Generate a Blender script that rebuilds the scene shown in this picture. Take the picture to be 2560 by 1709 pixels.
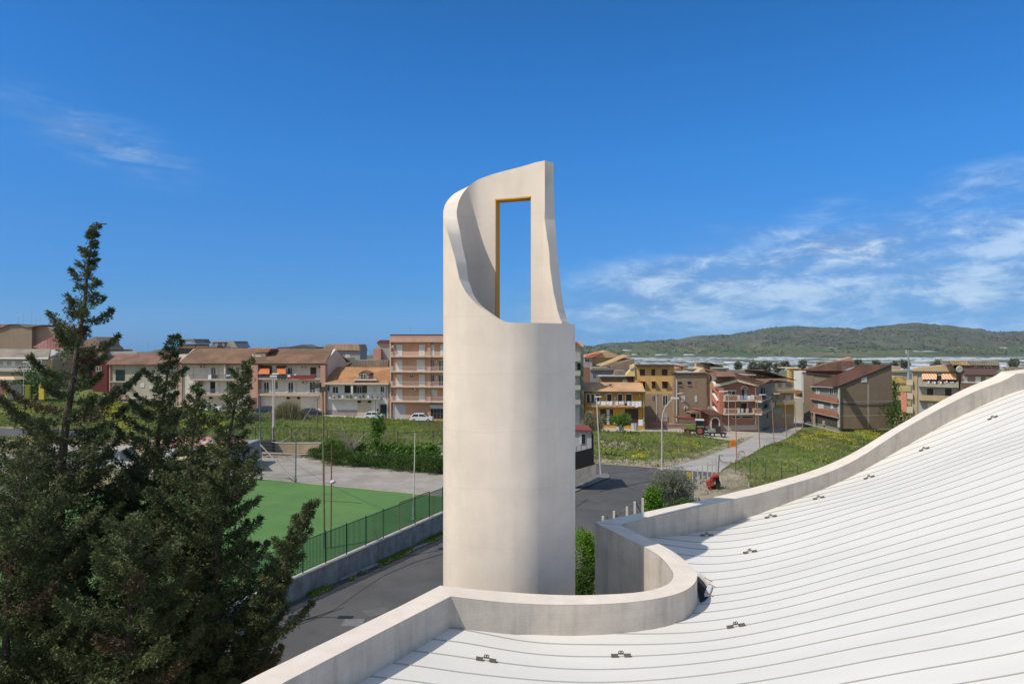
import bpy, math, random
import numpy as np
from math import radians as R, sin, cos, pi
rnd = random.Random(7); rng = np.random.default_rng(7)
sc = bpy.context.scene
for o in list(bpy.data.objects): bpy.data.objects.remove(o)

# ------------------------------------------------------------ camera
F, CX, CY = 1707.0, 1280.0, 854.5            # photograph pixels (2560 wide), level camera
cam = bpy.data.objects.new('camera', bpy.data.cameras.new('camera')); sc.collection.objects.link(cam)
cam.data.sensor_width = 36.0; cam.data.lens = F/2560*36.0
cam.data.clip_start = 0.1; cam.data.clip_end = 30000
cam.location = (0, 0, 0); cam.rotation_euler = (R(90), 0, 0)
sc.camera = cam
# ------------------------------------------------------------ light
SUN_EL, SUN_AZ = 52.5, 33.0                  # light travels towards (+cos25, +sin25)
w = bpy.data.worlds.new('World'); sc.world = w; w.use_nodes = True
def build_world():
    nt = w.node_tree; N = nt.nodes; L = nt.links
    for n in list(N): N.remove(n)
    out = N.new('ShaderNodeOutputWorld'); bg = N.new('ShaderNodeBackground'); L.new(bg.outputs[0], out.inputs[0])
    sky = N.new('ShaderNodeTexSky'); sky.sky_type = 'NISHITA'; sky.sun_disc = False
    sky.sun_elevation = R(SUN_EL); sky.sun_rotation = R(270-SUN_AZ)
    sky.air_density = 1.0; sky.dust_density = 0.25; sky.ozone_density = 2.4; sky.altitude = 200
    bg.inputs[1].default_value = 0.15
    def mth(op, a, b=None, c=None, clamp=False):
        n = N.new('ShaderNodeMath'); n.operation = op; n.use_clamp = clamp
        for i, v in enumerate((a, b, c)):
            if v is None: continue
            if isinstance(v, (int, float)): n.inputs[i].default_value = v
            else: L.new(v, n.inputs[i])
        return n.outputs[0]
    def smooth(x, a, b):
        n = N.new('ShaderNodeMapRange'); n.interpolation_type = 'SMOOTHSTEP'
        L.new(x, n.inputs[0]); n.inputs[1].default_value = a; n.inputs[2].default_value = b
        return n.outputs[0]
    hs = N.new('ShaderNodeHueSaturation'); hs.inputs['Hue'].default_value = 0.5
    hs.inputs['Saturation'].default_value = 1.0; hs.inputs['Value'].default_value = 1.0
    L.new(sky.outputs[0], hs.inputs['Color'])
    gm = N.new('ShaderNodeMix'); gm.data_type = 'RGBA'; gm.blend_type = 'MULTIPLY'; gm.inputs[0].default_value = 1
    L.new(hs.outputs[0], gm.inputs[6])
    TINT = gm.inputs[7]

    # cloud cover as a function of direction
    tc = N.new('ShaderNodeTexCoord'); sx = N.new('ShaderNodeSeparateXYZ'); L.new(tc.outputs['Generated'], sx.inputs[0])
    X, Y, Z = sx.outputs
    az = mth('ARCTAN2', X, Y)                       # 0 straight ahead, + right
    hyp = mth('SQRT', mth('ADD', mth('MULTIPLY', X, X), mth('MULTIPLY', Y, Y)))
    el = mth('ARCTAN2', Z, hyp)
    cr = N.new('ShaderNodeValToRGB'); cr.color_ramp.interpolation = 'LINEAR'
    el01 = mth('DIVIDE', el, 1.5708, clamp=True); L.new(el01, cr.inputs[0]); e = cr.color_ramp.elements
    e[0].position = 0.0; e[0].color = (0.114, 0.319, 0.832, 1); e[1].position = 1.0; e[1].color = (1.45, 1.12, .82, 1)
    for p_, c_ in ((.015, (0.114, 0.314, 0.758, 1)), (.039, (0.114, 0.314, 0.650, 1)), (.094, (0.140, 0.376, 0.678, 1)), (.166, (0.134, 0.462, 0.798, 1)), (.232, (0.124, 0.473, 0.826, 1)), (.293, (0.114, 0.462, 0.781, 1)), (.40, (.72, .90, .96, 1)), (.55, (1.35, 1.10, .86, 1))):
        q_ = e.new(p_); q_.color = c_  # above the view the tint turns warm and bright, added to neutralise shadows
    # warm pale tint added on the sun side, behind the camera, to neutralise shadows
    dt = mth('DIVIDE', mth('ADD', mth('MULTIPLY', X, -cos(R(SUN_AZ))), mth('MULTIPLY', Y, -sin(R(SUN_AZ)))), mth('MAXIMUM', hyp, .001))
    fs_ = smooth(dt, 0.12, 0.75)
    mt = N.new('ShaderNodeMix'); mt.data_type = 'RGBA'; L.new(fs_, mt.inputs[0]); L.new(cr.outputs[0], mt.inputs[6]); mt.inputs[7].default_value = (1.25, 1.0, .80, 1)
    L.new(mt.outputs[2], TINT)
    cv = N.new('ShaderNodeCombineXYZ'); L.new(az, cv.inputs[0]); L.new(el, cv.inputs[1])
    def noise(scale, sxy, det=6, rough=0.55, rot=0, off=(0, 0, 0), dist=0.0):
        mp = N.new('ShaderNodeMapping'); mp.inputs['Scale'].default_value = (sxy[0], sxy[1], 1); mp.inputs['Rotation'].default_value = (0, 0, rot); mp.inputs['Location'].default_value = off
        L.new(cv.outputs[0], mp.inputs[0])
        n = N.new('ShaderNodeTexNoise'); n.inputs['Scale'].default_value = scale; n.inputs['Detail'].default_value = det; n.inputs['Roughness'].default_value = rough; n.inputs['Distortion'].default_value = dist
        L.new(mp.outputs[0], n.inputs['Vector']); return n.outputs['Fac']
    # broad cloud sheet: azimuth > 0, elevation about 2..12 degrees, rising to the right
    top = mth('ADD', 0.105, mth('MULTIPLY', mth('MAXIMUM', az, 0.0), 0.16))
    n1 = noise(3.0, (1.0, 3.6), 8, 0.6, -.05, (0.4, 1.3, 0), 0.6)
    n2 = noise(9.0, (1.0, 3.0), 6, 0.6, 0, (3.1, .3, 0))
    n3 = noise(15.0, (1.0, 2.6), 8, 0.66, 0, (1.1, 5.2, 0), 0.5)
    body = mth('MULTIPLY', smooth(mth('SUBTRACT', mth('ADD', top, mth('MULTIPLY', mth('SUBTRACT', n1, .5), .16)), el), -0.01, 0.06), smooth(el, -0.03, 0.05))
    body = mth('MULTIPLY', body, smooth(az, -0.08, 0.22))
    sheet = mth('MULTIPLY', body, mth('ADD', 0.33, mth('MULTIPLY', smooth(mth('ADD', mth('MULTIPLY', n1, .40), mth('ADD', mth('MULTIPLY', n2, .35), mth('MULTIPLY', n3, .25))), 0.41, 0.62), 0.34)))
    # small puffs within it
    puff = mth('MULTIPLY', mth('MULTIPLY', smooth(n3, 0.60, 0.76), body), 0.30)
    blob = mth('EXPONENT', mth('MULTIPLY', -1.0, mth('ADD', mth('POWER', mth('DIVIDE', mth('SUBTRACT', az, 0.435), 0.055), 2), mth('POWER', mth('DIVIDE', mth('SUBTRACT', el, 0.122), 0.016), 2))))
    blob = mth('MULTIPLY', blob, mth('MULTIPLY', smooth(n3, 0.36, 0.62), 0.62))
    # wisp on the left (around az -0.54, el 0.26) drawn out down to the right
    u = mth('ADD', mth('SUBTRACT', az, -0.54), mth('MULTIPLY', mth('SUBTRACT', el, 0.245), -0.30))
    v = mth('ADD', mth('SUBTRACT', el, 0.245), mth('MULTIPLY', mth('SUBTRACT', az, -0.54), 0.30))
    wm = mth('EXPONENT', mth('MULTIPLY', -1.0, mth('ADD', mth('POWER', mth('DIVIDE', u, 0.085), 2), mth('POWER', mth('DIVIDE', v, 0.024), 2))))
    n4 = noise(8.0, (1.0, 4.5), 7, 0.62, 0.34, (0, 2, 0), 0.5)
    wisp = mth('MULTIPLY', mth('MULTIPLY', wm, smooth(n4, 0.34, 0.70)), 0.62)
    cov = mth('MINIMUM', mth('ADD', mth('ADD', sheet, puff), mth('ADD', blob, wisp)), 0.95)
    # low haze band
    hz = mth('MULTIPLY', smooth(el, 0.30, 0.0), 0.0)
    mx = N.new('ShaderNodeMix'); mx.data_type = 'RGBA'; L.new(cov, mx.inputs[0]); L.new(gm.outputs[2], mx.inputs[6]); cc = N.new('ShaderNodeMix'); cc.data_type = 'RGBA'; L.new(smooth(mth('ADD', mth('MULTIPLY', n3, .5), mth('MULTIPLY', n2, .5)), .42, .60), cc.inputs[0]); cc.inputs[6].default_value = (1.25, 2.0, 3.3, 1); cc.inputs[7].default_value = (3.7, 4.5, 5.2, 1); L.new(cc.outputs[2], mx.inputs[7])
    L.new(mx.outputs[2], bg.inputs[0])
build_world()
sl = bpy.data.lights.new('sun', 'SUN'); sl.energy = 3.2; sl.angle = R(0.53); sl.color = (1.0, 0.93, 0.83)
sun = bpy.data.objects.new('sun', sl); sc.collection.objects.link(sun)
from mathutils import Vector
sun.rotation_euler = Vector((cos(R(SUN_AZ))*cos(R(SUN_EL)), sin(R(SUN_AZ))*cos(R(SUN_EL)), -sin(R(SUN_EL)))).to_track_quat('-Z', 'Y').to_euler()
sc.view_settings.view_transform = 'Standard'; sc.view_settings.look = 'None'
sc.view_settings.exposure = 0.25; sc.view_settings.gamma = 1.0; sc.view_settings.use_curve_mapping = False

# ------------------------------------------------------------ helpers
def PX(px, py, Y):                       # photo pixel + depth -> world point
    return np.array(((px-CX)/F*Y, Y, (CY-py)/F*Y))
def tag(o, label=None, cat=None, group=None, kind=None):
    if label: o['label'] = label
    if cat: o['category'] = cat
    if group: o['group'] = group
    if kind: o['kind'] = kind
    return o
def thing(name, loc, label, cat, group=None, rz=0.0):
    o = bpy.data.objects.new(name, None); sc.collection.objects.link(o)
    o.location = [float(c) for c in loc]; o.rotation_euler = (0, 0, rz); o.empty_display_size = .2
    return tag(o, label, cat, group)
def base(o):
    while o is not None and o.parent is not None: o = o.parent
    return np.array(o.location) if o is not None else np.zeros(3)
def copy_tree(o, parent=None):
    c = o.copy(); sc.collection.objects.link(c); c.parent = parent
    for ch in o.children: copy_tree(ch, c)
    return c
class MB:
    def __init__(s): s.v = []; s.f = []
    def add(s, vs, fs):
        b = len(s.v); s.v.extend([tuple(float(c) for c in q) for q in vs]); s.f.extend([tuple(b+i for i in f) for f in fs]); return s
    def box(s, x0, x1, y0, y1, z0, z1):
        return s.hexa([(x0,y0,z0),(x1,y0,z0),(x1,y1,z0),(x0,y1,z0)], [(x0,y0,z1),(x1,y0,z1),(x1,y1,z1),(x0,y1,z1)])
    def hexa(s, bot, top):
        n = len(bot)
        return s.add(list(bot)+list(top), [tuple(range(n-1,-1,-1)), tuple(range(n,2*n))]+[(i,(i+1)%n,n+(i+1)%n,n+i) for i in range(n)])
    def quad(s, *p): return s.add(p, [tuple(range(len(p)))])
    def bar(s, a, b, r, n=4, r2=None):
        a = np.array(a, float); b = np.array(b, float); d = b-a; L = np.linalg.norm(d)+1e-9; d = d/L
        u = np.cross(d, (0,0,1.)) if abs(d[2]) < .9 else np.cross(d, (1.,0,0)); u /= np.linalg.norm(u); v = np.cross(d, u)
        r2 = r if r2 is None else r2; o = pi/4 if n == 4 else 0
        c = [u*cos(2*pi*i/n+o)+v*sin(2*pi*i/n+o) for i in range(n)]
        return s.hexa([a+q*r for q in c], [b+q*r2 for q in c])
    def tube(s, pts, r, n=6):
        P = np.array(pts, float); m = len(P); rr = r if hasattr(r, '__len__') else [r]*m
        vs = []; up = None
        for i in range(m):
            d = P[min(i+1, m-1)]-P[max(i-1, 0)]; d /= np.linalg.norm(d)+1e-9
            if up is None: up = np.array((0,1.,0)) if abs(d[1]) < .8 else np.array((1.,0,0))
            u = np.cross(d, up); u /= np.linalg.norm(u)+1e-9; v = np.cross(u, d)
            for k in range(n): vs.append(P[i]+rr[i]*(u*cos(2*pi*k/n)+v*sin(2*pi*k/n)))
        fs = [(i*n+k, i*n+(k+1)%n, (i+1)*n+(k+1)%n, (i+1)*n+k) for i in range(m-1) for k in range(n)]
        fs += [tuple(range(n-1,-1,-1)), tuple(range((m-1)*n, m*n))]
        return s.add(vs, fs)
    def build(s, name, m, parent=None, label=None, smooth=False):
        o = mesh_obj(name, s.v, s.f, m, parent, smooth)
        if label: o['label'] = label
        return o
def mesh_obj(name, v, f, m, parent=None, smooth=False, me=None):
    if me is None:
        v = np.asarray(v, dtype=float).reshape(-1, 3) - base(parent)
        me = bpy.data.meshes.new(name)
        if isinstance(f, np.ndarray):
            k = f.shape[1]; me.vertices.add(len(v)); me.vertices.foreach_set('co', v.astype(np.float32).ravel())
            me.loops.add(f.size); me.loops.foreach_set('vertex_index', f.astype(np.int32).ravel())
            me.polygons.add(len(f)); me.polygons.foreach_set('loop_start', np.arange(0, f.size, k, dtype=np.int32))
            me.update(calc_edges=True)
        else:
            me.from_pydata([tuple(q) for q in v], [], f); me.update()
        if smooth: me.polygons.foreach_set('use_smooth', [True]*len(me.polygons))
        if m is not None: me.materials.append(m)
    o = bpy.data.objects.new(name, me); sc.collection.objects.link(o)
    if parent is not None: o.parent = parent
    return o

# ------------------------------------------------------------ materials
MATS = {}
def mat(name, col, rough=0.85, n=0.12, scale=1.5, bump=0.0, bscale=30, metal=0.0, stain=0.0, stretch=(1,1,1), col2=None, spec=0.4, sheen=None, aniso=None):
    """procedural surface: base colour varied by noise (n), optional second colour in patches, vertical stains and bump"""
    if name in MATS: return MATS[name]
    m = bpy.data.materials.new(name); m.use_nodes = True; MATS[name] = m
    nt = m.node_tree; N = nt.nodes; L = nt.links; b = N['Principled BSDF']
    b.inputs['Roughness'].default_value = rough; b.inputs['Metallic'].default_value = metal
    b.inputs['Specular IOR Level'].default_value = spec
    g = N.new('ShaderNodeNewGeometry')
    def nz(sc_, st=(1,1,1), det=5, ro=.6):
        mp = N.new('ShaderNodeMapping'); mp.inputs['Scale'].default_value = st; L.new(g.outputs['Position'], mp.inputs[0])
        t = N.new('ShaderNodeTexNoise'); t.inputs['Scale'].default_value = sc_; t.inputs['Detail'].default_value = det; t.inputs['Roughness'].default_value = ro
        L.new(mp.outputs[0], t.inputs['Vector']); return t.outputs['Fac']
    def ramp(x, a, bb):
        r = N.new('ShaderNodeMapRange'); L.new(x, r.inputs[0]); r.inputs[1].default_value = a; r.inputs[2].default_value = bb; return r.outputs[0]
    def mix(f, a, c, mode='MIX'):
        q = N.new('ShaderNodeMix'); q.data_type = 'RGBA'; q.blend_type = mode
        if isinstance(f, (int, float)): q.inputs[0].default_value = f
        else: L.new(f, q.inputs[0])
        for i, x in ((6, a), (7, c)):
            if isinstance(x, tuple): q.inputs[i].default_value = (*x[:3], 1)
            else: L.new(x, q.inputs[i])
        return q.outputs[2]
    base_ = nz(scale, stretch)
    lo = tuple(c*(1-n) for c in col); hi = tuple(min(1, c*(1+n)) for c in col)
    c = mix(ramp(base_, .3, .7), lo, hi)
    if col2 is not None: c = mix(ramp(nz(scale*.45, stretch, 6, .65), .47, .60), c, tuple(col2))
    if stain > 0:
        s_ = ramp(nz(scale*2.2, (1, 1, .12), 5, .65), .48, .70)
        s2 = N.new('ShaderNodeMath'); s2.operation = 'MULTIPLY'; L.new(s_, s2.inputs[0]); s2.inputs[1].default_value = stain
        c = mix(s2.outputs[0], c, tuple(q*.52 for q in col))
    L.new(c, b.inputs['Base Color'])
    if bump > 0:
        bp = N.new('ShaderNodeBump'); bp.inputs['Strength'].default_value = bump; bp.inputs['Distance'].default_value = .05
        L.new(nz(bscale), bp.inputs['Height']); L.new(bp.outputs[0], b.inputs['Normal'])
    m['_'] = 1
    return m
def brick_mat(name, c1, c2, mortar, ang=0.0, bw=.5, bh=.25):
    if name in MATS: return MATS[name]
    m = mat(name, c1, .9, .15, .6, .15, 12); nt = m.node_tree; N = nt.nodes; L = nt.links; b = N['Principled BSDF']
    g = N.new('ShaderNodeNewGeometry'); sp = N.new('ShaderNodeSeparateXYZ'); L.new(g.outputs['Position'], sp.inputs[0])
    a = N.new('ShaderNodeMath'); a.operation = 'MULTIPLY'; L.new(sp.outputs[0], a.inputs[0]); a.inputs[1].default_value = cos(ang)
    a2 = N.new('ShaderNodeMath'); a2.operation = 'MULTIPLY_ADD'; L.new(sp.outputs[1], a2.inputs[0]); a2.inputs[1].default_value = sin(ang); L.new(a.outputs[0], a2.inputs[2])
    cb = N.new('ShaderNodeCombineXYZ'); L.new(a2.outputs[0], cb.inputs[0]); L.new(sp.outputs[2], cb.inputs[1])
    t = N.new('ShaderNodeTexBrick'); L.new(cb.outputs[0], t.inputs['Vector']); t.inputs['Scale'].default_value = 1
    t.inputs['Color1'].default_value = (*c1, 1); t.inputs['Color2'].default_value = (*c2, 1); t.inputs['Mortar'].default_value = (*mortar, 1)
    t.inputs['Brick Width'].default_value = bw; t.inputs['Row Height'].default_value = bh; t.inputs['Mortar Size'].default_value = .018
    old = b.inputs['Base Color'].links[0].from_socket
    q = N.new('ShaderNodeMix'); q.data_type = 'RGBA'; q.inputs[0].default_value = .62; L.new(old, q.inputs[6]); L.new(t.outputs[0], q.inputs[7])
    L.new(q.outputs[2], b.inputs['Base Color']); return m

M_cream = mat('cream_plaster', (.70,.615,.525), .9, .07, 1.3, .2, 50, stain=.12, col2=None)
M_coping = mat('pale_coping', (.70,.62,.525), .9, .08, 2.5, .12, 60, stain=.05)
M_parapet = mat('weathered_plaster', (.55,.49,.42), .9, .12, 1.8, .3, 40, stain=.5)
M_white = mat('white_roof_sheet', (.685,.665,.612), .55, .045, .8, .05, 4, spec=.3, stretch=(.35,1.3,1))
M_seam = mat('grey_seam', (.33,.33,.315), .6, .05)
M_bracket = mat('brown_bracket_metal', (.15,.13,.105), .55, .15, 20, metal=.3)
M_ochre = mat('ochre_lining', (.52,.27,.02), .7, .05)
M_steel = mat('galvanised_steel', (.34,.35,.35), .5, .1, 8, metal=.4)
M_dark = mat('dark_void', (.02,.02,.02), .9, .05)
M_rustmark = mat('rust_mark', (.42,.22,.08), .9, .2, 20)

def add_bands(m, pitch, depth):
    """faint day joints: thin darker level lines, broken up by noise"""
    nt = m.node_tree; N = nt.nodes; L = nt.links; b = N['Principled BSDF']; g = N.new('ShaderNodeNewGeometry'); sp = N.new('ShaderNodeSeparateXYZ'); L.new(g.outputs['Position'], sp.inputs[0])
    def mt(op, a, c, clamp=False):
        n = N.new('ShaderNodeMath'); n.operation = op; n.use_clamp = clamp
        for i, v in enumerate((a, c)):
            if isinstance(v, (int, float)): n.inputs[i].default_value = v
            else: L.new(v, n.inputs[i])
        return n.outputs[0]
    nz = N.new('ShaderNodeTexNoise'); nz.inputs['Scale'].default_value = .9; nz.inputs['Detail'].default_value = 5; L.new(g.outputs['Position'], nz.inputs['Vector'])
    z = mt('ADD', mt('DIVIDE', sp.outputs[2], pitch), mt('MULTIPLY', nz.outputs['Fac'], .10)); f_ = mt('FRACT', z, 0)
    band = mt('FLOOR', z, 0); wn_ = N.new('ShaderNodeTexWhiteNoise'); wn_.noise_dimensions = '1D'; L.new(band, wn_.inputs['W'])
    line = mt('MULTIPLY', mt('SUBTRACT', 1, mt('MULTIPLY', mt('ABSOLUTE', mt('SUBTRACT', f_, .5), 0), 42), True), mt('MULTIPLY', nz.outputs['Fac'], depth*2.2))
    fac = mt('ADD', line, mt('MULTIPLY', wn_.outputs['Value'], depth*.55))
    q = N.new('ShaderNodeMix'); q.data_type = 'RGBA'; q.blend_type = 'MULTIPLY'; L.new(fac, q.inputs[0]); L.new(b.inputs['Base Color'].links[0].from_socket, q.inputs[6]); q.inputs[7].default_value = (.45, .42, .40, 1); L.new(q.outputs[2], b.inputs['Base Color'])
add_bands(M_cream, 1.24, .07); add_bands(M_parapet, .31, .16)
# ------------------------------------------------------------ church roof: surface measured from its seams
SE = {2160:[1697.2,1654.1,1615.6,1582.4,1551.3,1521.9,1494.4,1467.9,1444.1,1422.4,1402.6,1382.9,1363,1342.9,1323.7,1305.1,1287.8,1271.7,1259.2,1248.2,1238,1227.8,1218.4,1208.7,1198.5,1188.3],
 2560:[1627,1577.6,1534.2,1495.9,1460.2,1427.6,1396.4,1366.8,1340.3,1314,1290.3,1267.3,1244.4,1220.9,1198,1178,1158.9,1141,1127.8,1115.6,1105.4,1095.9,1084.9,1073.5,1058.7,1043.4,1029.6,1016.1,1004.1,991.3]}
S1 = [(2160,y,i) for i,y in enumerate(SE[2160])]+[(2560,y,i) for i,y in enumerate(SE[2560])]
S1 += [(1760,y,i+2) for i,y in enumerate([1687.8,1656.7,1628.6,1603.6,1578.1,1553.4,1531,1510,1490.6,1471,1451,1430.7,1410.3,1390.6,1372.8,1355.7,1339,1326.3])]
S1 += [(1480,1582,6),(1480,1611.3,5),(1480,1641.4,4),(1480,1673.8,3),(1480,1706.2,2),(1150,1573,5),(1150,1605.6,4),(1150,1642.1,3),(1150,1680.4,2),
 (1132.9,1571.4,5),(1091.6,1598.7,4),(1043.7,1628.1,3),(992.5,1658.5,2),(934.7,1691.5,1),(1650,1359.5,16),(1320,1590,5.5),(1700,1535,8)]
SPX = lambda i: 10.0+0.5*i
class TPS:
    def __init__(s, xy, z, lam):
        s.c = np.array(xy, float); n = len(s.c)
        K = s.k(s.c, s.c)+lam*np.eye(n); P = np.c_[np.ones(n), s.c]
        A = np.zeros((n+3, n+3)); A[:n,:n] = K; A[:n,n:] = P; A[n:,:n] = P.T
        s.w = np.linalg.solve(A, np.r_[z, 0, 0, 0])
    def k(s, a, b):
        d2 = ((a[:,None,:]-b[None,:,:])**2).sum(-1); return np.where(d2 > 0, .5*d2*np.log(d2+1e-12), 0)
    def __call__(s, X, Y):
        q = np.c_[np.ravel(X), np.ravel(Y)].astype(float); out = np.empty(len(q))
        for i in range(0, len(q), 20000):
            p = q[i:i+20000]; out[i:i+20000] = s.k(p, s.c)@s.w[:-3]+np.c_[np.ones(len(p)), p]@s.w[-3:]
        return out.reshape(np.shape(X))
_xy = []; _z = []
for px, py, i in S1:
    Y = SPX(i); p = PX(px, py, Y); _xy.append(p[:2]); _z.append(p[2])
_tps = TPS(_xy, _z, 0.02)
def zroof(X, Y):
    X = np.asarray(X, float); Y = np.asarray(Y, float)
    xc = np.minimum(X, .748*np.clip(Y,10,25)+0.3); xc = np.maximum(xc, -2.6); yc = np.clip(Y, 10.2, 25.3)
    z = _tps(xc, yc)
    return z + (X-xc)*.05*(X > xc)
def ray_surface(px, py, fz, off=0.0, y0=8.0, y1=34.0):
    Y = np.linspace(y0, y1, 1400); X = (px-CX)/F*Y; zr = (CY-py)/F*Y; d = zr-(fz(X, Y)+off)
    k = np.argmax(d <= 0) if (d <= 0).any() else len(Y)-1
    return np.array((X[k], Y[k], zr[k]))

church = thing('church_building', (3.0, 12.0, -15.0), 'modern cream church with rolling white seamed roof and curved parapets, in the foreground', 'church')
WH = 0.58
def smooth_poly(P, n, it=0):
    P = np.array(P, float); d = np.r_[0, np.cumsum(np.linalg.norm(np.diff(P[:,:2], axis=0), axis=1))]
    t = np.linspace(0, d[-1], n); Q = np.stack([np.interp(t, d, P[:,k]) for k in range(3)], 1)
    for _ in range(it):
        Q[1:-1] = .25*Q[:-2]+.5*Q[1:-1]+.25*Q[2:]
    return Q
# roof-side and outer edges of the three parapets, all as 3D polylines
c_in = [(1127,1490),(1160,1494.6),(1258,1505.5),(1340,1510.3),(1400,1511.3),(1449,1511.3),(1500,1510),(1540,1507.8),(1582,1504.6),(1633,1498),(1684,1487),(1712,1477),(1730,1465),(1740,1453),(1744,1440),(1742,1431),(1730,1417),(1709.6,1398),(1691.7,1384),(1671,1371),(1640,1355),(1612,1342),(1553,1313)]
c_tw = [(1101,1463),(1150,1469),(1237.5,1477),(1315,1483),(1380,1486.3),(1439,1487.7),(1480,1487),(1556.5,1483.7),(1600,1479.5),(1629,1474.8),(1658.6,1466.7),(1679,1453),(1685,1438),(1681,1426),(1673.9,1416),(1658.6,1398),(1645.8,1386),(1629,1375.8),(1580,1352),(1530,1327),(1487,1305.5)]
nic_roof = smooth_poly([ray_surface(x, y, zroof, WH) for x, y in c_in], 110, 5)
nic_tow = smooth_poly([ray_surface(x, y, zroof, WH) for x, y in c_tw], 110, 5)
b_in = [(1553,1312),(1604,1296.5),(1680,1281),(1745,1268),(1811,1252),(1911,1231),(1960,1214),(2018,1199),(2069.5,1182),(2121,1160),(2172.6,1130),(2224,1094),(2275.7,1062.5),(2327,1034),(2379,1006),(2430.5,981),(2482,960),(2560,941)]
b_out = [(1487,1305),(1533,1295),(1604,1281),(1680,1265),(1757.6,1249),(1860,1224),(1915,1210),(2018,1181),(2070,1162),(2121,1139),(2172.6,1109),(2224,1075),(2275.7,1047),(2327,1016),(2379,988),(2430,962),(2482,944),(2560,931)]
bi = np.array([ray_surface(x, y, zroof, WH) for x, y in b_in])
# the plan is one gentle curve: fit it, keep the measured heights
cf = np.polyfit(bi[:,0], bi[:,1], 3); bX = np.linspace(bi[0,0], bi[-1,0], 60)
bpx = np.array([CX+F*x/np.polyval(cf, x) for x in bX])
bY = np.polyval(cf, bX); bpy_ = np.interp(bpx, [p[0] for p in b_in], [p[1] for p in b_in]); bZ = (CY-bpy_)/F*bY
back_in = np.stack([bX, bY, bZ], 1)
_d = (back_in[-1]-back_in[-6])/(back_in[-1,0]-back_in[-6,0])
ext = [back_in[-1]+np.array((k*2.0, k*2*_d[1], k*2*_d[2]*.8**k)) for k in (1,2,3,4,5,6)]
back_in = np.vstack([back_in, ext])
tn = np.gradient(back_in[:,:2], axis=0); tn /= np.linalg.norm(tn, axis=1)[:,None]; nn = np.stack([-tn[:,1], tn[:,0]], 1)
back_out = back_in.copy(); back_out[:,:2] += nn*np.linspace(.5, .62, len(nn))[:,None]
for i in range(len(back_out)):
    X, Y, _ = back_out[i]; px = CX+F*X/Y
    if px <= 2560: back_out[i,2] = (CY-np.interp(px, [p[0] for p in b_out], [p[1] for p in b_out]))/F*Y
    else: back_out[i,2] = back_in[i,2]+(back_out[i-1,2]-back_in[i-1,2])
for arr in (back_in, back_out):
    for _ in range(6): arr[1:-1,2] = .25*arr[:-2,2]+.5*arr[1:-1,2]+.25*arr[2:,2]
back_out = np.vstack([PX(1487,1305,18.42), back_out]); back_in = np.vstack([back_in[0], back_in])
# left parapet: straight, running back towards the viewer
Lc = nic_roof[0]; ldir = np.array((-.461, -.887)); ks = np.linspace(0, 17, 18)
left_in = []
for k in ks:
    X = Lc[0]+ldir[0]*k; Y = Lc[1]+ldir[1]*k; z = np.interp(k, [0, 2.3*1.127, 3.6*1.127, 8, 17], [Lc[2], -4.53, -4.46, -4.4, -4.4]); left_in.append((X, Y, z))
left_in = np.array(left_in); left_out = left_in.copy(); left_out[:,:2] += np.array((-.887, .461))*.465
left_out = np.vstack([nic_tow[0], left_out[1:]])
def ribbon_wall(name, A, B, zbA, zbB, m, parent, label=None, cap=True):
    """solid wall between two top edges A and B, down to zbA / zbB on either face; plus a coping sheet as its own part"""
    n = len(A); A = np.array(A); B = np.array(B)
    za = zbA(A) if callable(zbA) else np.full(n, zbA); zb = zbB(B) if callable(zbB) else np.full(n, zbB)
    mb = MB(); K = 7
    def col(P, zz): return [np.c_[P[:,:2], P[:,2]*(1-t)+zz*t] for t in np.linspace(0, 1, K)]
    ca = col(A, za); cb = col(B, zb)
    for c in (ca, cb):
        vs = np.vstack(c); mb.add(vs, [(k*n+i, k*n+i+1, (k+1)*n+i+1, (k+1)*n+i) for k in range(K-1) for i in range(n-1)])
    for e in (0, n-1):
        mb.quad(A[e], B[e], (B[e][0], B[e][1], zb[e]), (A[e][0], A[e][1], za[e]))
    mb.quad(*[(A[0][0],A[0][1],za[0])]*1+[(B[0][0],B[0][1],zb[0]),(B[0][0],B[0][1],zb[0]-.01)]) if False else None
    w_ = mb.build(name, m, parent, label)
    cp = MB(); cp.add(np.vstack([A+[0,0,.004], B+[0,0,.004]]), [(i, i+1, n+i+1, n+i) for i in range(n-1)])
    cp.build('coping', M_coping, w_)
    return w_
zr_ = lambda P: zroof(P[:,0], P[:,1])-.35
ribbon_wall('left_parapet', left_in, left_out, zr_, -15.3, M_parapet, church)
ribbon_wall('niche_parapet', nic_roof, nic_tow, zr_, -15.3, M_parapet, church)
ribbon_wall('back_parapet', back_in, back_out, zr_, -15.3, M_parapet, church)
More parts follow.
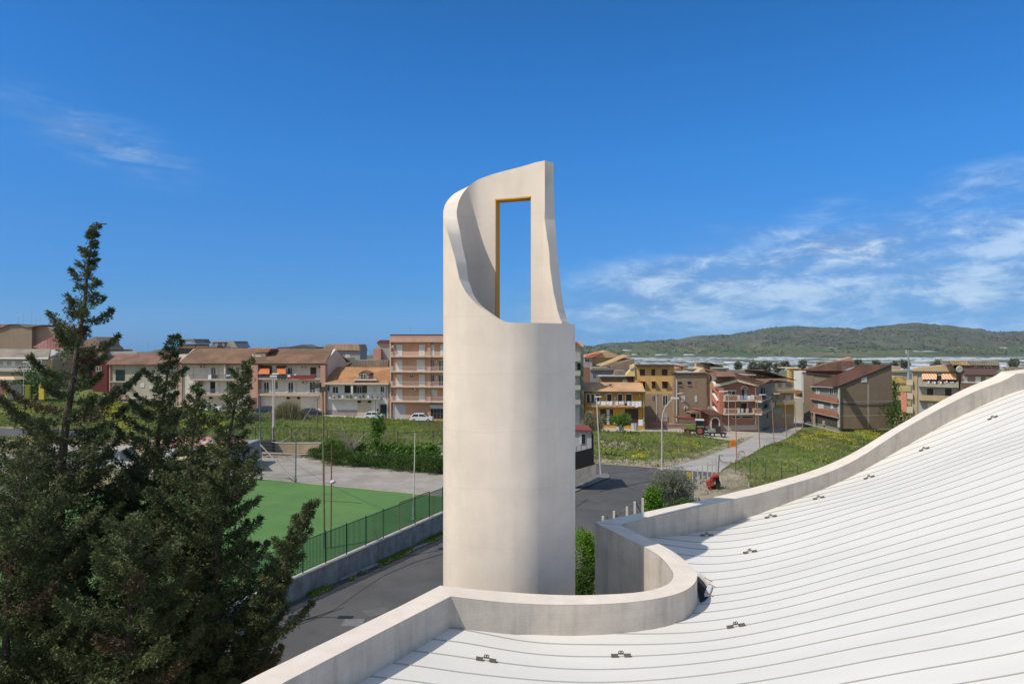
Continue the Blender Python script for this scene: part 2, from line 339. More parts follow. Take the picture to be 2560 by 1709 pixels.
# roof sheets, each between two seams
mid_n = (nic_roof+nic_tow)/2; mid_l = (left_in+left_out)/2
cpY = np.r_[mid_l[::-1][:,1], mid_n[:,1], ((back_in+back_out)/2)[:,1]]; cpX = np.r_[mid_l[::-1][:,0], mid_n[:,0], ((back_in+back_out)/2)[:,0]]
o_ = [0]
for i in range(1, len(cpY)):
    if cpY[i] > cpY[o_[-1]]+.004: o_.append(i)
cpY = cpY[o_]; cpX = cpX[o_]
XL = lambda Y: np.interp(Y, cpY, cpX)
XR = lambda Y: np.interp(Y, [-2, 12, 22, 40], [17, 22, 31, 31])
U = np.r_[np.linspace(0, .25, 46)[:-1], np.linspace(.25, 1, 80)]
i0, i1 = -13, 38
for i in range(i0, i1):
    ys = np.linspace(SPX(i), SPX(i+1), 5); ys = ys[(ys <= cpY[-1]-.05)]
    if len(ys) < 2: continue
    G = []
    for y in ys:
        xl = XL(y); X = xl+(max(XR(y), xl+.5)-xl)*U; G.append(np.c_[X, np.full(len(U), y), zroof(X, np.full(len(U), y))])
    n = len(U); vs = np.vstack(G); fs = np.array([(k*n+j, k*n+j+1, (k+1)*n+j+1, (k+1)*n+j) for k in range(len(ys)-1) for j in range(n-1)])
    mesh_obj('roof_sheet', vs, fs, M_white, church, True)
    y = SPX(i); xl = XL(y); X = xl+(max(XR(y), xl+.5)-xl)*U; z = zroof(X, np.full(len(U), y))
    q = [np.c_[X, np.full(n, y+a), z+b] for a, b in ((-.006, -.01), (-.006, .017), (.006, .017), (.006, -.01))]
    mesh_obj('roof_seam', np.vstack(q), np.array([(k*n+j, k*n+j+1, (k+1)*n+j+1, (k+1)*n+j) for k in range(3) for j in range(n-1)]), M_seam, church)
# rail brackets clamped on the seams
def bracket(px, i):
    y = SPX(i); 
    X = (px-CX)/F*y; h = .17; z0 = float(zroof(X-h, y)); z1 = float(zroof(X+h, y)); zc = float(zroof(X, y)); a = math.atan2(z1-z0, 2*h)
    def T(pts): return [(X+p[0]*cos(a)-p[2]*sin(a), y+p[1], zc+.012+p[0]*sin(a)+p[2]*cos(a)) for p in pts]
    g = MB()
    for s in (-1, 1):
        x0, x1 = (s*.055, s*.17)
        for (ya, yb, za, zb_) in ((-.028, .028, .028, .036), (-.03,-.022,-.004,.03), (.022,.03,-.004,.03)):
            g.hexa(T([(x0,ya,za),(x1,ya,za),(x1,yb,za),(x0,yb,za)]), T([(x0,ya,zb_),(x1,ya,zb_),(x1,yb,zb_),(x0,yb,zb_)]))
        g.hexa(T([(x1-.006*s,-.03,-.004),(x1,-.03,-.004),(x1,.03,-.004),(x1-.006*s,.03,-.004)]), T([(x1-.006*s,-.03,.044),(x1,-.03,.044),(x1,.03,.044),(x1-.006*s,.03,.044)]))
    jaws = g
    p = MB()
    p.hexa(T([(-.075,-.006,.034),(.075,-.006,.034),(.075,.006,.034),(-.075,.006,.034)]), T([(-.075,-.006,.044),(.075,-.006,.044),(.075,.006,.044),(-.075,.006,.044)]))
    # plate with two round holes: rings of a figure eight plus filled feet
    for s in (-1, 1):
        cx = s*.0215
        for k in range(14):
            t0, t1 = 2*pi*k/14, 2*pi*(k+1)/14
            q = lambda r, t, yy: (cx+r*cos(t), yy, .073+r*sin(t))
            p.hexa(T([q(.013,t0,-.005), q(.026,t0,-.005), q(.026,t1,-.005), q(.013,t1,-.005)]), T([q(.013,t0,.005), q(.026,t0,.005), q(.026,t1,.005), q(.013,t1,.005)]))
    for x0,x1,za,zb_ in ((-.048,-.03,.04,.075),(.03,.048,.04,.075),(-.008,.008,.04,.1)):
        p.hexa(T([(x0,-.004,za),(x1,-.004,za),(x1,.004,za),(x0,.004,za)]), T([(x0,-.004,zb_),(x1,-.004,zb_),(x1,.004,zb_),(x0,.004,zb_)]))
    b_ = p.build('rail_bracket', M_bracket, church); h_ = len(jaws.v)//2
    for k0_, k1_ in ((0, h_), (h_, 2*h_)):
        j_ = MB(); j_.add(jaws.v[k0_:k1_], [tuple(i-k0_ for i in f) for f in jaws.f if k0_ <= f[0] < k1_]); j_.build('clamp_jaw', M_bracket, b_)
for px, py in ((1215,1648),(1552.5,1641),(1840,1567),(1875,1380),(1767,1340),(1927,1297),(2047,1251),(2173,1196),(2311,1120),(2482,1040)):
    cand = [(abs(CY-F*float(zroof((px-CX)/F*SPX(i), SPX(i)))/SPX(i)-py), i) for i in range(0, 31)]
    bracket(px, min(cand)[1])
# opened flashing at the bulge of the niche wall
E_ = [(1743,1434),(1758,1443),(1770,1455),(1780,1470),(1778,1478),(1772,1492),(1762,1503),(1750,1508)]
Ep = np.array([ray_surface(x, y, zroof, 0.0) for x, y in E_])
g = MB(); c_ = np.array([ray_surface(1742, 1470, zroof, 0)])[0]
g.add([tuple(c_+[0,0,.02])]+[tuple(p+[0,0,.02]) for p in Ep], [(0,k,k+1) for k in range(1, len(Ep))])
g.build('flashing_gap', M_dark, church, 'dark open gap beside the bulging parapet')
g = MB()
for a, b in zip(Ep[:5], Ep[1:6]):
    g.hexa([a+[0,0,.0], b+[0,0,.0], b+[-.10,-.02,.0], a+[-.10,-.02,.0]], [a+[0,0,.07], b+[0,0,.07], b+[-.10,-.02,.10], a+[-.10,-.02,.10]])
g.build('flashing_strip', M_white, church, 'lifted white metal flashing strip')
g = MB()
for k in (2,3,5): 
    a = Ep[k]; g.bar(a+[-.08,0,.11], a+[.10,.0,.02], .012)
g.build('rust_mark', M_rustmark, church)

# ------------------------------------------------------------ bell tower
tower = thing('bell_tower', (0.0, 15.9, -15.0), 'tall cream curved bell tower with scroll top and framed rectangular opening', 'bell tower')
zt = lambda py, Y: (CY-py)/F*Y
TW = [ # px, Y, top height (outer face), loop order: right end -> back -> left -> front
 (1438,15.72,.41),(1433,15.86,.41),(1423.5,15.93,.41),(1418,15.965,zt(798,15.965)),(1411,16.01,zt(775,16.01)),(1405,16.05,zt(740,16.05)),(1400,16.09,zt(695,16.09)),(1395.5,16.13,zt(650,16.13)),(1391.4,16.165,zt(605,16.165)),(1388,16.20,zt(560,16.20)),(1385.8,16.23,zt(515,16.23)),
 (1384.4,16.25,zt(465,16.25)),(1383.4,16.27,zt(407,16.27)),(1355,16.44,zt(413,16.44)),(1327,16.58,zt(421,16.58)),(1280,16.77,zt(433,16.77)),(1239,16.90,zt(443,16.9)),
 (1189,16.98,zt(460,16.98)),(1156,16.88,zt(473,16.88)),(1133,16.68,zt(486,16.68)),(1116,16.38,zt(506,16.38)),(1109.5,16.05,zt(523,16.05)),(1108,15.72,zt(536,15.72)),
 (1110,15.42,zt(548,15.42)),(1120,15.12,zt(582,15.12)),(1139.5,14.90,zt(655,14.9)),(1149,14.83,zt(698,14.83)),(1166,14.74,zt(732,14.74)),(1193,14.66,zt(762,14.66)),(1239,14.58,zt(794,14.58)),(1265,14.56,zt(805,14.56)),
 (1285,14.56,.41),(1320,14.62,.41),(1345,14.72,.41),(1362,14.84,.41),(1385,15.02,.41),(1410,15.24,.41),(1428,15.46,.41),(1436,15.65,.41)]
TW = np.array(TW); TXY = np.stack([(TW[:,0]-CX)/F*TW[:,1], TW[:,1]], 1); TH = TW[:,2]
def catmull_closed(P, H, sub):
    n = len(P); out = []; ho = []
    for i in range(n):
        p0, p1, p2, p3 = P[(i-1)%n], P[i], P[(i+1)%n], P[(i+2)%n]
        h0, h1, h2, h3 = H[(i-1)%n], H[i], H[(i+1)%n], H[(i+2)%n]
        d0, d1, d2 = [max(np.linalg.norm(b-a)**.5, 1e-4) for a, b in ((p0,p1),(p1,p2),(p2,p3))]
        m1 = (p1-p0)/d0-(p2-p0)/(d0+d1)+(p2-p1)/d1; m2 = (p2-p1)/d1-(p3-p1)/(d1+d2)+(p3-p2)/d2
        m1 *= d1; m2 *= d1
        s1 = (h1-h0)/d0-(h2-h0)/(d0+d1)+(h2-h1)/d1; s2 = (h2-h1)/d1-(h3-h1)/(d1+d2)+(h3-h2)/d2
        steep = abs(h2-h1) > .9 or abs(h1-h0) > .9 or abs(h3-h2) > .9
        for k in range(sub):
            t = k/sub; a = 2*t**3-3*t*t+1; b = t**3-2*t*t+t; c = -2*t**3+3*t*t; d = t**3-t*t
            out.append(a*p1+b*m1+c*p2+d*m2)
            hh = h1+(h2-h1)*t
            ho.append(max(hh, .41))
    return np.array(out), np.array(ho)
TO, TZ = catmull_closed(TXY, TH, 10)
_s = TZ.copy()
for _ in range(4): _s = .25*np.roll(_s,1)+.5*_s+.25*np.roll(_s,-1)
_m = np.ones(len(TZ), bool); _m[:132] = False; TZ = np.where(_m, _s, TZ)
n = len(TO); tt = (np.roll(TO,-1,0)-np.roll(TO,1,0)); tt /= np.linalg.norm(tt, axis=1)[:,None]
nrm = np.stack([-tt[:,1], tt[:,0]], 1)       # loop runs counter-clockwise seen from above -> inward is left
if ((np.mean(TO,0)-TO)*nrm).sum() < 0: nrm = -nrm
TI = TO+nrm*.31
for _ in range(3): nothing = 0
tb = MB(); ipx = CX+F*TI[:,0]/TI[:,1]
on_panel = (np.arange(n) > 115) & (np.arange(n) < 180)
oa = min([k for k in range(n) if on_panel[k]], key=lambda k: abs(ipx[k]-1327)); ob = min([k for k in range(n) if on_panel[k]], key=lambda k: abs(ipx[k]-1236.5))
ZO0, ZO1 = .02, 3.46
levels = [0]
def wall_col(P, flip):
    idx = []
    for k in range(n):
        k2 = (k+1) % n
        segs = [(-15.3, None)]
        def q(za, zb, za2, zb2):
            m_ = max(1, int(abs(zb-za)/1.2)); 
            for j in range(m_):
                t0, t1 = j/m_, (j+1)/m_
                pts = [(P[k][0],P[k][1],za+(zb-za)*t0),(P[k2][0],P[k2][1],za2+(zb2-za2)*t0),(P[k2][0],P[k2][1],za2+(zb2-za2)*t1),(P[k][0],P[k][1],za+(zb-za)*t1)]
                tb.quad(*(pts[::-1] if flip else pts))
        hole = min(oa, ob) <= k < max(oa, ob)
        if hole:
            q(-15.3, ZO0, -15.3, ZO0); q(ZO1, TZ[k], ZO1, TZ[k2])
        else: q(-15.3, TZ[k], -15.3, TZ[k2])
wall_col(TO, False); wall_col(TI, True)
for k in range(n):
    k2 = (k+1) % n
    tb.quad((*TO[k], TZ[k]), (*TO[k2], TZ[k2]), (*TI[k2], TZ[k2]), (*TI[k], TZ[k]))
tow = tb.build('tower_shell', M_cream, tower)
bpy.context.view_layer.objects.active = tow
import bmesh
bm = bmesh.new(); bm.from_mesh(tow.data); bmesh.ops.remove_doubles(bm, verts=bm.verts, dist=.0005); bmesh.ops.recalc_face_normals(bm, faces=bm.faces)
for f in bm.faces: f.smooth = True
for e in bm.edges:
    if len(e.link_faces) == 2 and e.calc_face_angle(0) > R(28): e.smooth = False
bm.to_mesh(tow.data); bm.free()
# ochre lining of the opening
a, b = min(oa, ob), max(oa, ob)
lin = MB(); rightk = min((a, b), key=lambda k: -TI[k,0])
def strip(k0, k1, z0, z1, th):   # reveal between outer and inner face
    pass
for (k, s) in ((a, 1), (b, -1)):
    kk = k+s
    O, I = TO[k], TI[k]; dv = (TO[kk]-TO[k]); dv = dv/np.linalg.norm(dv)*(.02 if k != rightk else .004)
    e = nrm[k]*(.006 if k != rightk else .0)
    lin.hexa([(*(O-e), ZO0), (*(I+e), ZO0), (*(I+e+dv), ZO0), (*(O-e+dv), ZO0)], [(*(O-e), ZO1), (*(I+e), ZO1), (*(I+e+dv), ZO1), (*(O-e+dv), ZO1)])
lb = lin.build('opening_side_lining', M_ochre, tower)
for (z0, z1, nm) in ((ZO1-.03, ZO1+.002, 'opening_head_lining'), (ZO0-.002, ZO0+.05, 'opening_sill_lining')):
    l2 = MB()
    for k in range(a, b):
        e0, e1 = nrm[k]*.013, nrm[k+1]*.013
        l2.hexa([(*(TO[k]-e0), z0), (*(TO[k+1]-e1), z0), (*(TI[k+1]+e1), z0), (*(TI[k]+e0), z0)], [(*(TO[k]-e0), z1), (*(TO[k+1]-e1), z1), (*(TI[k+1]+e1), z1), (*(TI[k]+e0), z1)])
    l2.build(nm, M_ochre, tower)
# ------------------------------------------------------------ ground heights
GP = [(-12,36,-14.7),(-8,48,-15),(0,40,-15),(0,10,-15),(-25,10,-14.6),(25,20,-15),(10,78,-15.4),(15,89,-15.6),(29,89,-15.8),(39,107,-16.8),(47,120,-17.8),(55,134,-18.6),(62,150,-19.4),
 (45,145,-18.4),(17,132,-16.4),(2,125,-15.8),(-17,138,-15.5),(-47,136,-13.9),(-80,136,-11.8),(-105,150,-9.0),(-140,140,-8),(-15,84,-12.7),(-35,84,-12.5),(-70,88,-11.6),(-100,95,-10.5),(-50,84,-12.3),(-50,60,-14),(-60,30,-14),(-25,60,-14.6),(0,100,-14.6),
 (66,160,-20),(95,165,-20.5),(60,60,-17),(30,50,-15.8),(100,100,-19),(90,130,-20),(140,200,-23),(0,240,-19),(-100,240,-12),(70,240,-24),(200,240,-27),(200,100,-22),(-160,60,-11),(-30,-20,-15),(40,-20,-15),(80,20,-17)]
_gt = TPS([g[:2] for g in GP], [g[2] for g in GP], 1.5)
# terrace (pitch + gravel yard) in world plan
wd = np.array((6.5, 14.0)); wd /= np.linalg.norm(wd); wn = np.array((-wd[1], wd[0]))       # along the pitch fence, and to its left
W0 = np.array((-5.75, 53.6))                                   # fence foot seen at the tower's left edge
def inside(P, X, Y):
    X = np.asarray(X, float); Y = np.asarray(Y, float); r = np.zeros(X.shape, bool); m = len(P)
    for i in range(m):
        x0, y0 = P[i]; x1, y1 = P[(i+1)%m]
        c = ((y0 > Y) != (y1 > Y)); 
        with np.errstate(all='ignore'): xi = x0+(Y-y0)/(y1-y0+1e-12)*(x1-x0)
        r ^= c & (X < xi)
    return r
BACKY = 83.4
TER = [tuple(W0-wd*75), tuple(W0+wd*((BACKY-53.6)/wd[1])), (-90, BACKY), (-130, 20)]
ZT = -13.5
def hraw(X, Y): return _gt(X, Y)
def h(X, Y):
    X = np.asarray(X, float); Y = np.asarray(Y, float); z = hraw(X, Y)
    return np.where(inside(TER, X, Y), ZT, z)
def G(px, py, ymax=400):
    Y = np.r_[np.linspace(20, 250, 3000), np.linspace(250, ymax, 50)]; X = (px-CX)/F*Y; z = (CY-py)/F*Y
    d = z-h(X, Y); k = np.argmax(d <= 0) if (d <= 0).any() else len(Y)-1
    return np.array((X[k], Y[k], float(h(X[k], Y[k]))))

M_grass = mat('meadow_ground', (.12,.15,.035), 1.0, .35, .35, .8, 6, col2=(.15,.13,.05))
M_asph = mat('dark_asphalt', (.083,.081,.079), .92, .16, .45, .35, 50, col2=(.10,.097,.092))
M_conc = mat('pale_worn_road', (.37,.345,.305), .95, .14, .3, .3, 30, col2=(.27,.255,.23))
M_street = mat('pale_street_paving', (.43,.385,.33), .95, .10, .25, .2, 30)
M_pinkpave = mat('pink_paving', (.36,.20,.16), .95, .12, .4)
M_dirt = mat('stony_dirt', (.30,.25,.18), 1.0, .35, .8, .9, 8, col2=(.17,.15,.08))
M_gravel = mat('grey_gravel', (.33,.30,.26), 1.0, .14, .5, .8, 14, col2=(.26,.235,.20))
M_turf = mat('artificial_turf', (.086,.185,.048), .95, .12, .25, .5, 30, col2=(.10,.205,.055))
M_wallgrey = mat('grey_rendered_wall', (.29,.27,.24), .95, .3, 1.2, .5, 20, stain=.55)
M_kerb = mat('kerb_stone', (.42,.40,.37), .9, .2, 3)
M_verge = mat('weedy_verge', (.12,.115,.07), 1.0, .4, 1.6, .8, 10, col2=(.06,.08,.02))
M_walltop = mat('pale_wall_top', (.42,.39,.33), .95, .15, 3)

# terrain: one sheet with small cells near, the big far plain and hills follow
gx = np.r_[np.arange(-170, -60, 3.0), np.arange(-60, 110, 1.25), np.arange(110, 331, 6.0)]
gy = np.r_[np.arange(-30, 30, 4.0), np.arange(30, 165, 1.25), np.arange(165, 262, 6.0)]
GXX, GYY = np.meshgrid(gx, gy)
TERin = [tuple(np.array(p)) for p in TER]
c0 = np.mean(np.array(TER), 0); TERgrow = [tuple(W0-wd*75-wn*.1), tuple(W0+wd*((BACKY-53.6)/wd[1])+np.array((0,.3))), (-92, BACKY+.3), (-132, 20)]
zz = hraw(GXX, GYY); zz = np.where(inside(TERgrow, GXX, GYY), np.minimum(zz, -15.1), zz)
bump_ = np.sin(GXX*.9+np.sin(GYY*.7)*2)*np.sin(GYY*.83+np.sin(GXX*.6)*1.7)*.05
vs = np.stack([GXX, GYY, zz+bump_*0], -1).reshape(-1, 3); ny, nx = GXX.shape
I = np.arange(ny*nx).reshape(ny, nx); fs = np.stack([I[:-1,:-1], I[:-1,1:], I[1:,1:], I[1:,:-1]], -1).reshape(-1, 4)
tag(mesh_obj('ground', vs, fs, M_grass, None, True), kind='structure')

def drape(name, left, right, m, dz=.012, nl=60, nw=6, px=True, kind='structure', fh=None, Z=None):
    """sheet between two edge lines (photo pixels or plan points), laid on the ground"""
    def conv(P):
        Q = [G(*p)[:2] if px else p for p in P]; Q = np.array(Q, float); d = np.r_[0, np.cumsum(np.linalg.norm(np.diff(Q, axis=0), axis=1))]
        t = np.linspace(0, d[-1], nl); return np.stack([np.interp(t, d, Q[:,0]), np.interp(t, d, Q[:,1])], 1)
    A = conv(left); B = conv(right)
    T = np.linspace(0, 1, nw)[:,None,None]; P = A[None]*(1-T)+B[None]*T
    z = (fh or h)(P[...,0], P[...,1]) if Z is None else np.full(P.shape[:2], Z)
    vs = np.concatenate([P, (z+dz)[...,None]], -1).reshape(-1, 3)
    I = np.arange(nw*nl).reshape(nw, nl); fs = np.stack([I[:-1,:-1], I[:-1,1:], I[1:,1:], I[1:,:-1]], -1).reshape(-1, 4)
    o = mesh_obj(name, vs, fs, m); tag(o, kind=kind); return o
# terrace slab with pitch and yard
ter = MB(); ter.add([(p[0], p[1], ZT) for p in TER], [(0,1,2,3)]); tag(ter.build('yard', M_gravel), kind='structure')
# main road: from the lower left past the tower to the junction
K0 = G(1106,1344); K1 = G(741,1491)
kd = (K0-K1)[:2]; kd /= np.linalg.norm(kd); kn = np.array((kd[1], -kd[0]))
Pk = lambda t, o: (K0[:2]+kd*t+kn*o)
drape('road', [tuple(Pk(t, 0)) for t in np.linspace(-70, 18, 12)]+[tuple(Pk(24,1.5)), tuple(G(1489,1157)[:2]+np.array((-6.,0)))], [tuple(Pk(t, 13)) for t in np.linspace(-70, 6, 12)]+[tuple(Pk(12,16)), tuple(Pk(20,30))], M_asph, .03, 70, 14, px=False, fh=hraw)
drape('junction_road', [(1330,1175),(1440,1160),(1489,1157),(1560,1162),(1650,1169),(1688,1175),(1783,1178),(1850,1180)], [(1330,1420),(1440,1400),(1500,1380),(1600,1370),(1700,1330),(1800,1290),(1850,1270),(1900,1260)], M_asph, .045, 50, 16)
drape('side_road', [(1640,1172),(1676,1160),(1757.6,1143),(1808.7,1124),(1844,1111),(1867,1100),(1885,1088),(1905,1079),(1935,1066),(1958,1050)], [(1800,1182),(1808,1172),(1850,1150),(1885,1132),(1916,1114),(1962,1098.5),(1985,1085),(2003,1073),(2008,1060),(2012,1048)], M_conc, .06, 60, 12)
drape('verge_dirt', [(1430,1150),(1489,1147),(1540,1150),(1600,1154),(1650,1156),(1700,1145),(1757,1130),(1790,1117),(1830,1104),(1850,1096)], [(1430,1158),(1489,1160),(1560,1165),(1650,1172),(1690,1163),(1757.6,1146),(1808.7,1126),(1844,1113),(1867,1102),(1885,1090)], M_dirt, .075, 50, 5)
drape('street', [(1400,1061),(1460,1062),(1540,1063),(1613,1067),(1700,1070),(1800,1076),(1900,1077),(1960,1072)], [(1400,1072),(1450,1074),(1520,1079),(1600,1079),(1680,1080),(1740,1088),(1840,1098),(1885,1092)], M_street, .05, 40, 6)
drape('forecourt', [(1740,1084),(1800,1082),(1860,1082),(1900,1084)], [(1770,1094),(1820,1101),(1850,1104),(1878,1098)], mat('trodden_earth', (.40,.35,.27), 1, .15, .6, .4, 12), .065, 20, 6)
drape('pavement', [(1440,1057),(1520,1059),(1613,1061),(1690,1066),(1790,1070)], [(1440,1061.5),(1520,1063),(1613,1066.5),(1690,1070),(1790,1075)], M_pinkpave, .06, 30, 3)
drape('street_left', [(270,995),(400,1007),(560,1022),(700,1030),(850,1036),(1000,1042),(1110,1046),(1180,1049)], [(270,1000),(400,1013),(560,1028),(700,1037),(850,1043),(1000,1049),(1110,1053),(1180,1056)], M_street, .05, 60, 5)
drape('lane_left', [(-60,1071),(50,1072),(170,1074),(280,1072)], [(-60,1090),(50,1092),(170,1094),(280,1088)], M_asph, .05, 20, 5)
drape('lane_verge', [(-60,1066),(50,1067),(170,1069)], [(-60,1071),(50,1072),(170,1074)], M_dirt, .055, 20, 3)
# artificial pitch
pA = W0-wd*26; pc = G(1018,1232); pl = G(657,1197)
far_d = (pl-pc)[:2]; far_d /= np.linalg.norm(far_d)
pitch_pts = [tuple(W0-wd*34+wn*.35), tuple(pc[:2]-far_d*8.5), tuple(pl[:2]+far_d*8), tuple(pl[:2]+far_d*10-wd*36)]
q = [np.array(p) for p in pitch_pts]
e1 = q[1]-q[0]; 
def line_int(p, d, q_, e):
    A = np.array([[d[0], -e[0]], [d[1], -e[1]]]); t = np.linalg.solve(A, q_-p); return p+d*t[0]
cr_ = line_int(W0+wn*.35, wd, pc[:2], far_d)
PIT = [W0-wd*36+wn*.35, cr_, pl[:2]+far_d*9, pl[:2]+far_d*9-wd*38]
pm = MB(); pm.add([(p[0], p[1], ZT+.012) for p in PIT], [(0,1,2,3)]); tag(pm.build('football_pitch', M_turf), kind='structure')
M_line = mat('white_pitch_line', (.62,.64,.60), .9, .1, 3)
for (a, b_) in ((.10, .10), (.0, .0)):
    pass
def pline(name, a, b_, wid, m, z): 
    a = np.array(a); b_ = np.array(b_); d = (b_-a)/np.linalg.norm(b_-a); nn_ = np.array((-d[1], d[0]))*wid/2
    g = MB(); g.quad((*(a-nn_), z), (*(b_-nn_), z), (*(b_+nn_), z), (*(a+nn_), z)); return tag(g.build(name, m), kind='structure')
ins = lambda s, t: PIT[0]+(PIT[1]-PIT[0])*s+(PIT[3]-PIT[0])*t
pline('pitch_line', ins(.955,.04), ins(.955,.6), .06, mat('faded_green_line', (.10,.20,.08), .9, .1, 3), ZT+.018)
pline('pitch_line', ins(.45,.04), ins(.45,.96), .08, M_line, ZT+.018)
pline('pitch_edge_strip', cr_+far_d*.2, PIT[2], .35, mat('bare_earth_strip', (.36,.28,.21), 1, .3, 3), ZT+.02)
pline('turf_patch', (-17.5,58.5), (-12.6,57.2), .12, mat('dark_turf_seam', (.02,.05,.015), 1, .2, 3), ZT+.022)
for k in range(1, 9): pline('turf_seam', ins(.955-.115*k,.03), ins(.955-.115*k,.97), .05, mat('turf_seam_green', (.055,.14,.030), .95, .1, 3), ZT+.016)
M_tar = mat('tar_line', (.035,.035,.036), .7, .2, 4)
for nm, P4, w_ in (('tar_line', [(700,1572),(830,1530),(900,1480),(960,1440),(1040,1405),(1110,1385)], .10), ('tar_line', [(300,1640),(560,1600),(760,1560),(860,1520)], .07)):
    A4 = [G(*p)[:2] for p in P4]; drape(nm, [tuple(p+np.array((0,w_))) for p in A4], [tuple(p) for p in A4], M_tar, .055, 30, 2, px=False, fh=hraw)
drape('road_patch', [(905,1530),(960,1518)], [(925,1546),(985,1532)], mat('road_patch_grey', (.12,.118,.11), .95, .2, 3), .05, 6, 3)
for k, P4 in enumerate((((1500,1230),(1640,1200),(1600,1260)),((1340,1300),(1420,1280),(1470,1250)))):
    A4 = [G(*p)[:2] for p in P4]; drape('tar_line', [tuple(p+np.array((0,.16))) for p in A4], [tuple(p) for p in A4], M_tar, .07, 30, 2, px=False)
# retaining wall with railing along the road
def hwall(name, a, b_, z0, z1, th, m, label, cat, top=None, nseg=1):
    a = np.array(a, float); b_ = np.array(b_, float); t = thing(name, (*((a+b_)/2), z0), label, cat)
    d = (b_-a)/np.linalg.norm(b_-a); nn_ = np.array((-d[1], d[0]))*th/2
    g = MB(); g.hexa([(*(a-nn_), z0), (*(b_-nn_), z0), (*(b_+nn_), z0), (*(a+nn_), z0)], [(*(a-nn_), z1), (*(b_-nn_), z1), (*(b_+nn_), z1), (*(a+nn_), z1)])
    g.build('wall_body', m, t)
    if top is not None:
        n2 = nn_*1.18; g = MB(); g.hexa([(*(a-n2), z1), (*(b_-n2), z1), (*(b_+n2), z1), (*(a+n2), z1)], [(*(a-n2), z1+.06), (*(b_-n2), z1+.06), (*(b_+n2), z1+.06), (*(a+n2), z1+.06)])
        g.build('wall_cap', top, t)
    return t
fa = W0-wd*42; fb = W0+wd*9
rw = hwall('retaining_wall', fa-wn*0, fb-wn*0, -15.6, ZT-.02, .36, M_wallgrey, 'low stained grey retaining wall between the dark road and the green pitch', 'wall', M_walltop)
M_green = mat('green_fence_paint', (.020,.085,.055), .6, .2, 6)
M_rust = mat('rusty_steel', (.20,.075,.04), .85, .3, 8)
fen = thing('pitch_fence', (*W0, ZT), 'green vertical bar fence on the retaining wall beside the artificial pitch', 'fence')
Lf = np.linalg.norm(fb-fa); FH = 1.95
def fp_(t, z, o=0): q_ = fa+wd*t+wn*o; return (q_[0], q_[1], ZT+.06+z)
barm = None; nb = 0
tt_ = np.arange(Lf-.1, 6, -.125)
for t in tt_:
    q_ = fa+wd*t
    if nb < 290:
        if barm is None:
            g = MB(); g.box(-.02, .02, -.014, .014, .08, FH-.05); g_ = g.build('fence_bar', M_green); barm = g_.data; bpy.data.objects.remove(g_)
        o = bpy.data.objects.new('fence_bar', barm); sc.collection.objects.link(o); o.parent = fen
        o.location = (q_[0]-W0[0], q_[1]-W0[1], .06)
    nb += 1
for k, t in enumerate(np.arange(1.0, Lf, 1.98)):
    g = MB(); g.bar(fp_(t, 0), fp_(t, FH+.05), .038)
    g.build('fence_post', M_rust if k in (18, 20) else M_green, fen, 'rusty fence post' if k in (18, 20) else None)
for z in (.1, FH-.08):
    g = MB(); g.bar(fp_(.2, z), fp_(Lf-.1, z), .022); g.build('fence_rail', M_green, fen)
g = MB(); g.bar(fp_(1+18*1.98, FH+.03), fp_(1+20*1.98, FH+.03), .04); g.build('gate_head_rail', M_rust, fen, 'rusty top rail over the old gate')
# kerb and verge strip beside the wall
nk = 46
for k in range(nk):
    t0 = -34+k*1.0
    a = Pk(t0, 0); b_ = Pk(t0+.985, 0)
    z = float(hraw(*a)); g = MB(); w2 = -kn*.16
    g.hexa([(*a, z-.1), (*b_, z-.1), (*(b_+w2), z-.1), (*(a+w2), z-.1)], [(*a, z+.13), (*b_, z+.13), (*(b_+w2), z+.13), (*(a+w2), z+.13)])
    if k == 0: kerb = thing('kerb', (*Pk(-10, 0), -15), 'row of pale kerb stones along the dark road below the pitch wall', 'kerb')
    g.build('kerb_stone', M_kerb, kerb)
VERGE = 1
drape('verge', [tuple(Pk(t, -.16)) for t in (-70, -40, -20, 0, 22)], [tuple(fa-wn*.18+wd*t) for t in (-20, 8, 26, 42, 60)], M_verge, .10, 60, 5, px=False, fh=hraw)
# back wall of the yard (beige) and the bar fence on the field edge
M_beige = mat('beige_render', (.42,.33,.20), .95, .12, .8, stain=.3)
X0b, X1b = -42.0, -22.0
hwall('yard_wall', (X0b, BACKY), (-23.3, BACKY), ZT-.2, -12.35, .4, M_beige, 'low beige wall behind the stacked planks at the back of the yard', 'wall', M_walltop)
hwall('bank_wall', (-23.3, BACKY+.1), (-6, BACKY+.6), ZT-.2, -12.75, .3, M_wallgrey, 'low grey bank wall hidden behind the shrubs at the yard edge', 'wall')
hwall('corner_wall', (-42, BACKY), (-90, BACKY), ZT-.2, -12.0, .4, M_beige, 'low beige wall behind the pink roofed kiosk, left part of the yard edge', 'wall')
hwall('grey_end_wall', PX(600,1120,80)[:2], PX(640,1120,83)[:2], ZT-.1, -11.9, .3, mat('grey_block', (.33,.32,.31), .95, .1), 'short grey wall at left end of the plank stack', 'wall')
M_iron = mat('dark_iron', (.035,.035,.035), .7, .2, 8)
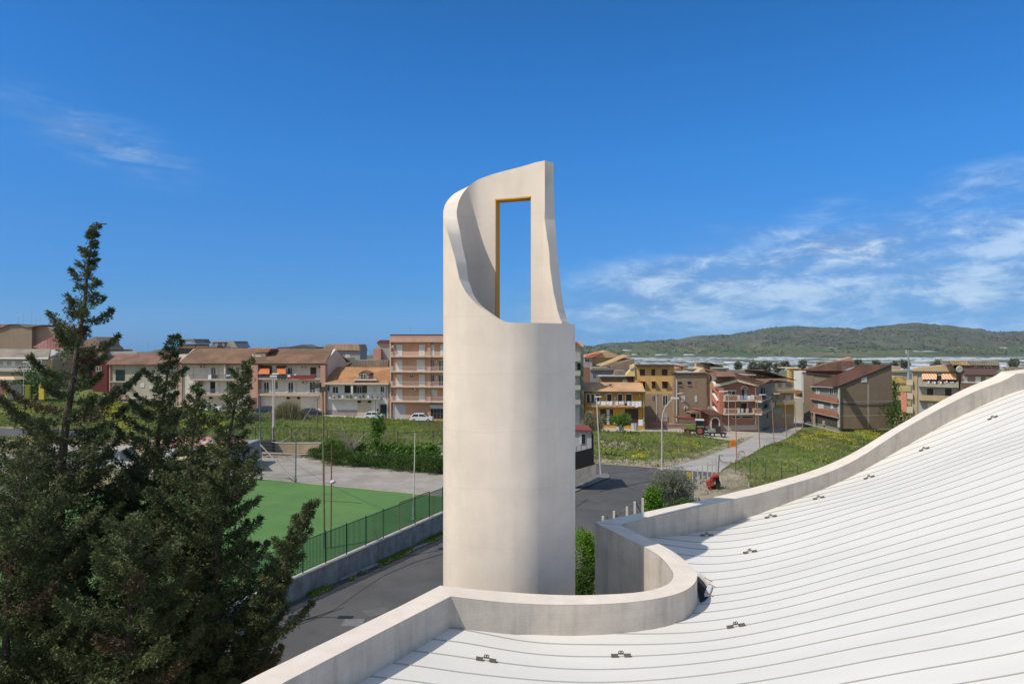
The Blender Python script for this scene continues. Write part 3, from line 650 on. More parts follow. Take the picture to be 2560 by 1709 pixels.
def barfence(name, pts, zf, H, sp, m, label, rail=2, postm=None, pr=.02):
    P = np.array(pts, float); d = np.r_[0, np.cumsum(np.linalg.norm(np.diff(P, axis=0), axis=1))]
    t = thing(name, (*P[0], zf(*P[0])), label, 'fence')
    g = MB(); gr = MB()
    at = lambda s: (np.interp(s, d, P[:,0]), np.interp(s, d, P[:,1]))
    for s in np.arange(0, d[-1], sp):
        x, y = at(s); z = zf(x, y); g.box(x-.012, x+.012, y-.012, y+.012, z, z+H)
    o = g.build('fence_bars', m, t); o['kind'] = 'stuff'
    for r_ in ((.15, H-.12) if rail == 2 else (H-.05,)):
        rr = [(*at(s), zf(*at(s))+r_) for s in np.linspace(0, d[-1], max(2, int(d[-1]/3)))]
        g = MB(); g.tube(rr, .02, 4); g.build('fence_rail', m, t)
    for s in np.arange(0, d[-1]+.01, 2.2):
        x, y = at(s); z = zf(x, y); g = MB(); g.box(x-.03, x+.03, y-.03, y+.03, z, z+H+.05); g.build('fence_post', postm or m, t)
    return t
barfence('field_fence', [(-60, BACKY+.4), (-41, BACKY+.2), (-14, BACKY+.3)], lambda x, y: -12.3 if x < -23.3 else -12.72, 1.85, .16, M_iron, 'long dark bar fence along the back of the yard before the green field')
barfence('field_fence', [(-14, BACKY+.3), (-3, BACKY+4)], lambda x, y: -12.9, 1.85, .16, M_iron, 'dark bar fence running on behind the tower from the shrubs')
barfence('lane_fence', [PX(-60,1140,78)[:2], PX(300,1140,80)[:2]], lambda x, y: -12.2, 1.3, .18, M_iron, 'dark bar fence beside the asphalt lane at far left behind the tall conifer')
# ------------------------------------------------------------ buildings
Fr = {'A':(0,780,2349/640), 'B':(500,780,2349/640), 'C':(1400,780,2349/640), 'D':(1920,780,2349/640), 'S':(1700,900,2349/320), 'Y':(1430,840,2091/320), 'E':(1980,860,2349/420), 'L':(0,780,2281/320), 'P':(0,0,1)}
def q_(fr, x, y): o = Fr[fr]; return o[0]+x/o[2], o[1]+y/o[2]
M_glass = mat('dark_window_glass', (.025,.028,.032), .12, .2, 3, spec=.6)
M_shut = mat('white_shutter', (.58,.57,.53), .7, .05, 3)
M_brown = mat('dark_brown_wood', (.055,.022,.016), .7, .15, 3)
M_shbr = mat('brown_shutter', (.20,.10,.06), .7, .15, 3)
M_rail = mat('grey_railing', (.30,.30,.29), .6, .1, 3)
M_railw = mat('white_railing', (.62,.60,.56), .6, .05, 3)
M_slab = mat('balcony_slab', (.46,.36,.30), .9, .1, 2)
M_slabg = mat('grey_concrete_slab', (.36,.33,.28), .9, .12, 2, stain=.3)
M_acc = mat('air_conditioner_casing', (.52,.51,.47), .7, .05, 4)
M_laund = mat('white_laundry', (.75,.75,.74), .9, .04, 4)
M_plant = mat('potted_green', (.06,.12,.03), .9, .3, 6)
def tilemat(name, col, ang=0.0, pitch=.33, n=.22):
    if name in MATS: return MATS[name]
    m = mat(name, col, .92, n, .55, 0, 1, col2=tuple(c*.72 for c in col)); nt = m.node_tree; N = nt.nodes; L = nt.links; b = N['Principled BSDF']
    g = N.new('ShaderNodeNewGeometry'); mp = N.new('ShaderNodeMapping'); L.new(g.outputs['Position'], mp.inputs[0]); mp.inputs['Rotation'].default_value = (0, 0, -ang)
    wv = N.new('ShaderNodeTexWave'); wv.wave_type = 'BANDS'; wv.bands_direction = 'X'; wv.inputs['Scale'].default_value = .314/pitch; wv.inputs['Distortion'].default_value = .6; wv.inputs['Detail'].default_value = 2
    L.new(mp.outputs[0], wv.inputs['Vector'])
    bp = N.new('ShaderNodeBump'); bp.inputs['Strength'].default_value = .6; bp.inputs['Distance'].default_value = .12; L.new(wv.outputs['Fac'], bp.inputs['Height']); L.new(bp.outputs[0], b.inputs['Normal'])
    return m
class House:
    """a building whose front wall is a vertical plane through two plan points given as photo x + depth"""
    def __init__(s, name, label, fr, x0, x1, Y0, Y1, zb=None, group=None, cat='house'):
        s.fr = fr; a, _ = q_(fr, x0, 0); b_, _ = q_(fr, x1, 0)
        s.A = PX(a, CY, Y0)[:2]; s.B = PX(b_, CY, Y1)[:2]; s.L = np.linalg.norm(s.B-s.A); s.u = (s.B-s.A)/s.L
        s.n = np.array((s.u[1], -s.u[0])); s.x0, s.x1 = x0, x1
        zg = [float(hraw(*p)) for p in (s.A, s.B, s.A-s.n*8, s.B-s.n*8)]
        s.zb = (min(zg)-.4) if zb is None else zb
        c = (s.A+s.B)/2; s.t = thing(name, (*c, s.zb), label, cat, group)
    def U(s, x, y, d=0.0):                         # (frame pixel on the plane offset outwards by d) -> (u, z)
        px, py = q_(s.fr, x, y); a = (px-CX)/F
        P0 = s.A+s.n*d; den = s.n[0]*a+s.n[1]; Y = (P0@s.n)/den
        return (np.array((a*Y, Y))-P0)@s.u, (CY-py)/F*Y
    def W(s, u, z, d=0.0):
        p = s.A+s.u*u+s.n*d; return (p[0], p[1], z)
    def P(s, x, y, d=0.0):
        u, z = s.U(x, y, d); return s.W(u, z, d)
    def rect(s, x0, y0, x1, y1, d1, d0=0.0, mb=None):
        mb = mb or MB(); u0, z1 = s.U(x0, y0, d1); u1, _ = s.U(x1, y0, d1); _, z0 = s.U((x0+x1)/2, y1, d1)
        _, z1 = s.U((x0+x1)/2, y0, d1)
        return mb.hexa([s.W(u0,z0,d1), s.W(u1,z0,d1), s.W(u1,z0,d0), s.W(u0,z0,d0)], [s.W(u0,z1,d1), s.W(u1,z1,d1), s.W(u1,z1,d0), s.W(u0,z1,d0)])
    def box(s, name, x0, y0, x1, y1, m, d1=.06, d0=0.0, parent=None, label=None):
        return s.rect(x0, y0, x1, y1, d1, d0).build(name, m, parent or s.t, label)
    def body(s, m, ytop, D, yridge=None, mode='flat', par=0.0, name='wall', label=None, x0=None, x1=None):
        x0 = s.x0 if x0 is None else x0; x1 = s.x1 if x1 is None else x1
        u0, _ = s.U(x0, ytop); u1, _ = s.U(x1, ytop); _, ze = s.U((x0+x1)/2, ytop)
        s.D = D; s.ze = ze
        if mode == 'flat': prof = [(0, s.zb), (0, ze), (-D, ze), (-D, s.zb)]
        elif mode == 'gable':
            _, zr = s.U((x0+x1)/2, yridge, -D/2); s.zr = zr; prof = [(0, s.zb), (0, ze), (-D/2, zr-.12), (-D, ze), (-D, s.zb)]
        elif mode == 'shed':
            _, zr = s.U((x0+x1)/2, yridge, -D); s.zr = zr; prof = [(0, s.zb), (0, ze), (-D, zr-.12), (-D, s.zb)]
        g = MB(); g.hexa([s.W(u0, z, d) for d, z in prof], [s.W(u1, z, d) for d, z in prof]); return g.build(name, m, s.t, label)
    def roof(s, m, xe0, xe1, xr0, xr1, ye, yr, oh=.9, D=None, th=.16, shed=False, fascia=None, name='roof'):
        D = D or s.D; dr = -D if shed else -D/2
        E0 = np.array(s.P(xe0, ye, oh)); E1 = np.array(s.P(xe1, ye, oh)); E1[2] = E0[2] = (E0[2]+E1[2])/2
        R0 = np.array(s.P(xr0, yr, dr)); R1 = np.array(s.P(xr1, yr, dr)); R1[2] = R0[2] = (R0[2]+R1[2])/2
        T = np.array((0, 0, -th)); g = MB(); g.hexa([E0+T, E1+T, R1+T, R0+T], [E0, E1, R1, R0])
        if not shed:
            off = -(2*(-dr)+2*oh); nn_ = np.array((*(s.n*off), 0)); B0 = E0+nn_; B1 = E1+nn_
            g.hexa([R0+T+[0,0,-.004], R1+T+[0,0,-.004], B1+T, B0+T], [R0+[0,0,-.004], R1+[0,0,-.004], B1, B0])
        o = g.build(name, m, s.t)
        if fascia is not None:
            f_ = MB(); n3 = np.array((*(s.n*.07), 0)); f_.hexa([E0+n3+T*1.5, E1+n3+T*1.5, E1+n3*.05+T*1.5, E0+n3*.05+T*1.5], [E0+n3-T*.1, E1+n3-T*.1, E1+n3*.05-T*.1, E0+n3*.05-T*.1]); f_.build('fascia', fascia, o)
        return o
    def win(s, x0, y0, x1, y1, k='d', fm=None, d=0.0, hood=None):
        """d glass, white frame; s closed white shutters; b brown; o open shutters either side; h hole"""
        g = MB(); w_ = (x1-x0); e = max(w_*.09, 2.0)
        fm = fm or M_shut
        if k == 'h': return s.box('window_opening', x0, y0, x1, y1, M_dark, .03+d, -.02+d)
        if k in 'sb':
            m = M_shut if k == 's' else M_brown; xm = (x0+x1)/2
            o = s.box('window_frame', x0-1.5, y0-1.5, x1+1.5, y1, fm, .05+d, d-.02)
            for a, b_ in ((x0, xm-.6), (xm+.6, x1)): s.box('shutter', a, y0, b_, y1-.5, m, .085+d, .051+d, o)
            if k == 'b': pass
            return o
        s.rect(x0, y0, x1, y0+e, .07+d, d-.02, g); s.rect(x0, y1-e*.8, x1, y1, .07+d, d-.02, g)
        xm = (x0+x1)/2; s.rect(x0, y0+e, x0+e*.8, y1-e*.8, .07+d, d-.02, g); s.rect(x1-e*.8, y0+e, x1, y1-e*.8, .07+d, d-.02, g); s.rect(xm-e*.4, y0+e, xm+e*.4, y1-e*.8, .07+d, d-.02, g)
        o = g.build('window_frame', fm, s.t)
        s.box('pane', x0+e*.5, y0+e*.5, x1-e*.5, y1-e*.4, M_glass, .035+d, d-.01, o)
        if k == 'o':
            for a, b_ in ((x0-w_*.42, x0-1), (x1+1, x1+w_*.42)): s.box('shutter', a, y0, b_, y1, M_shut, .1+d, .04+d, o)
        return o
    def balcony(s, x0, x1, yr, ys, yb, dep=1.2, m=None, rm=None, solid=None, sp=.14):
        """railing from yr down to slab top ys, slab bottom yb (all as seen on the front edge)"""
        o = s.box('balcony', x0, ys, x1, yb, m or M_slab, dep, -.02)
        u0, zt_ = s.U(x0, yr, dep); u1, _ = s.U(x1, yr, dep); _, zs = s.U((x0+x1)/2, ys, dep); _, zt_ = s.U((x0+x1)/2, yr, dep)
        if solid is not None:
            g = MB()
            g.hexa([s.W(u0,zs,dep), s.W(u1,zs,dep), s.W(u1,zs,dep-.14), s.W(u0,zs,dep-.14)], [s.W(u0,zt_,dep), s.W(u1,zt_,dep), s.W(u1,zt_,dep-.14), s.W(u0,zt_,dep-.14)])
            for uu in (u0, u1-.14): g.hexa([s.W(uu,zs,dep-.14), s.W(uu+.14,zs,dep-.14), s.W(uu+.14,zs,0), s.W(uu,zs,0)], [s.W(uu,zt_,dep-.14), s.W(uu+.14,zt_,dep-.14), s.W(uu+.14,zt_,0), s.W(uu,zt_,0)])
            r = g.build('parapet', solid, o); return o
        g = MB(); pts = [(u, dep-.05) for u in np.arange(u0+.03, u1, sp)]+[(uu, d) for uu in (u0+.03, u1-.03) for d in np.arange(.05, dep-.05, sp)]
        for u, d in pts: g.hexa([s.W(u-.011,zs,d+.011), s.W(u+.011,zs,d+.011), s.W(u+.011,zs,d-.011), s.W(u-.011,zs,d-.011)], [s.W(u-.011,zt_,d+.011), s.W(u+.011,zt_,d+.011), s.W(u+.011,zt_,d-.011), s.W(u-.011,zt_,d-.011)])
        for z in (zt_, zs+.12):
            g.bar(s.W(u0,z,dep-.05), s.W(u1,z,dep-.05), .028)
            for uu in (u0+.02, u1-.02): g.bar(s.W(uu,z,dep-.05), s.W(uu,z,0), .028)
        r = g.build('railing', rm or M_rail, o); r['kind'] = 'stuff'
        return o
    def cloth(s, x0, y0, x1, y1, d, m, nm='laundry'):
        u0, z1 = s.U(x0, y0, d); u1, z0 = s.U(x1, y1, d); g = MB(); k = 6; vs = []
        for j in range(2):
            for i in range(k+1):
                u = u0+(u1-u0)*i/k; vs.append(s.W(u, (z1, z0)[j]+(.0 if j == 0 else rnd.uniform(-.08,.08)), d+.03*sin(i*2.4)))
        g.add(vs, [(i, i+1, k+2+i, k+1+i) for i in range(k)]); return tag(g.build(nm, m), 'washing hung out to dry', 'laundry') if False else g.build(nm, m, s.t)
    def ac(s, x0, y0, x1, y1, d=.0):
        o = s.box('air_conditioner', x0, y0, x1, y1, M_acc, d+.35, d); xm = x0+(x1-x0)*.36; r = (y1-y0)*.34; ym = (y0+y1)/2
        c = np.array(s.P(xm, ym, d+.36)); e = np.array(s.P(xm+r, ym, d+.36)); R_ = np.linalg.norm(c-e); g = MB()
        ring = [tuple(c+np.array((*(s.u*cos(t)*R_), sin(t)*R_))) for t in np.linspace(0, 2*pi, 9)[:-1]]
        g.add(ring, [tuple(range(8))]); g.build('fan_grille', M_dark, o)
    def poly(s, name, pts, m, d1, d0, parent=None, label=None):
        f_ = [s.U(x, y, d1) for x, y in pts]; g = MB()
        g.hexa([s.W(u, z, d1) for u, z in f_], [s.W(u, z, d0) for u, z in f_]); return g.build(name, m, parent or s.t, label)
    def pipe(s, x, y0, y1, m=None, d=.1):
        g = MB(); g.bar(s.P(x, y0, d), s.P(x, y1, d), .06, 6); g.build('drain_pipe', m or M_acc, s.t)
    def antenna(s, x, y0, y1, d=-3.0):
        a = np.array(s.P(x, y1, d)); b_ = np.array(s.P(x, y0, d)); b_[:2] = a[:2]; g = MB(); g.bar(a, b_, .03)
        H = b_[2]-a[2]
        for k in range(3):
            z = b_[2]-.1-k*.28; g.bar((b_[0]-.35, b_[1], z), (b_[0]+.35, b_[1], z), .018)
        g.build('antenna', M_steel, s.t)

def W_(n, c, **k): return mat(n, c, .92, .07, .5, .15, 10, stain=k.pop('stain', .18), **k)
M_cw = W_('cream_house_wall', (.60,.55,.46)); M_bw = W_('bare_concrete_wall', (.40,.36,.28), stain=.4); M_pw = W_('salmon_pink_wall', (.44,.25,.19)); M_ww = W_('white_house_wall', (.62,.60,.53))
M_peach = W_('peach_wall', (.52,.29,.19)); M_och = W_('ochre_wall', (.52,.34,.13)); M_yel = W_('deep_yellow_wall', (.52,.27,.035)); M_salm = W_('terracotta_wall', (.33,.15,.105)); M_tan = W_('tan_wall', (.42,.31,.18))
M_gr = W_('grey_house_wall', (.36,.34,.31)); M_brw = W_('brown_gable_wall', (.27,.205,.15), stain=.3); M_ygr = W_('pale_green_grey_wall', (.45,.45,.36)); M_gw = W_('pale_yellow_wall', (.62,.50,.22))
M_garage = mat('cream_garage_door', (.50,.41,.29), .7, .06, 2); M_ggd = mat('grey_roller_door', (.40,.40,.39), .6, .05, 2)
T_br = tilemat('brown_roof_tiles', (.21,.125,.075)); T_or = tilemat('orange_roof_tiles', (.42,.22,.10)); T_rd = tilemat('red_brown_roof_tiles', (.23,.125,.085)); T_gy = tilemat('grey_brown_roof_tiles', (.27,.235,.185)); T_lo = tilemat('light_orange_roof_tiles', (.56,.33,.17), n=.12); T_pk = tilemat('pinkish_roof_sheets', (.45,.22,.20)); T_go = tilemat('pale_ochre_roof_tiles', (.50,.34,.18)); T_mar = tilemat('maroon_roof_sheets', (.155,.078,.058), n=.1)
B_tan = brick_mat('tan_block_wall', (.33,.235,.155), (.28,.20,.13), (.22,.18,.13)); B_brn = brick_mat('brown_block_wall', (.245,.18,.12), (.21,.155,.105), (.17,.14,.10), -.35)
M_vrust = mat('brick_red_render', (.36,.15,.09), .9, .1, 2)

# --- left street row ---
H1 = House('row_house', 'bare concrete house with one big dark opening, left end of the row', 'A', 1000, 1628, 138, 137)
H1.body(M_bw, 470, 11, 380, 'gable'); H1.roof(T_rd, 968, 1640, 1085, 1640, 476, 380, .9)
H1.box('window_opening', 1060, 528, 1145, 632, mat('dark_green_glass', (.012,.03,.028), .3), .03, -.02)
for x0, y0, x1, y1 in ((1290,528,1326,578),(1388,528,1420,560)): H1.win(x0, y0, x1, y1, 'd', M_bw)
H1.win(1290,652,1325,690,'s'); H1.box('window_opening', 1368, 678, 1480, 702, M_acc, .03, -.02)
H1.box('ledge', 1000, 634, 1160, 646, M_slabg, .9); H1.box('pier', 1000, 478, 1012, 792, M_pw, .25); H1.box('plinth', 1040, 760, 1150, 800, mat('pink_plaster', (.50,.33,.25), .9), .8); H1.box('render_patch', 1040, 690, 1130, 715, M_acc, .01)
H1.box('plinth', 1170, 792, 1380, 830, M_bw, 1.5)
H2 = House('row_house', 'white three storey row house with two balconies, a white car in front', 'A', 1640, 2292, 137, 136.5)
H2.body(M_cw, 462, 12, 330, 'gable'); H2.roof(T_br, 1630, 2310, 1790, 2390, 470, 330, 1.3, fascia=M_brown)
H2.box('corner_pier', 1636, 478, 1668, 880, mat('pink_plaster', (.50,.33,.25)), .35); H2.box('corner_pier', 2055, 480, 2068, 615, M_cw, 1.1)
for a in ((1730,505,1772,572,'s'),(1935,505,1980,612,'o'),(2080,505,2112,612,'o'),(2165,505,2195,572,'d'),(1730,642,1770,705,'s'),(2078,637,2112,745,'o'),(2210,640,2240,745,'s')): H2.win(*a)
H2.box('open_door', 1930, 637, 1975, 748, M_dark, .04); H2.box('door_leaf', 1975, 637, 2008, 748, M_shut, .12); H2.box('door_leaf', 1900, 640, 1928, 748, M_shut, .12)
H2.balcony(1745, 2220, 572, 613, 628); H2.balcony(1745, 2285, 708, 748, 766)
for a in ((1663,490,1697,512),(1833,488,1866,512),(1830,633,1865,655)): H2.ac(*a)
H2.cloth(1910,575,1938,617,1.25,M_laund); H2.cloth(1948,574,1998,600,1.25,mat('dark_laundry',(.05,.05,.06))); H2.cloth(2075,572,2110,590,1.25,mat('blue_laundry',(.45,.52,.62)))
H2.box('garage_door', 1915, 782, 2045, 885, M_garage, .06); H2.box('vent_window', 1917, 778, 1947, 796, M_dark, .1); H2.box('vent_window', 2008, 780, 2035, 796, M_dark, .1); H2.box('garage_door', 1700, 790, 1850, 880, M_cw, .06); H2.box('plinth', 2045, 850, 2290, 902, M_acc, .05)
H3 = House('row_house', 'row house with orange awnings and red cloths on its upper balcony', 'B', 450, 1150, 136.5, 135)
H3.body(M_cw, 462, 12, 333, 'gable'); H3.roof(T_br, 440, 1150, 560, 1218, 470, 333, 1.3, fascia=M_brown)
H3.box('corner_pier', 455, 478, 530, 908, M_pw, 1.3); H3.box('corner_pier', 1105, 475, 1150, 935, M_pw, 1.3)
H3.balcony(530, 1105, 570, 606, 620); H3.balcony(448, 1105, 712, 750, 768)
H3.box('loggia_shade', 533, 490, 660, 600, mat('dark_loggia_shade', (.12,.06,.045)), .05); H3.box('loggia_shade', 700, 490, 800, 600, mat('dark_loggia_shade', (.12,.06,.045)), .05)  # flat dark panels, the shade inside the loggias put into their colour
aw = mat('orange_awning_cloth', (.62,.19,.07), .9, .08, 3)
for a, b_ in ((533,637),(705,786)):
    g = MB(); p = [H3.P(a,514,.9), H3.P(b_,514,.9), H3.P(b_,566,1.35), H3.P(a,566,1.35)]; g.hexa([np.array(v)-[0,0,.03] for v in p], p); g.build('awning', aw, H3.t)
for a in ((805,505,850,600,'o'),(1012,505,1065,600,'b'),(585,640,634,740,'o'),(690,637,713,705,'d'),(808,642,857,740,'o'),(1005,637,1057,740,'o')): H3.win(*a)
for a in ((1085,490,1117,514),(925,498,962,516),(933,632,968,656)): H3.ac(*a)
H3.cloth(800,577,1050,612,1.24,mat('dark_red_cloth',(.22,.04,.03))); H3.cloth(708,575,790,614,1.24,mat('dark_green_cloth',(.03,.06,.045))); H3.cloth(803,574,828,594,1.28,M_laund); H3.cloth(862,568,882,580,1.28,M_laund)
H3.box('front_door', 462, 785, 518, 900, mat('brown_door', (.16,.09,.06)), 1.36, 1.28); H3.box('panel', 535, 780, 786, 905, M_cw, .05); H3.box('garage_door', 790, 778, 920, 862, M_garage, .06); H3.box('vent_window', 795, 778, 822, 797, M_dark, .1); H3.box('vent_window', 890, 778, 918, 796, M_dark, .1)
# dormer between the two roofs
g = MB(); 
def onroof(H, x, y, k): return np.array(H.P(x, y, k))
dm = H3; d0 = -2.0
dm.poly('dormer', [(478,432),(478,378),(600,378),(600,432)], M_cw, d0, d0-3); dm.win(510,388,560,430,'s',d=d0+.01)
dm.poly('dormer_roof', [(468,372),(490,336),(650,336),(618,372)], tilemat('bright_orange_roof_tiles',(.46,.19,.09)), d0+.35, d0-3.2)
H4 = House('row_house', 'low white house with orange tiled roof, arched dormer and one plant filled balcony', 'B', 1146, 1728, 134.5, 134)
H4.body(M_ww, 648, 14, 503, 'gable'); H4.roof(T_or, 1142, 1732, 1222, 1745, 652, 502, 1.1, fascia=M_acc)
H4.poly('dormer', [(1460,620),(1460,566),(1497,545),(1545,566),(1545,620)], mat('rusty_dormer_face',(.36,.24,.17)), -.6, -3.5); H4.poly('dormer_roof', [(1452,566),(1498,536),(1552,562),(1552,570),(1498,545),(1452,574)], T_rd, -.35, -3.8); H4.win(1470,566,1525,618,'d',d=-.58)
H4.balcony(1405, 1620, 590, 618, 626, .9, M_ww)
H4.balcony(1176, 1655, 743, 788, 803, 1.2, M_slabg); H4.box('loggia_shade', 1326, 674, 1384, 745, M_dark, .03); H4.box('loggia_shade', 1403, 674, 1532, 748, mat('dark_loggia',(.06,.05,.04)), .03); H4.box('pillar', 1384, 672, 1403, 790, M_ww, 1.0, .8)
for a in ((1215,680,1270,745,'o'),(1655,680,1690,735,'o'),(1440,680,1485,745,'d')): H4.win(*a)
H4.box('boiler_box', 1585, 697, 1602, 732, M_acc, .3)
for k in range(12): H4.cloth(1185+k*39+rnd.uniform(-8,8), 770+rnd.uniform(-14,8), 1185+k*39+18+rnd.uniform(-6,8), 788, 1.22+.03*(k%2), M_plant if k % 3 else M_laund, 'potted_plant')
H4.box('plinth', 1147, 897, 1442, 955, mat('mauve_plinth',(.30,.25,.24)), .05); H4.box('garage_door', 1443, 810, 1572, 960, M_garage, .06); H4.box('vent_window', 1445, 811, 1475, 832, M_dark, .1); H4.box('vent_window', 1541, 811, 1570, 832, M_dark, .1); H4.box('doorway_surround', 1640, 838, 1716, 962, M_gr, .07); H4.box('open_doorway', 1655, 848, 1711, 962, M_dark, .1); H4.pipe(1710, 655, 800, M_steel)
H4.box('letter_box', 1622, 890, 1636, 905, M_dark, .12)
H5 = House('apartment_block', 'five storey peach apartment block with rows of white railed balconies beside the tower', 'B', 1740, 2480, 134, 132, cat='apartment block')
H5.body(M_peach, 236, 14); H5.box('roof_parapet', 1744, 206, 2480, 238, M_pw, .5, -.5); H5.poly('cornice', [(1736,275),(1752,238),(2480,238),(2480,275)], mat('peach_cornice',(.50,.33,.24)), .9, -.02); H5.box('roof_edge', 1743, 204, 2480, 211, mat('dark_red_edge',(.06,.025,.025)), .56, -.5)
H5.box('wall_pilaster', 2088, 276, 2116, 975, M_peach, .35); H5.box('corner_pilaster', 1738, 276, 1752, 978, M_peach, .4)
for yr, ys in ((366,405),(500,545),(638,683),(776,820)): H5.balcony(1752, 2480, yr, ys, ys+9, 1.3, mat('pink_slab',(.56,.42,.33)), M_railw, sp=.16)
for y0, y1 in ((300,402),(438,542),(572,680),(704,816)):
    for x0, x1 in ((1803,1856),(2010,2062)): H5.win(x0, y0, x1, y1, 's')
for a in ((2118,300,2150,402,'s'),(2207,300,2250,402,'s'),(2118,437,2150,500,'d'),(2187,437,2240,542,'d'),(2120,572,2150,640,'d'),(2185,572,2240,680,'d'),(2118,706,2148,765,'s'),(2150,714,2175,768,'s'),(1925,572,1960,600,'d'),(1990,437,2010,542,'s')): H5.win(*a)
H5.box('boiler_box', 2162, 440, 2178, 472, M_acc, .3); H5.box('boiler_box', 2162, 585, 2178, 618, M_acc, .3); H5.ac(1942,695,1977,718); H5.pipe(1752, 276, 975, M_acc, .5)
g = MB(); g.tube([H5.P(1770,320,.5), H5.P(1775,322,.62)], [.32,.3], 10); g.build('satellite_dish', M_acc, H5.t)
H5.box('roller_door', 1768, 843, 1888, 978, M_ggd, .05); H5.box('roller_door', 2112, 850, 2300, 886, M_acc, .4); H5.box('shop_window', 2112, 886, 2300, 975, mat('dark_shop_glass',(.03,.025,.02),.3), .04)
for k in range(6): H5.box('shop_frame', 2112+k*30, 886, 2115+k*30, 975, M_rail, .09)
H5.box('shop_frame', 2112, 928, 2300, 932, M_rail, .1); H5.box('pink_plinth', 1745, 940, 1768, 978, mat('pink_plaster',(.5,.33,.25)), .06); H5.box('pink_plinth', 1888, 940, 2088, 978, mat('pink_plaster',(.5,.33,.25)), .06)
H5.antenna(1930, 135, 205, -2)
# right of the tower
H6 = House('apartment_block', 'tall pale greenish apartment block peeking out right of the tower', 'C', -60, 212, 128, 129, cat='apartment block')
H6.body(M_ygr, 318, 12); H6.poly('roof', [(-60,262),(130,262),(205,318),(-60,318)], tilemat('red_roof_sheets',(.40,.13,.09)), .3, -9); H6.poly('gable_wall', [(150,264),(216,264),(216,318),(200,318)], M_ww, -.2, -.6)
H6.box('side_pier', 190, 318, 216, 1020, mat('dark_grey_green_pier',(.14,.16,.14)), .35)
for y in (410,540,672,806):
    H6.box('balcony', -60, y, 188, y+38, W_('pale_balcony_front',(.50,.49,.41)), 1.2, 1.1); H6.box('balcony_slab', -60, y+38, 188, y+46, M_slabg, 1.2)
H6.box('window_opening', 160, 470, 186, 530, M_dark, .05); H6.box('roller_door', 150, 870, 178, 1015, M_ggd, .08)
H7 = House('balcony_house', 'deep yellow house with a long balcony hung with white washing', 'Y', 205, 1190, 131, 130)
H7.body(M_yel, 900, 9, 752, 'gable'); H7.roof(T_lo, 197, 1205, 197, 1112, 903, 752, 1.0, fascia=mat('dark_gutter',(.10,.07,.05)))
M_sur = M_laund
for x0, x1 in ((243,290),(316,448),(575,645),(752,820),(882,975)):
    H7.box('window_surround', x0-10, 938, x1+10, 1070, M_sur, .05); o = H7.box('shutter', x0, 950, x1, 1070, M_brown, .09, .05); H7.box('lintel', (x0+x1)/2-28, 932, (x0+x1)/2+28, 940, M_sur, .08)
H7.box('door_leaf', 357, 950, 392, 1070, M_acc, .13, .1)
H7.ac(498,942,552,985); H7.ac(1060,942,1112,982); H7.box('boiler_box', 693, 992, 722, 1045, M_acc, .25)
H7.balcony(236, 1140, 1068, 1145, 1158, 1.2, mat('ochre_slab',(.45,.30,.16)), M_railw, sp=.16)
H7.pts = []
for x0, x1, y1, c in ((418,448,1118,0),(470,548,1122,0),(560,600,1120,0),(608,658,1128,0),(680,722,1160,1),(712,752,1128,0),(768,800,1110,0),(808,842,1118,0),(858,898,1100,2),(896,936,1136,0),(938,968,1110,2),(975,1022,1145,0),(1032,1078,1158,0),(1080,1128,1150,0),(245,300,1088,3),(310,380,1085,3),(860,900,1136,4)):
    H7.cloth(x0, 1062, x1, y1, 1.27, (M_laund, mat('pink_laundry',(.55,.35,.33)), mat('grey_laundry',(.45,.46,.50)), mat('dark_laundry',(.05,.05,.06)), mat('black_laundry',(.03,.03,.03)))[c])
H7.poly('door_surround', [(218,1438),(218,1270),(235,1230),(280,1212),(322,1230),(342,1270),(342,1438)], M_sur, .08, 0); H7.poly('arched_door', [(232,1438),(232,1280),(248,1246),(280,1232),(308,1246),(325,1280),(325,1438)], M_dark, .12, .08)
H7.box('garage_door', 457, 1192, 672, 1446, M_brown, .06); H7.box('garage_door_glass', 566, 1195, 613, 1440, M_acc, .1, .06); 
for y in (1285, 1365): H7.box('garage_door_bar', 560, y, 618, y+8, M_brown, .13, .1)
H7.box('garage_door', 865, 1190, 1082, 1450, M_brown, .06); H7.box('white_plinth', 1083, 1360, 1160, 1462, M_sur, .05); H7.box('white_plinth', 340, 1366, 457, 1440, M_sur, .05); H7.box('white_plinth', 672, 1366, 720, 1446, M_sur, .05)
H7.pipe(1172, 905, 1460, mat('pale_pier',(.55,.52,.48)), .25); H7.pipe(1162, 905, 1460, mat('dark_gutter',(.10,.07,.05)), .15); H7.box('skylight', 605, 788, 655, 806, M_dark, -1.5, -1.8)
H8 = House('ochre_house', 'tall ochre house with three awning windows above a lower wall of bare blocks', 'Y', 1022, 1668, 142, 141)
H8.body(M_och, 486, 12); H8.box('block_wall', 1180, 944, 1668, 1400, B_tan, .03); H8.box('roof', 1045, 474, 1662, 490, mat('dark_eave',(.07,.045,.03)), 1.0, -6)
for x0, x1 in ((1108,1190),(1300,1357),(1470,1557)): H8.win(x0, 542, x1, 640, 'b', M_brown)
for x0, x1 in ((1118,1192),(1304,1360),(1474,1560)):
    H8.win(x0, 742, x1, 850, 'b', M_brown); H8.box('window_hood', x0-12, 730, x1+8, 740, mat('orange_hood',(.55,.24,.12)), 1.0)
H8.win(1308,966,1362,1070,'d'); H8.win(1480,962,1566,1138,'d'); H8.box('door', 1505, 1248, 1565, 1390, M_gr, .08)
H8.pipe(1384, 925, 1400, M_acc, .2); H8.poly('gable_end', [(882,655),(905,610),(960,560),(1018,470),(1030,655)], M_gw, .4, -6); H8.box('side_wall', 958, 482, 1010, 560, M_gw, .3, -5)
g = MB(); g.tube([H8.P(985,540,1.3), H8.P(988,545,1.4)], [.5,.46], 12); g.build('satellite_dish', M_acc, H8.t)
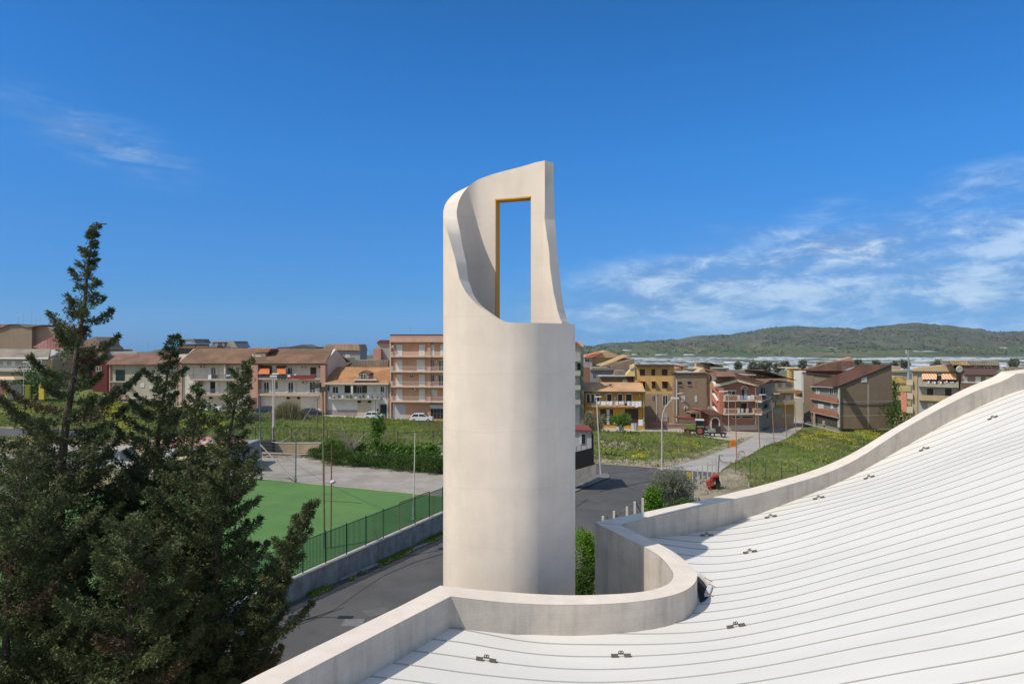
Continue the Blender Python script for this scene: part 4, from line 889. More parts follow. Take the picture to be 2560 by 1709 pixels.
for x, dd in ((1060,0),(1130,0),(1200,0),(1270,0),(1340,0),(1410,0),(1480,0),(1550,0),(1620,0)): H8.box('rafter_end', x, 484, x+10, 496, M_brown, .9)
H9 = House('block_house', 'bare tan block house with small high windows and long white drain pipe', 'Y', 1670, 2200, 140, 141)
H9.body(B_tan, 628, 11); H9.box('roof_edge', 1668, 600, 2200, 630, mat('dark_eave',(.07,.045,.03)), .25, -1); H9.box('flat_roof', 1668, 604, 2200, 612, M_gr, 0, -11)
for a in ((1735,745,1795,795),(1890,738,1950,792)): H9.win(*a, 'd', M_brown); 
for a in ((1735,795,1800,806),(1885,792,1955,803)): H9.box('sill', *a, M_slabg, .2)
H9.win(1785,975,1850,1075,'s',M_bw); H9.win(2008,972,2045,1075,'s',M_bw); H9.ac(1838,1150,1892,1190); H9.pipe(1706, 712, 1395, M_laund, .25); H9.pipe(1390, 1000, 1400, M_acc)
g = MB(); g.bar(H9.P(1715,942,.3), H9.P(1805,925,.9), .12); g.build('wall_lamp', M_acc, H9.t)
H9.box('brick_patch', 2000, 745, 2040, 850, M_vrust, .01); H9.box('brick_patch', 1790, 770, 1840, 900, mat('faded_brick',(.33,.17,.11)), .01)
H9b = House('block_house', 'bare tan block house with air conditioners directly left of the terracotta stair wing', 'S', 0, 555, 141, 141.5)
H9b.body(B_tan, 262, 11); H9b.box('roof_edge', 0, 250, 500, 266, mat('dark_eave',(.07,.045,.03)), .25, -1)
for a in ((150,395,205,440),(430,392,505,442)): H9b.win(*a, 'd', M_brown)
H9b.win(275,655,318,765,'s',M_bw); H9b.win(430,660,500,830,'s',M_bw); H9b.ac(368,352,420,390); H9b.ac(80,848,145,892); H9b.ac(470,850,538,892); H9b.box('brick_patch', 425, 470, 500, 605, M_vrust, .01); H9b.box('brick_patch', 265, 400, 310, 510, mat('faded_brick',(.33,.17,.11)), .01); H9b.pipe(322, 830, 1060, M_laund, .2)
# terracotta house
HS = House('terracotta_house', 'terracotta house with cream gable trim and two solid fronted balconies', 'S', 690, 1425, 139, 140)
M_trim = mat('cream_trim', (.62,.55,.42), .85, .06, 2)
HS.body(M_salm, 480, 13); HS.poly('gable_front', [(690,482),(1060,388),(1425,482)], M_salm, 0, -9)
HS.poly('gable_trim', [(655,455),(1060,355),(1450,468),(1450,492),(1060,395),(700,488),(655,488)], M_trim, .9, -.2)
HS.poly('roof', [(700,470),(1060,362),(1480,470),(1590,425),(1080,345),(690,205)], T_rd, -.3, -.9)
HS.poly('upper_trim', [(640,235),(1040,350),(1030,375),(640,262)], M_trim, -2.0, -2.5); HS.poly('upper_gable', [(680,285),(1010,375),(1000,390),(760,425),(680,450)], mat('cream_upper_wall',(.55,.45,.27)), -2.4, -2.9)
HS.poly('roof', [(670,205),(690,232),(1045,350),(1090,345),(1590,415),(1050,240),(700,190)], T_rd, -2.6, -9)
HS.box('corner_pier', 722, 500, 760, 1265, M_trim, .08); HS.box('corner_pier', 1380, 500, 1400, 1195, M_trim, .08); HS.box('stone_base', 755, 1190, 1425, 1285, mat('pale_stone_base',(.42,.36,.28),.9,.15,3), .12)
HS.box('window_frame', 830, 548, 1035, 560, M_trim, .3); HS.win(862,562,1030,640,'d'); HS.poly('arch_trim', [(1115,535),(1122,495),(1150,474),(1185,468),(1220,478),(1240,500),(1250,535)], M_trim, .1, 0); HS.poly('arch_infill', [(1130,530),(1140,500),(1185,482),(1225,500),(1232,530)], M_salm, .13, .1)
HS.box('open_door', 1138, 540, 1180, 690, M_dark, .05); HS.box('door_curtain', 1180, 540, 1228, 690, mat('grey_curtain',(.25,.27,.28)), .05)
for yt, ys, yb in ((648,735,755),(888,975,1000)):
    o = HS.box('balcony', 812, ys, 1510, yb, M_trim, 1.5, -.02)
    for a, b_ in ((835,1058),(1365,1505)): HS.box('parapet', a, yt+8, b_, ys, M_salm, 1.5, 1.34, o); HS.box('parapet_cap', a, yt, b_, yt+9, M_trim, 1.53, 1.31, o)
    for a, b_ in ((812,838),(1058,1100),(1340,1365)): HS.box('parapet_post', a, yt-5, b_, ys, M_trim, 1.56, 1.28, o)
    u0, z1 = HS.U(1100, yt, 1.45); u1, z0 = HS.U(1340, ys, 1.45); g = MB()
    for u in np.arange(u0, u1, .13): g.bar(HS.W(u, z0, 1.45), HS.W(u, z1, 1.45), .012)
    g.bar(HS.W(u0, z1, 1.45), HS.W(u1, z1, 1.45), .03); r = g.build('railing', M_iron, o); r['kind'] = 'stuff'
    o2 = MB(); uu = HS.U(1510, ys, 1.5)[0]; zb_ = HS.U(1200, yb, 1.5)[1]; zt_ = HS.U(1200, ys, 1.5)[1]; zp = HS.U(1200, yt, 1.5)[1]
    e0 = HS.W(uu, 0, 1.5); e1 = HS.W(uu+3.2, 0, -4.0)
for x0, x1, y0, y1, c in ((1105,1150,645,720,(.3,.3,.5)),(1170,1225,640,715,(.3,.42,.40)),(1235,1290,650,720,(.7,.7,.7)),(1300,1355,640,715,(.66,.66,.66)),(1120,1160,885,960,(.4,.5,.6)),(1205,1255,885,960,(.6,.4,.35)),(1258,1320,885,950,(.05,.05,.08)),(1322,1345,882,950,(.6,.25,.12))): HS.cloth(x0,y0,x1,y1,1.56,mat('laundry_%d'%x0, c))
HS.win(1125,782,1225,885,'d',M_brown); HS.box('window_frame', 1115, 770, 1240, 782, M_trim, .1); HS.box('window_frame', 1228, 782, 1243, 880, M_trim, .1)
for a, b_ in ((965,1100),(1140,1340)): HS.box('window_frame', a-8, 1020, b_+8, 1068, M_trim, .06); HS.box('basement_window', a, 1030, b_, 1060, M_dark, .09)
# stair wing with stepped openings
HT = House('stair_wing', 'narrow stair wing with cream edged raking openings beside the terracotta house', 'S', 548, 690, 142.5, 139, cat='stair wing')
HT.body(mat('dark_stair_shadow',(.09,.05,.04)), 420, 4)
for k, y in enumerate((390,610,850)):
    HT.poly('raking_parapet', [(562,y),(590,y),(676,y+130),(676,y+245),(562,y+95)], mat('salmon_stair_wall',(.50,.20,.12)), .25, .02); HT.poly('raking_cap', [(580,y-6),(600,y-4),(682,y+125),(676,y+142),(590,y+12)], M_laund, .4, -.02)
HT.box('corner_pier', 548, 385, 566, 910, M_trim, .3); HT.box('side_pier', 670, 500, 722, 990, mat('salmon_stair_wall',(.50,.20,.12)), .1, -1); HT.poly('roof', [(490,228),(620,210),(690,300),(640,312)], T_rd, 1.0, -3)
HT.box('column', 552, 290, 566, 390, M_brown, .2, 0)
# porch
HP = House('porch', 'arched terracotta porch with tiled roof in front of the terracotta house, behind the tractor', 'S', 545, 755, 136, 136.5, cat='porch')
HP.body(M_salm, 1008, 3.5)
HP.poly('roof', [(370,918),(560,1015),(765,1010),(640,915),(400,905)], T_rd, .5, -3.4); HP.poly('arch_trim', [(562,1260),(562,1110),(585,1060),(640,1035),(700,1055),(735,1110),(735,1260),(712,1260),(712,1115),(690,1080),(640,1058),(600,1080),(582,1115),(582,1260)], M_trim, .08, 0); HP.poly('arched_door', [(583,1262),(583,1118),(602,1082),(640,1060),(690,1084),(710,1118),(710,1262)], mat('dark_door',(.06,.03,.025)), .04, 0)
HP.box('porch_post', 330, 985, 345, 1060, M_brown, .2, 0); HP.poly('lean_to_roof', [(205,968),(230,950),(390,940),(400,960)], T_rd, .5, -2); HP.box('dark_window', 215, 985, 290, 1045, M_dark, -.5, -1.0); HP.poly('lean_to_beam',[(390,945),(410,945),(410,1060),(395,1060)],M_brown,.1,0)
# flank and beige neighbour
HB = House('beige_house', 'long beige house with two pale railed balconies behind the terracotta house', 'S', 1640, 2090, 158, 160)
HB.body(M_tan, 405, 14); HB.poly('back_gable', [(870,182),(1530,178),(1540,400),(1640,410),(1640,1200),(1000,500)], mat('beige_gable',(.40,.32,.21),.9,.08,.5,.2,9), -8, -9); HB.poly('side_wall', [(1530,178),(1640,220),(1990,352),(1640,410),(1540,400)], mat('beige_gable',(.40,.32,.21)), -7, -8)
HB.poly('roof', [(1550,195),(2120,362),(2160,372),(2060,352),(1640,215),(1555,185)], mat('dark_roof_edge',(.10,.075,.05)), -.3, -8); HB.poly('lower_roof', [(1640,400),(1700,345),(2010,340),(2045,362),(1780,372)], tilemat('salmon_roof_tiles',(.50,.26,.16)), .9, -1)
HB.balcony(1680, 2100, 505, 548, 600, 1.2, mat('tan_balcony',(.50,.36,.18)), M_railw); HB.balcony(1765, 2115, 730, 765, 820, 1.2, mat('tan_balcony',(.50,.36,.18)), M_railw)
for a in ((1740,420,1790,500,'s'),(1870,412,1935,505,'s'),(1770,650,1800,725,'d'),(1890,645,1925,728,'d'),(1940,650,2030,725,'s')): HB.win(*a)
HB.box('shop_front', 1715, 885, 1865, 985, mat('pale_grey_shutters',(.35,.36,.36)), .06); HB.box('stone_base', 1860, 980, 2100, 1055, mat('pale_stone_base',(.42,.36,.28)), .1); HB.box('ochre_ground_wall', 1700, 830, 2100, 985, mat('ochre_ground_wall',(.46,.31,.11)), .02)
HF = House('side_house', 'long shaded flank wall with washing along the side street', 'S', 1428, 1690, 140, 158)
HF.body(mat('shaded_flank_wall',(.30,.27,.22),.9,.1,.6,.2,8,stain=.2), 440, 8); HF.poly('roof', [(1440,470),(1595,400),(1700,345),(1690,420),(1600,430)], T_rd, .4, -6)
for a in ((1485,505,1520,640),(1545,505,1560,620),(1600,980,1615,1060),(1555,820,1600,880),(1660,640,1685,720)): HF.box('window_opening', *a, M_dark, .05)
HF.balcony(1500, 1690, 640, 712, 730, 1.1, M_trim); HF.balcony(1500, 1690, 880, 935, 950, 1.1, M_trim)
for a, b_, c in ((1510,1570,(.03,.03,.03)),(1640,1668,(.5,.35,.35)),(1672,1700,(.4,.42,.45)),(1705,1735,(.6,.6,.6))): HF.cloth(a, 640 if a < 1600 else 780, b_, 700 if a < 1600 else 850, 1.2, mat('washing_%d'%a, c))
# roof terrace frame
g = MB()
for x, y in ((1085,290),(1160,275),(1310,280),(1375,285)):
    a = np.array(HS.P(x, 380 if x < 1200 else 372, -4)); b_ = np.array(HS.P(x, 272, -4)); g.bar(a, b_, .09)
g.build('roof_frame_posts', M_brown, HS.t); HS.poly('roof_frame_canopy', [(1065,262),(1120,252),(1410,268),(1380,280),(1100,272)], M_acc, -3.4, -5)
# --- brick building group ---
HK = House('block_building', 'big blank brown block gable wall with one shuttered window at the field edge', 'E', 655, 1418, 151, 153, cat='building')
HK.B_ = brick_mat('brown_block_wall2', (.245,.18,.12), (.20,.148,.10), (.16,.13,.095), 0)
HK.poly('side_wall', [(655,600),(1392,300),(1415,1180),(668,1180)], HK.B_, 0, -.4); HK.win(972,458,1048,535,'s'); HK.poly('roof_edge', [(590,600),(1390,278),(1395,300),(655,600),(600,612)], mat('dark_roof_edge2',(.035,.03,.03)), .25, -.45)
HK.box('concrete_beam', 668, 990, 1415, 1002, M_slabg, .02); HK.box('concrete_beam', 1055, 560, 1078, 1175, M_slabg, .022); HK.box('concrete_beam', 668, 798, 1415, 806, M_slabg, .02)
g = MB(); pts = [HK.P(660+k*15.2, 820+28*sin(pi*k/50)+rnd.uniform(-3,3), .12) for k in range(50)]; g.tube(pts, .06, 5); g.build('cable', M_dark, HK.t)
HK2 = House('house', 'shaded house front with orange balcony panels under the sloping maroon roof', 'E', 165, 655, 168, 151, cat='building')
HK2.body(mat('grey_front_wall',(.24,.235,.225),.9,.08,.6), 600, .5); HK2.poly('block_wall', [(160,430),(300,430),(300,1165),(165,1165)], B_brn, .12, -6); HK2.box('parapet_edge', 150, 422, 600, 436, mat('dark_roof_edge2',(.035,.03,.03)), .3, -1); HK2.poly('block_wall', [(290,436),(600,436),(480,520),(300,560)], B_brn, 0, -5)
HK2.poly('roof', [(255,583),(600,605),(1390,285),(960,282),(700,400),(470,490)], T_mar, .6, .42); HK2.poly('roof_gutter', [(250,585),(600,605),(598,612),(250,594)], M_acc, .75, .3)
for yt, ys in ((695,780),(885,970)):
    g = MB(); a0 = HK2.U(255, yt, .6)[0]; a1 = HK2.U(636, yt, .6)[0]; zt_ = HK2.U(400, yt+18, .6)[1]; zs = HK2.U(400, ys, .6)[1]
    o = MB().hexa([HK2.W(a0,zs-.22,.6), HK2.W(a1,zs-.22,.6), HK2.W(a1,zs-.22,0), HK2.W(a0,zs-.22,0)], [HK2.W(a0,zs,.6), HK2.W(a1,zs,.6), HK2.W(a1,zs,0), HK2.W(a0,zs,0)]).build('balcony', M_slabg, HK2.t)
    nP = 4
    for k in range(nP):
        u0 = a0+(a1-a0)*k/nP+.06; u1 = a0+(a1-a0)*(k+1)/nP-.06
        MB().hexa([HK2.W(u0,zs,.6), HK2.W(u1,zs,.6), HK2.W(u1,zs,.5), HK2.W(u0,zs,.5)], [HK2.W(u0,zt_,.6), HK2.W(u1,zt_,.6), HK2.W(u1,zt_,.5), HK2.W(u0,zt_,.5)]).build('balcony_panel', M_vrust, o)
for a in ((520,612,575,710,'d'),(580,640,610,710,'d'),(335,620,352,700,'s'),(365,835,440,900,'s'),(540,820,575,905,'s'),(365,640,385,700,'s')): HK2.win(*a)
HK2.box('corner_pier', 636, 600, 660, 1165, mat('pale_corner',(.48,.43,.36)), .2); HK2.box('dark_recess', 320, 985, 640, 1130, mat('dark_recess_shade',(.07,.065,.06)), .04); HK2.box('pier', 296, 960, 312, 1130, mat('tan_pier',(.45,.33,.22)), 1.0,.8); HK2.box('pier', 425, 1070, 448, 1130, mat('tan_pier',(.45,.33,.22)), .3)  # dark_recess is a flat panel coloured like the shade of a recess
HK2.box('front_wall', 170, 1160, 665, 1178, M_slabg, 3.2, 3.0)
HKr = House('red_roof_house', 'dark red walled house under a broad red brown roof behind the brown block building', 'E', 232, 840, 178, 178)
HKr.body(mat('dark_red_wall',(.20,.05,.035),.9,.08,.6), 375, 1.5); HKr.poly('roof', [(200,355),(240,340),(640,235),(850,235),(905,300),(700,372),(230,372)], T_rd, .8, -1.5); HKr.poly('gable_peak', [(640,235),(830,180),(862,235)], mat('pinkish_gable',(.45,.28,.20)), -2, -4)
for x, y0 in ((710,245),(730,310)): HKr.antenna(x, y0, 400, 2)
HG = House('grey_house', 'grey house with two striped awnings and washing on its upper balcony', 'E', 1680, 2360, 132, 128)
HG.body(M_gr, 392, 12); HG.poly('roof_wedge', [(1675,365),(1780,335),(2230,292),(2320,388),(1680,392)], M_tan, .3, -8); HG.box('roof_edge', 1672, 380, 2360, 392, mat('dark_eave2',(.12,.10,.08)), .7, -1)
M_str = mat('striped_awning_cloth', (.60,.25,.13), .9, .05, 2); 
def striped(m):
    nt = m.node_tree; N = nt.nodes; L = nt.links; b = N['Principled BSDF']; g_ = N.new('ShaderNodeNewGeometry'); sp = N.new('ShaderNodeSeparateXYZ'); L.new(g_.outputs['Position'], sp.inputs[0])
    a = N.new('ShaderNodeMath'); a.operation = 'MULTIPLY'; L.new(sp.outputs[0], a.inputs[0]); a.inputs[1].default_value = 2.6
    f_ = N.new('ShaderNodeMath'); f_.operation = 'FRACT'; L.new(a.outputs[0], f_.inputs[0]); r = N.new('ShaderNodeMath'); r.operation = 'GREATER_THAN'; L.new(f_.outputs[0], r.inputs[0]); r.inputs[1].default_value = .5
    q = N.new('ShaderNodeMix'); q.data_type = 'RGBA'; L.new(r.outputs[0], q.inputs[0]); q.inputs[6].default_value = (.62,.24,.11,1); q.inputs[7].default_value = (.66,.52,.36,1); L.new(q.outputs[2], b.inputs['Base Color'])
striped(M_str)
for a, b_ in ((1815,2025),(2090,2298)):
    g = MB(); p = [HG.P(a,403,.35), HG.P(b_,403,.35), HG.P(b_,490,1.5), HG.P(a,490,1.5)]; g.hexa([np.array(v)-[0,0,.04] for v in p], p); g.build('awning', M_str, HG.t)
HG.balcony(1770, 2330, 520, 588, 600, 1.2, M_slabg, solid=M_slabg); HG.balcony(1775, 2330, 718, 780, 796, 1.2, M_tan, solid=M_tan)
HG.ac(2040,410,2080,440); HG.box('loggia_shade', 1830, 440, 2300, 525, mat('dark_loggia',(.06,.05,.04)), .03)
for a in ((1890,620,1975,735),(2142,622,2230,740)): HG.box('dark_shutter', *a, mat('dark_shutter',(.05,.04,.035)), .06)
HG.win(1898,825,1980,900,'s'); HG.pipe(1750, 395, 1040, mat('pale_strip',(.45,.40,.32)), .2); HG.box('corner_strip', 1685, 400, 1745, 1040, M_tan, .1); HG.pipe(1685, 400, 1040, M_acc, .2)
for k in range(14):
    x = 1900+k*28; HG.cloth(x, 512+rnd.uniform(0,12), x+22, 545+rnd.uniform(-10,15), 1.3, (M_laund, mat('dark_laundry',(.05,.05,.06)), mat('grey_laundry',(.45,.46,.50)))[k%3])
HG.box('side_balcony', 1600, 505, 1690, 572, mat('pale_balcony',(.50,.42,.32)), .8, -1); HG.box('side_balcony', 1610, 690, 1690, 765, mat('pale_balcony',(.50,.42,.32)), .8, -1); HG.box('side_balcony', 1605, 880, 1690, 960, mat('pale_balcony',(.50,.42,.32)), .8, -1)
HG.poly('pink_side_wing', [(1518,680),(1600,690),(1610,960),(1530,920)], mat('pink_wing',(.55,.22,.15)), .2, -3)
HM = House('brown_house', 'brown house with dark maroon parapets and grey tiled roof at the right', 'D', 1785, 2125, 126, 124)
HM.body(mat('brown_house_wall',(.22,.17,.135),.9,.08,.6), 488, 12); HM.poly('roof', [(1660,450),(1830,450),(2110,450),(2135,488),(1850,488),(1660,482)], T_gy, .5, -6); HM.poly('roof_terrace', [(1658,448),(1828,448),(1848,486),(1690,484)], T_go, .8, .5)
HM.box('parapet', 1785, 518, 2100, 572, mat('maroon_parapet',(.15,.09,.085),.9,.05,1), .9, .7); HM.box('parapet', 1790, 648, 2105, 700, mat('maroon_parapet',(.15,.09,.085)), .9, .7); HM.box('ledge', 1785, 643, 2105, 650, M_acc, .95)
for a in ((1895,498,1940,522,'d'),(1983,498,2052,522,'d'),(1795,592,1828,640,'s'),(1905,592,1952,640,'s'),(2000,592,2055,640,'s')): HM.win(*a)
g = MB(); g.tube([HM.P(1755,522,1.3), HM.P(1760,524,1.45)], [.62,.58], 12); g.build('satellite_dish', M_acc, HM.t)
HN = House('tile_roof_shed', 'low building with ridged grey tile roof at the far right edge', 'D', 2130, 2420, 118, 116)
HN.body(mat('dull_yellow_wall',(.36,.32,.20),.9,.08,.6), 600, 12); HN.poly('gable_wall', [(2120,560),(2165,508),(2230,600),(2125,605)], mat('dull_yellow_wall',(.36,.32,.20)), .3, 0); HN.poly('roof', [(2165,505),(2420,508),(2420,600),(2235,600)], T_gy, .6, -1)
HY = House('yellow_house', 'small yellow gabled house between the brown block building and the grey house', 'D', 1142, 1310, 170, 170)
HY.body(M_gw, 650, 10); HY.poly('gable', [(1140,650),(1140,620),(1210,598),(1275,650)], mat('bright_yellow_gable',(.62,.42,.13)), .3, -3); HY.poly('roof', [(1140,622),(1160,592),(1280,592),(1305,650),(1275,652),(1210,600)], T_go, .25, -4)
HY.win(1160,658,1185,715,'d'); HY.balcony(1142,1300,690,715,728,1.0,M_gw,solid=M_gw); HY.balcony(1142,1240,770,795,806,1.0,M_gw,solid=M_gw); HY.box('lower_wall', 1140, 800, 1250, 870, mat('pale_pink_wall',(.55,.36,.22)), .05)
HO = House('ochre_block', 'small ochre apartment block standing alone in front of the greenhouse plain', 'S', 2005, 2225, 330, 330, zb=-34, cat='apartment block')
HO.body(mat('bright_ochre_wall',(.58,.36,.12),.9,.05,.3), 148, 3); 
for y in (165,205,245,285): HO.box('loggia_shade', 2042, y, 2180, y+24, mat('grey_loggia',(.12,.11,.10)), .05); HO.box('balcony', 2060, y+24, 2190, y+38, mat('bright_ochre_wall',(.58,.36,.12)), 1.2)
HO.box('roof_edge', 2000, 146, 2228, 158, mat('pale_roof_edge',(.62,.45,.25)), .6, -14)

# --- houses behind the rows: simple bodies with roofs ---
def back(name, label, fr, x0, x1, yt, yb, Y, D, m, roofp=None, rm=None, wins=(), cat='house', dep=1.0, ant=()):
    Hh = House(name, label, fr, x0, x1, Y, Y, zb=float(hraw(PX(*q_(fr, (x0+x1)/2, 0), Y)[0], min(Y, 250)))-1, group='houses of the town behind the front rows', cat=cat)
    Hh.body(m, yt, D)
    if roofp: Hh.poly('roof', roofp, rm, .5, -D*dep)
    for w_ in wins: Hh.win(*w_[:4], w_[4] if len(w_) > 4 else 'd')
    for a in ant: Hh.antenna(*a)
    return Hh
back('hill_house', 'large brown gabled house at the far left edge with four antennas on its roof', 'A', -120, 292, 200, 400, 160, 12, M_brw, None, None, ant=((170,45,118),(212,20,118),(290,0,118),(328,65,120)))
Hh = back('hill_house', 'brown gable end with red sheet roof just left of the tall conifer', 'A', 292, 505, 260, 400, 158, 12, M_brw)
Hh.poly('gable_wall', [(292,262),(292,125),(385,118),(440,138),(500,160),(505,262)], M_brw, 0, -12); Hh.poly('red_roof', [(295,322),(480,222),(640,228),(700,330),(460,345)], T_pk, 4, 1)
Hh = House('hill_house', 'row of brown gables against the sky at the far left edge', 'A', -120, 292, 157, 157, group='houses of the town behind the front rows')
Hh.poly('gable_wall', [(-120,330),(-120,180),(0,150),(75,120),(160,114),(240,142),(292,138),(292,420),(-120,420)], M_brw, 0, -6); Hh.poly('roof', [(-120,178),(0,146),(80,114),(160,110),(0,112),(-120,112)], T_pk, .4, -6); Hh.poly('roof', [(165,114),(240,138),(300,134),(385,116),(200,116)], T_gy, .3, -6)
H0 = House('long_grey_house', 'long grey house with white railed balcony and grey roof at the left edge', 'A', -120, 428, 146, 144)
H0.body(M_gr, 418, 12, 336, 'gable'); H0.roof(T_gy, -130, 445, -100, 465, 418, 336, .9, fascia=M_laund); H0.balcony(-120, 385, 490, 530, 546, 1.3, M_slabg, M_railw, sp=.2)
for a in ((30,450,62,490,'s'),(108,450,140,490,'s'),(245,450,275,490,'s'),(325,440,365,490,'s'),(362,608,380,622,'d'),(95,595,135,606,'d')): H0.win(*a)
H0.box('side_wall', 415, 425, 480, 650, M_tan, .05, -10); H0.box('white_pier', 374, 425, 380, 640, M_acc, 1.2, 1.1)
Hh = back('hill_house', 'brown gabled house half hidden behind the tall conifer', 'A', 740, 948, 345, 480, 156, 12, M_brw, ); Hh.poly('gable_wall', [(740,345),(780,262),(868,226),(910,268),(912,300),(955,335),(948,345)], M_brw, 0, -8)
Hh = back('red_house', 'dark red house squeezed between the conifer and the bare concrete house', 'A', 850, 985, 452, 700, 147, 10, mat('deep_red_wall',(.13,.03,.027),.9,.1,1)); Hh.win(880,495,930,545,'d'); 
back('hill_house', 'low grey house with a small pale gable above the red house', 'A', 945, 1100, 400, 480, 158, 10, M_gr, [(945,362),(1025,362),(1098,398),(945,402)], M_gr)
for i, a in enumerate((
 ('grey house with slanted roof behind the bare concrete house','A',1090,1400,392,480,156,10,M_gw,[(1250,366),(1385,362),(1440,345),(1640,330),(1600,385),(1260,385)],T_gy,(),((1197,335,385),(1362,275,365),(1418,305,365))),
 ('small brown house with flat brown roof on the skyline','A',1630,1790,292,345,170,8,M_brw,[(1615,272),(1640,246),(1775,246),(1800,288),(1745,272)],T_gy,(),((1708,200,246),)),
 ('pale yellow house edge behind the brown roofs','A',1800,1990,322,345,165,8,M_tan,[(1800,312),(1990,310),(1990,325),(1800,325)],T_gy,(),()),
 ('dark grey penthouse with three pale windows on the skyline','A',1945,2160,270,345,168,8,mat('dark_grey_penthouse',(.20,.19,.185),.9,.06,1),[(1942,266),(2140,266),(2180,326),(2120,326),(2090,275),(1942,275)],M_gr,((1972,286,1998,318,'s'),(2040,286,2058,316,'s'),(2083,286,2112,316,'s')),((2105,240,268),)),
 ('low dark flat roofs on the skyline behind the brown tiled roof','B',705,1050,326,345,172,8,M_gr,[(705,322),(820,318),(940,298),(1000,320),(1065,322),(1060,330),(705,330)],mat('dark_roof_felt',(.10,.10,.10)),(),((738,278,322),(785,280,320),(985,285,305),(1085,310,330))),
 ('grey house with pink orange tile roof and verandah on the skyline','B',1150,1468,350,440,165,8,M_gr,[(1134,330),(1160,298),(1455,296),(1470,355),(1440,350),(1170,350)],tilemat('pinkish_orange_tiles',(.48,.30,.20)),((1235,388,1285,420,'s'),(1335,388,1375,420,'s')),((1130,268,298),)),
 ('low house with grey tiled roof and small gable above the orange tiled house','B',1222,1380,470,510,152,6,M_brw,[(1222,422),(1345,420),(1385,465),(1350,490),(1225,488)],T_gy,(),()),
 ('long grey brown tiled roof beside the peach apartment block','B',1375,1728,492,520,150,6,M_brw,[(1375,500),(1412,442),(1728,440),(1728,500)],T_gy,(),()),
 ('grey house with maroon roof left of the peach apartment block','B',1622,1745,280,440,152,10,M_gr,[(1618,280),(1650,256),(1745,256),(1745,280)],mat('maroon_roof_felt',(.16,.04,.05)),(),((1620,240,260),)),
 ('pink wall with dark window left of the maroon roofed house','B',1590,1660,335,450,151,6,M_pw,None,None,(),()),
 )):
    back('hill_house', *a[:1], *a[1:7], a[7], a[8], a[9], a[10], a[11], ant=a[12])
HQ = [
 ('brown gabled house with orange roof edge above the yellow house','Y',190,330,350,500,175,8,M_gr,[(190,350),(250,315),(470,262),(500,270),(330,352)],tilemat('coral_roof_tiles',(.56,.22,.12)),((205,365,290,430,'d'),)),
 ('tan gable with stained diagonal streak above the yellow house','Y',320,860,345,470,176,8,M_tan,[(320,352),(475,268),(570,238),(690,285),(860,330),(860,352)],M_tan,()),
 ('pale ochre roofed house with two long slanted ridges','Y',620,1015,500,560,165,10,M_brw,[(470,490),(620,440),(940,312),(700,420),(1018,362),(800,450),(620,492)],T_go,()),
 ('brown wall under the slanted ochre roof','Y',640,1010,440,560,164,8,M_brw,[(640,492),(1018,366),(1010,560),(640,560)],M_brw,()),
 ('grey blue house with grey tiled roof and dark windows behind the yellow house','Y',295,700,560,700,155,9,mat('blue_grey_wall',(.30,.31,.35),.9,.05,1),[(298,560),(330,520),(640,520),(705,556)],T_gy,((340,630,392,680,'d'),(495,628,575,650,'d'))),
 ('brick pier wall at the left of the yellow house roof','Y',190,295,505,760,146,6,mat('brown_brick_pier',(.28,.16,.11),.9,.1,2),None,None,()),
 ('brown rear wall with a white window behind the yellow house roof','Y',450,1012,655,760,148,5,M_brw,[(450,662),(480,650),(1012,652),(1012,664)],M_gr,((828,698,905,748,'s'),)),
 ('low pale tiled roof beside the yellow gable end','Y',700,905,620,660,152,6,M_gr,[(695,650),(715,565),(880,568),(905,600),(900,655)],T_gy,()),
 ('orange roofed house right of the ochre house','S',-60,60,190,250,175,8,M_tan,[(-60,150),(0,130),(30,190),(-60,190)],T_or,()),
 ('red and grey block with dark windows on the skyline right of the ochre house','S',0,150,110,250,178,8,mat('red_block_house',(.33,.12,.08),.9,.1,2),[(-10,96),(110,96),(150,115),(0,115)],M_tan,((0,150,70,170,'d'),)),
 ('grey flat roofed house with brown window gap','S',150,420,165,250,172,8,M_tan,[(140,152),(410,150),(420,168),(150,168)],M_gr,((80,212,140,236,'d'),(250,205,330,225,'d'))),
 ('beige chimney house with steep pale roof','S',425,560,70,250,168,8,mat('pale_tan_wall',(.50,.38,.22),.9,.05,1),[(290,250),(430,140),(560,140),(600,160),(500,250)],mat('pale_tan_wall',(.50,.38,.22)),()),
 ('brown wedge house with dark eave and a satellite dish','S',550,800,110,200,166,8,M_brw,[(425,60),(570,52),(790,108),(800,122),(560,66)],mat('dark_eave',(.07,.045,.03)),()),
 ('long low flat roof with pale edge behind the terracotta house','S',590,900,150,250,165,6,M_gr,[(590,140),(900,135),(900,152),(590,155)],M_acc,()),
 ('low pink and white houses right of the ochre block','S',2225,2349,210,330,300,8,M_ww,[(2240,215),(2349,200),(2349,225),(2240,232)],mat('pink_roof',(.55,.30,.26)),((2290,222,2320,250,'d'),)),
 ('low tan house at the side street end','S',2110,2250,560,900,185,8,M_tan,[(2090,560),(2190,545),(2255,600),(2130,620)],T_or,()),
 ('white walled low building at the foot of the side street','S',2080,2260,690,860,182,6,M_cw,None,None,()),
 ('low tan flat roofed house beside the antenna mast','E',1395,1520,310,360,220,8,mat('pale_tan_wall',(.50,.38,.22)),None,None,()),
 ('pale grey house behind the yellow gabled house','E',1395,1610,390,470,200,8,M_gr,[(1395,372),(1600,365),(1640,392),(1395,395)],M_tan,()),
]
for a in HQ: back('town_house', a[0], *a[1:7], a[7], a[8], a[9], a[10], a[11])
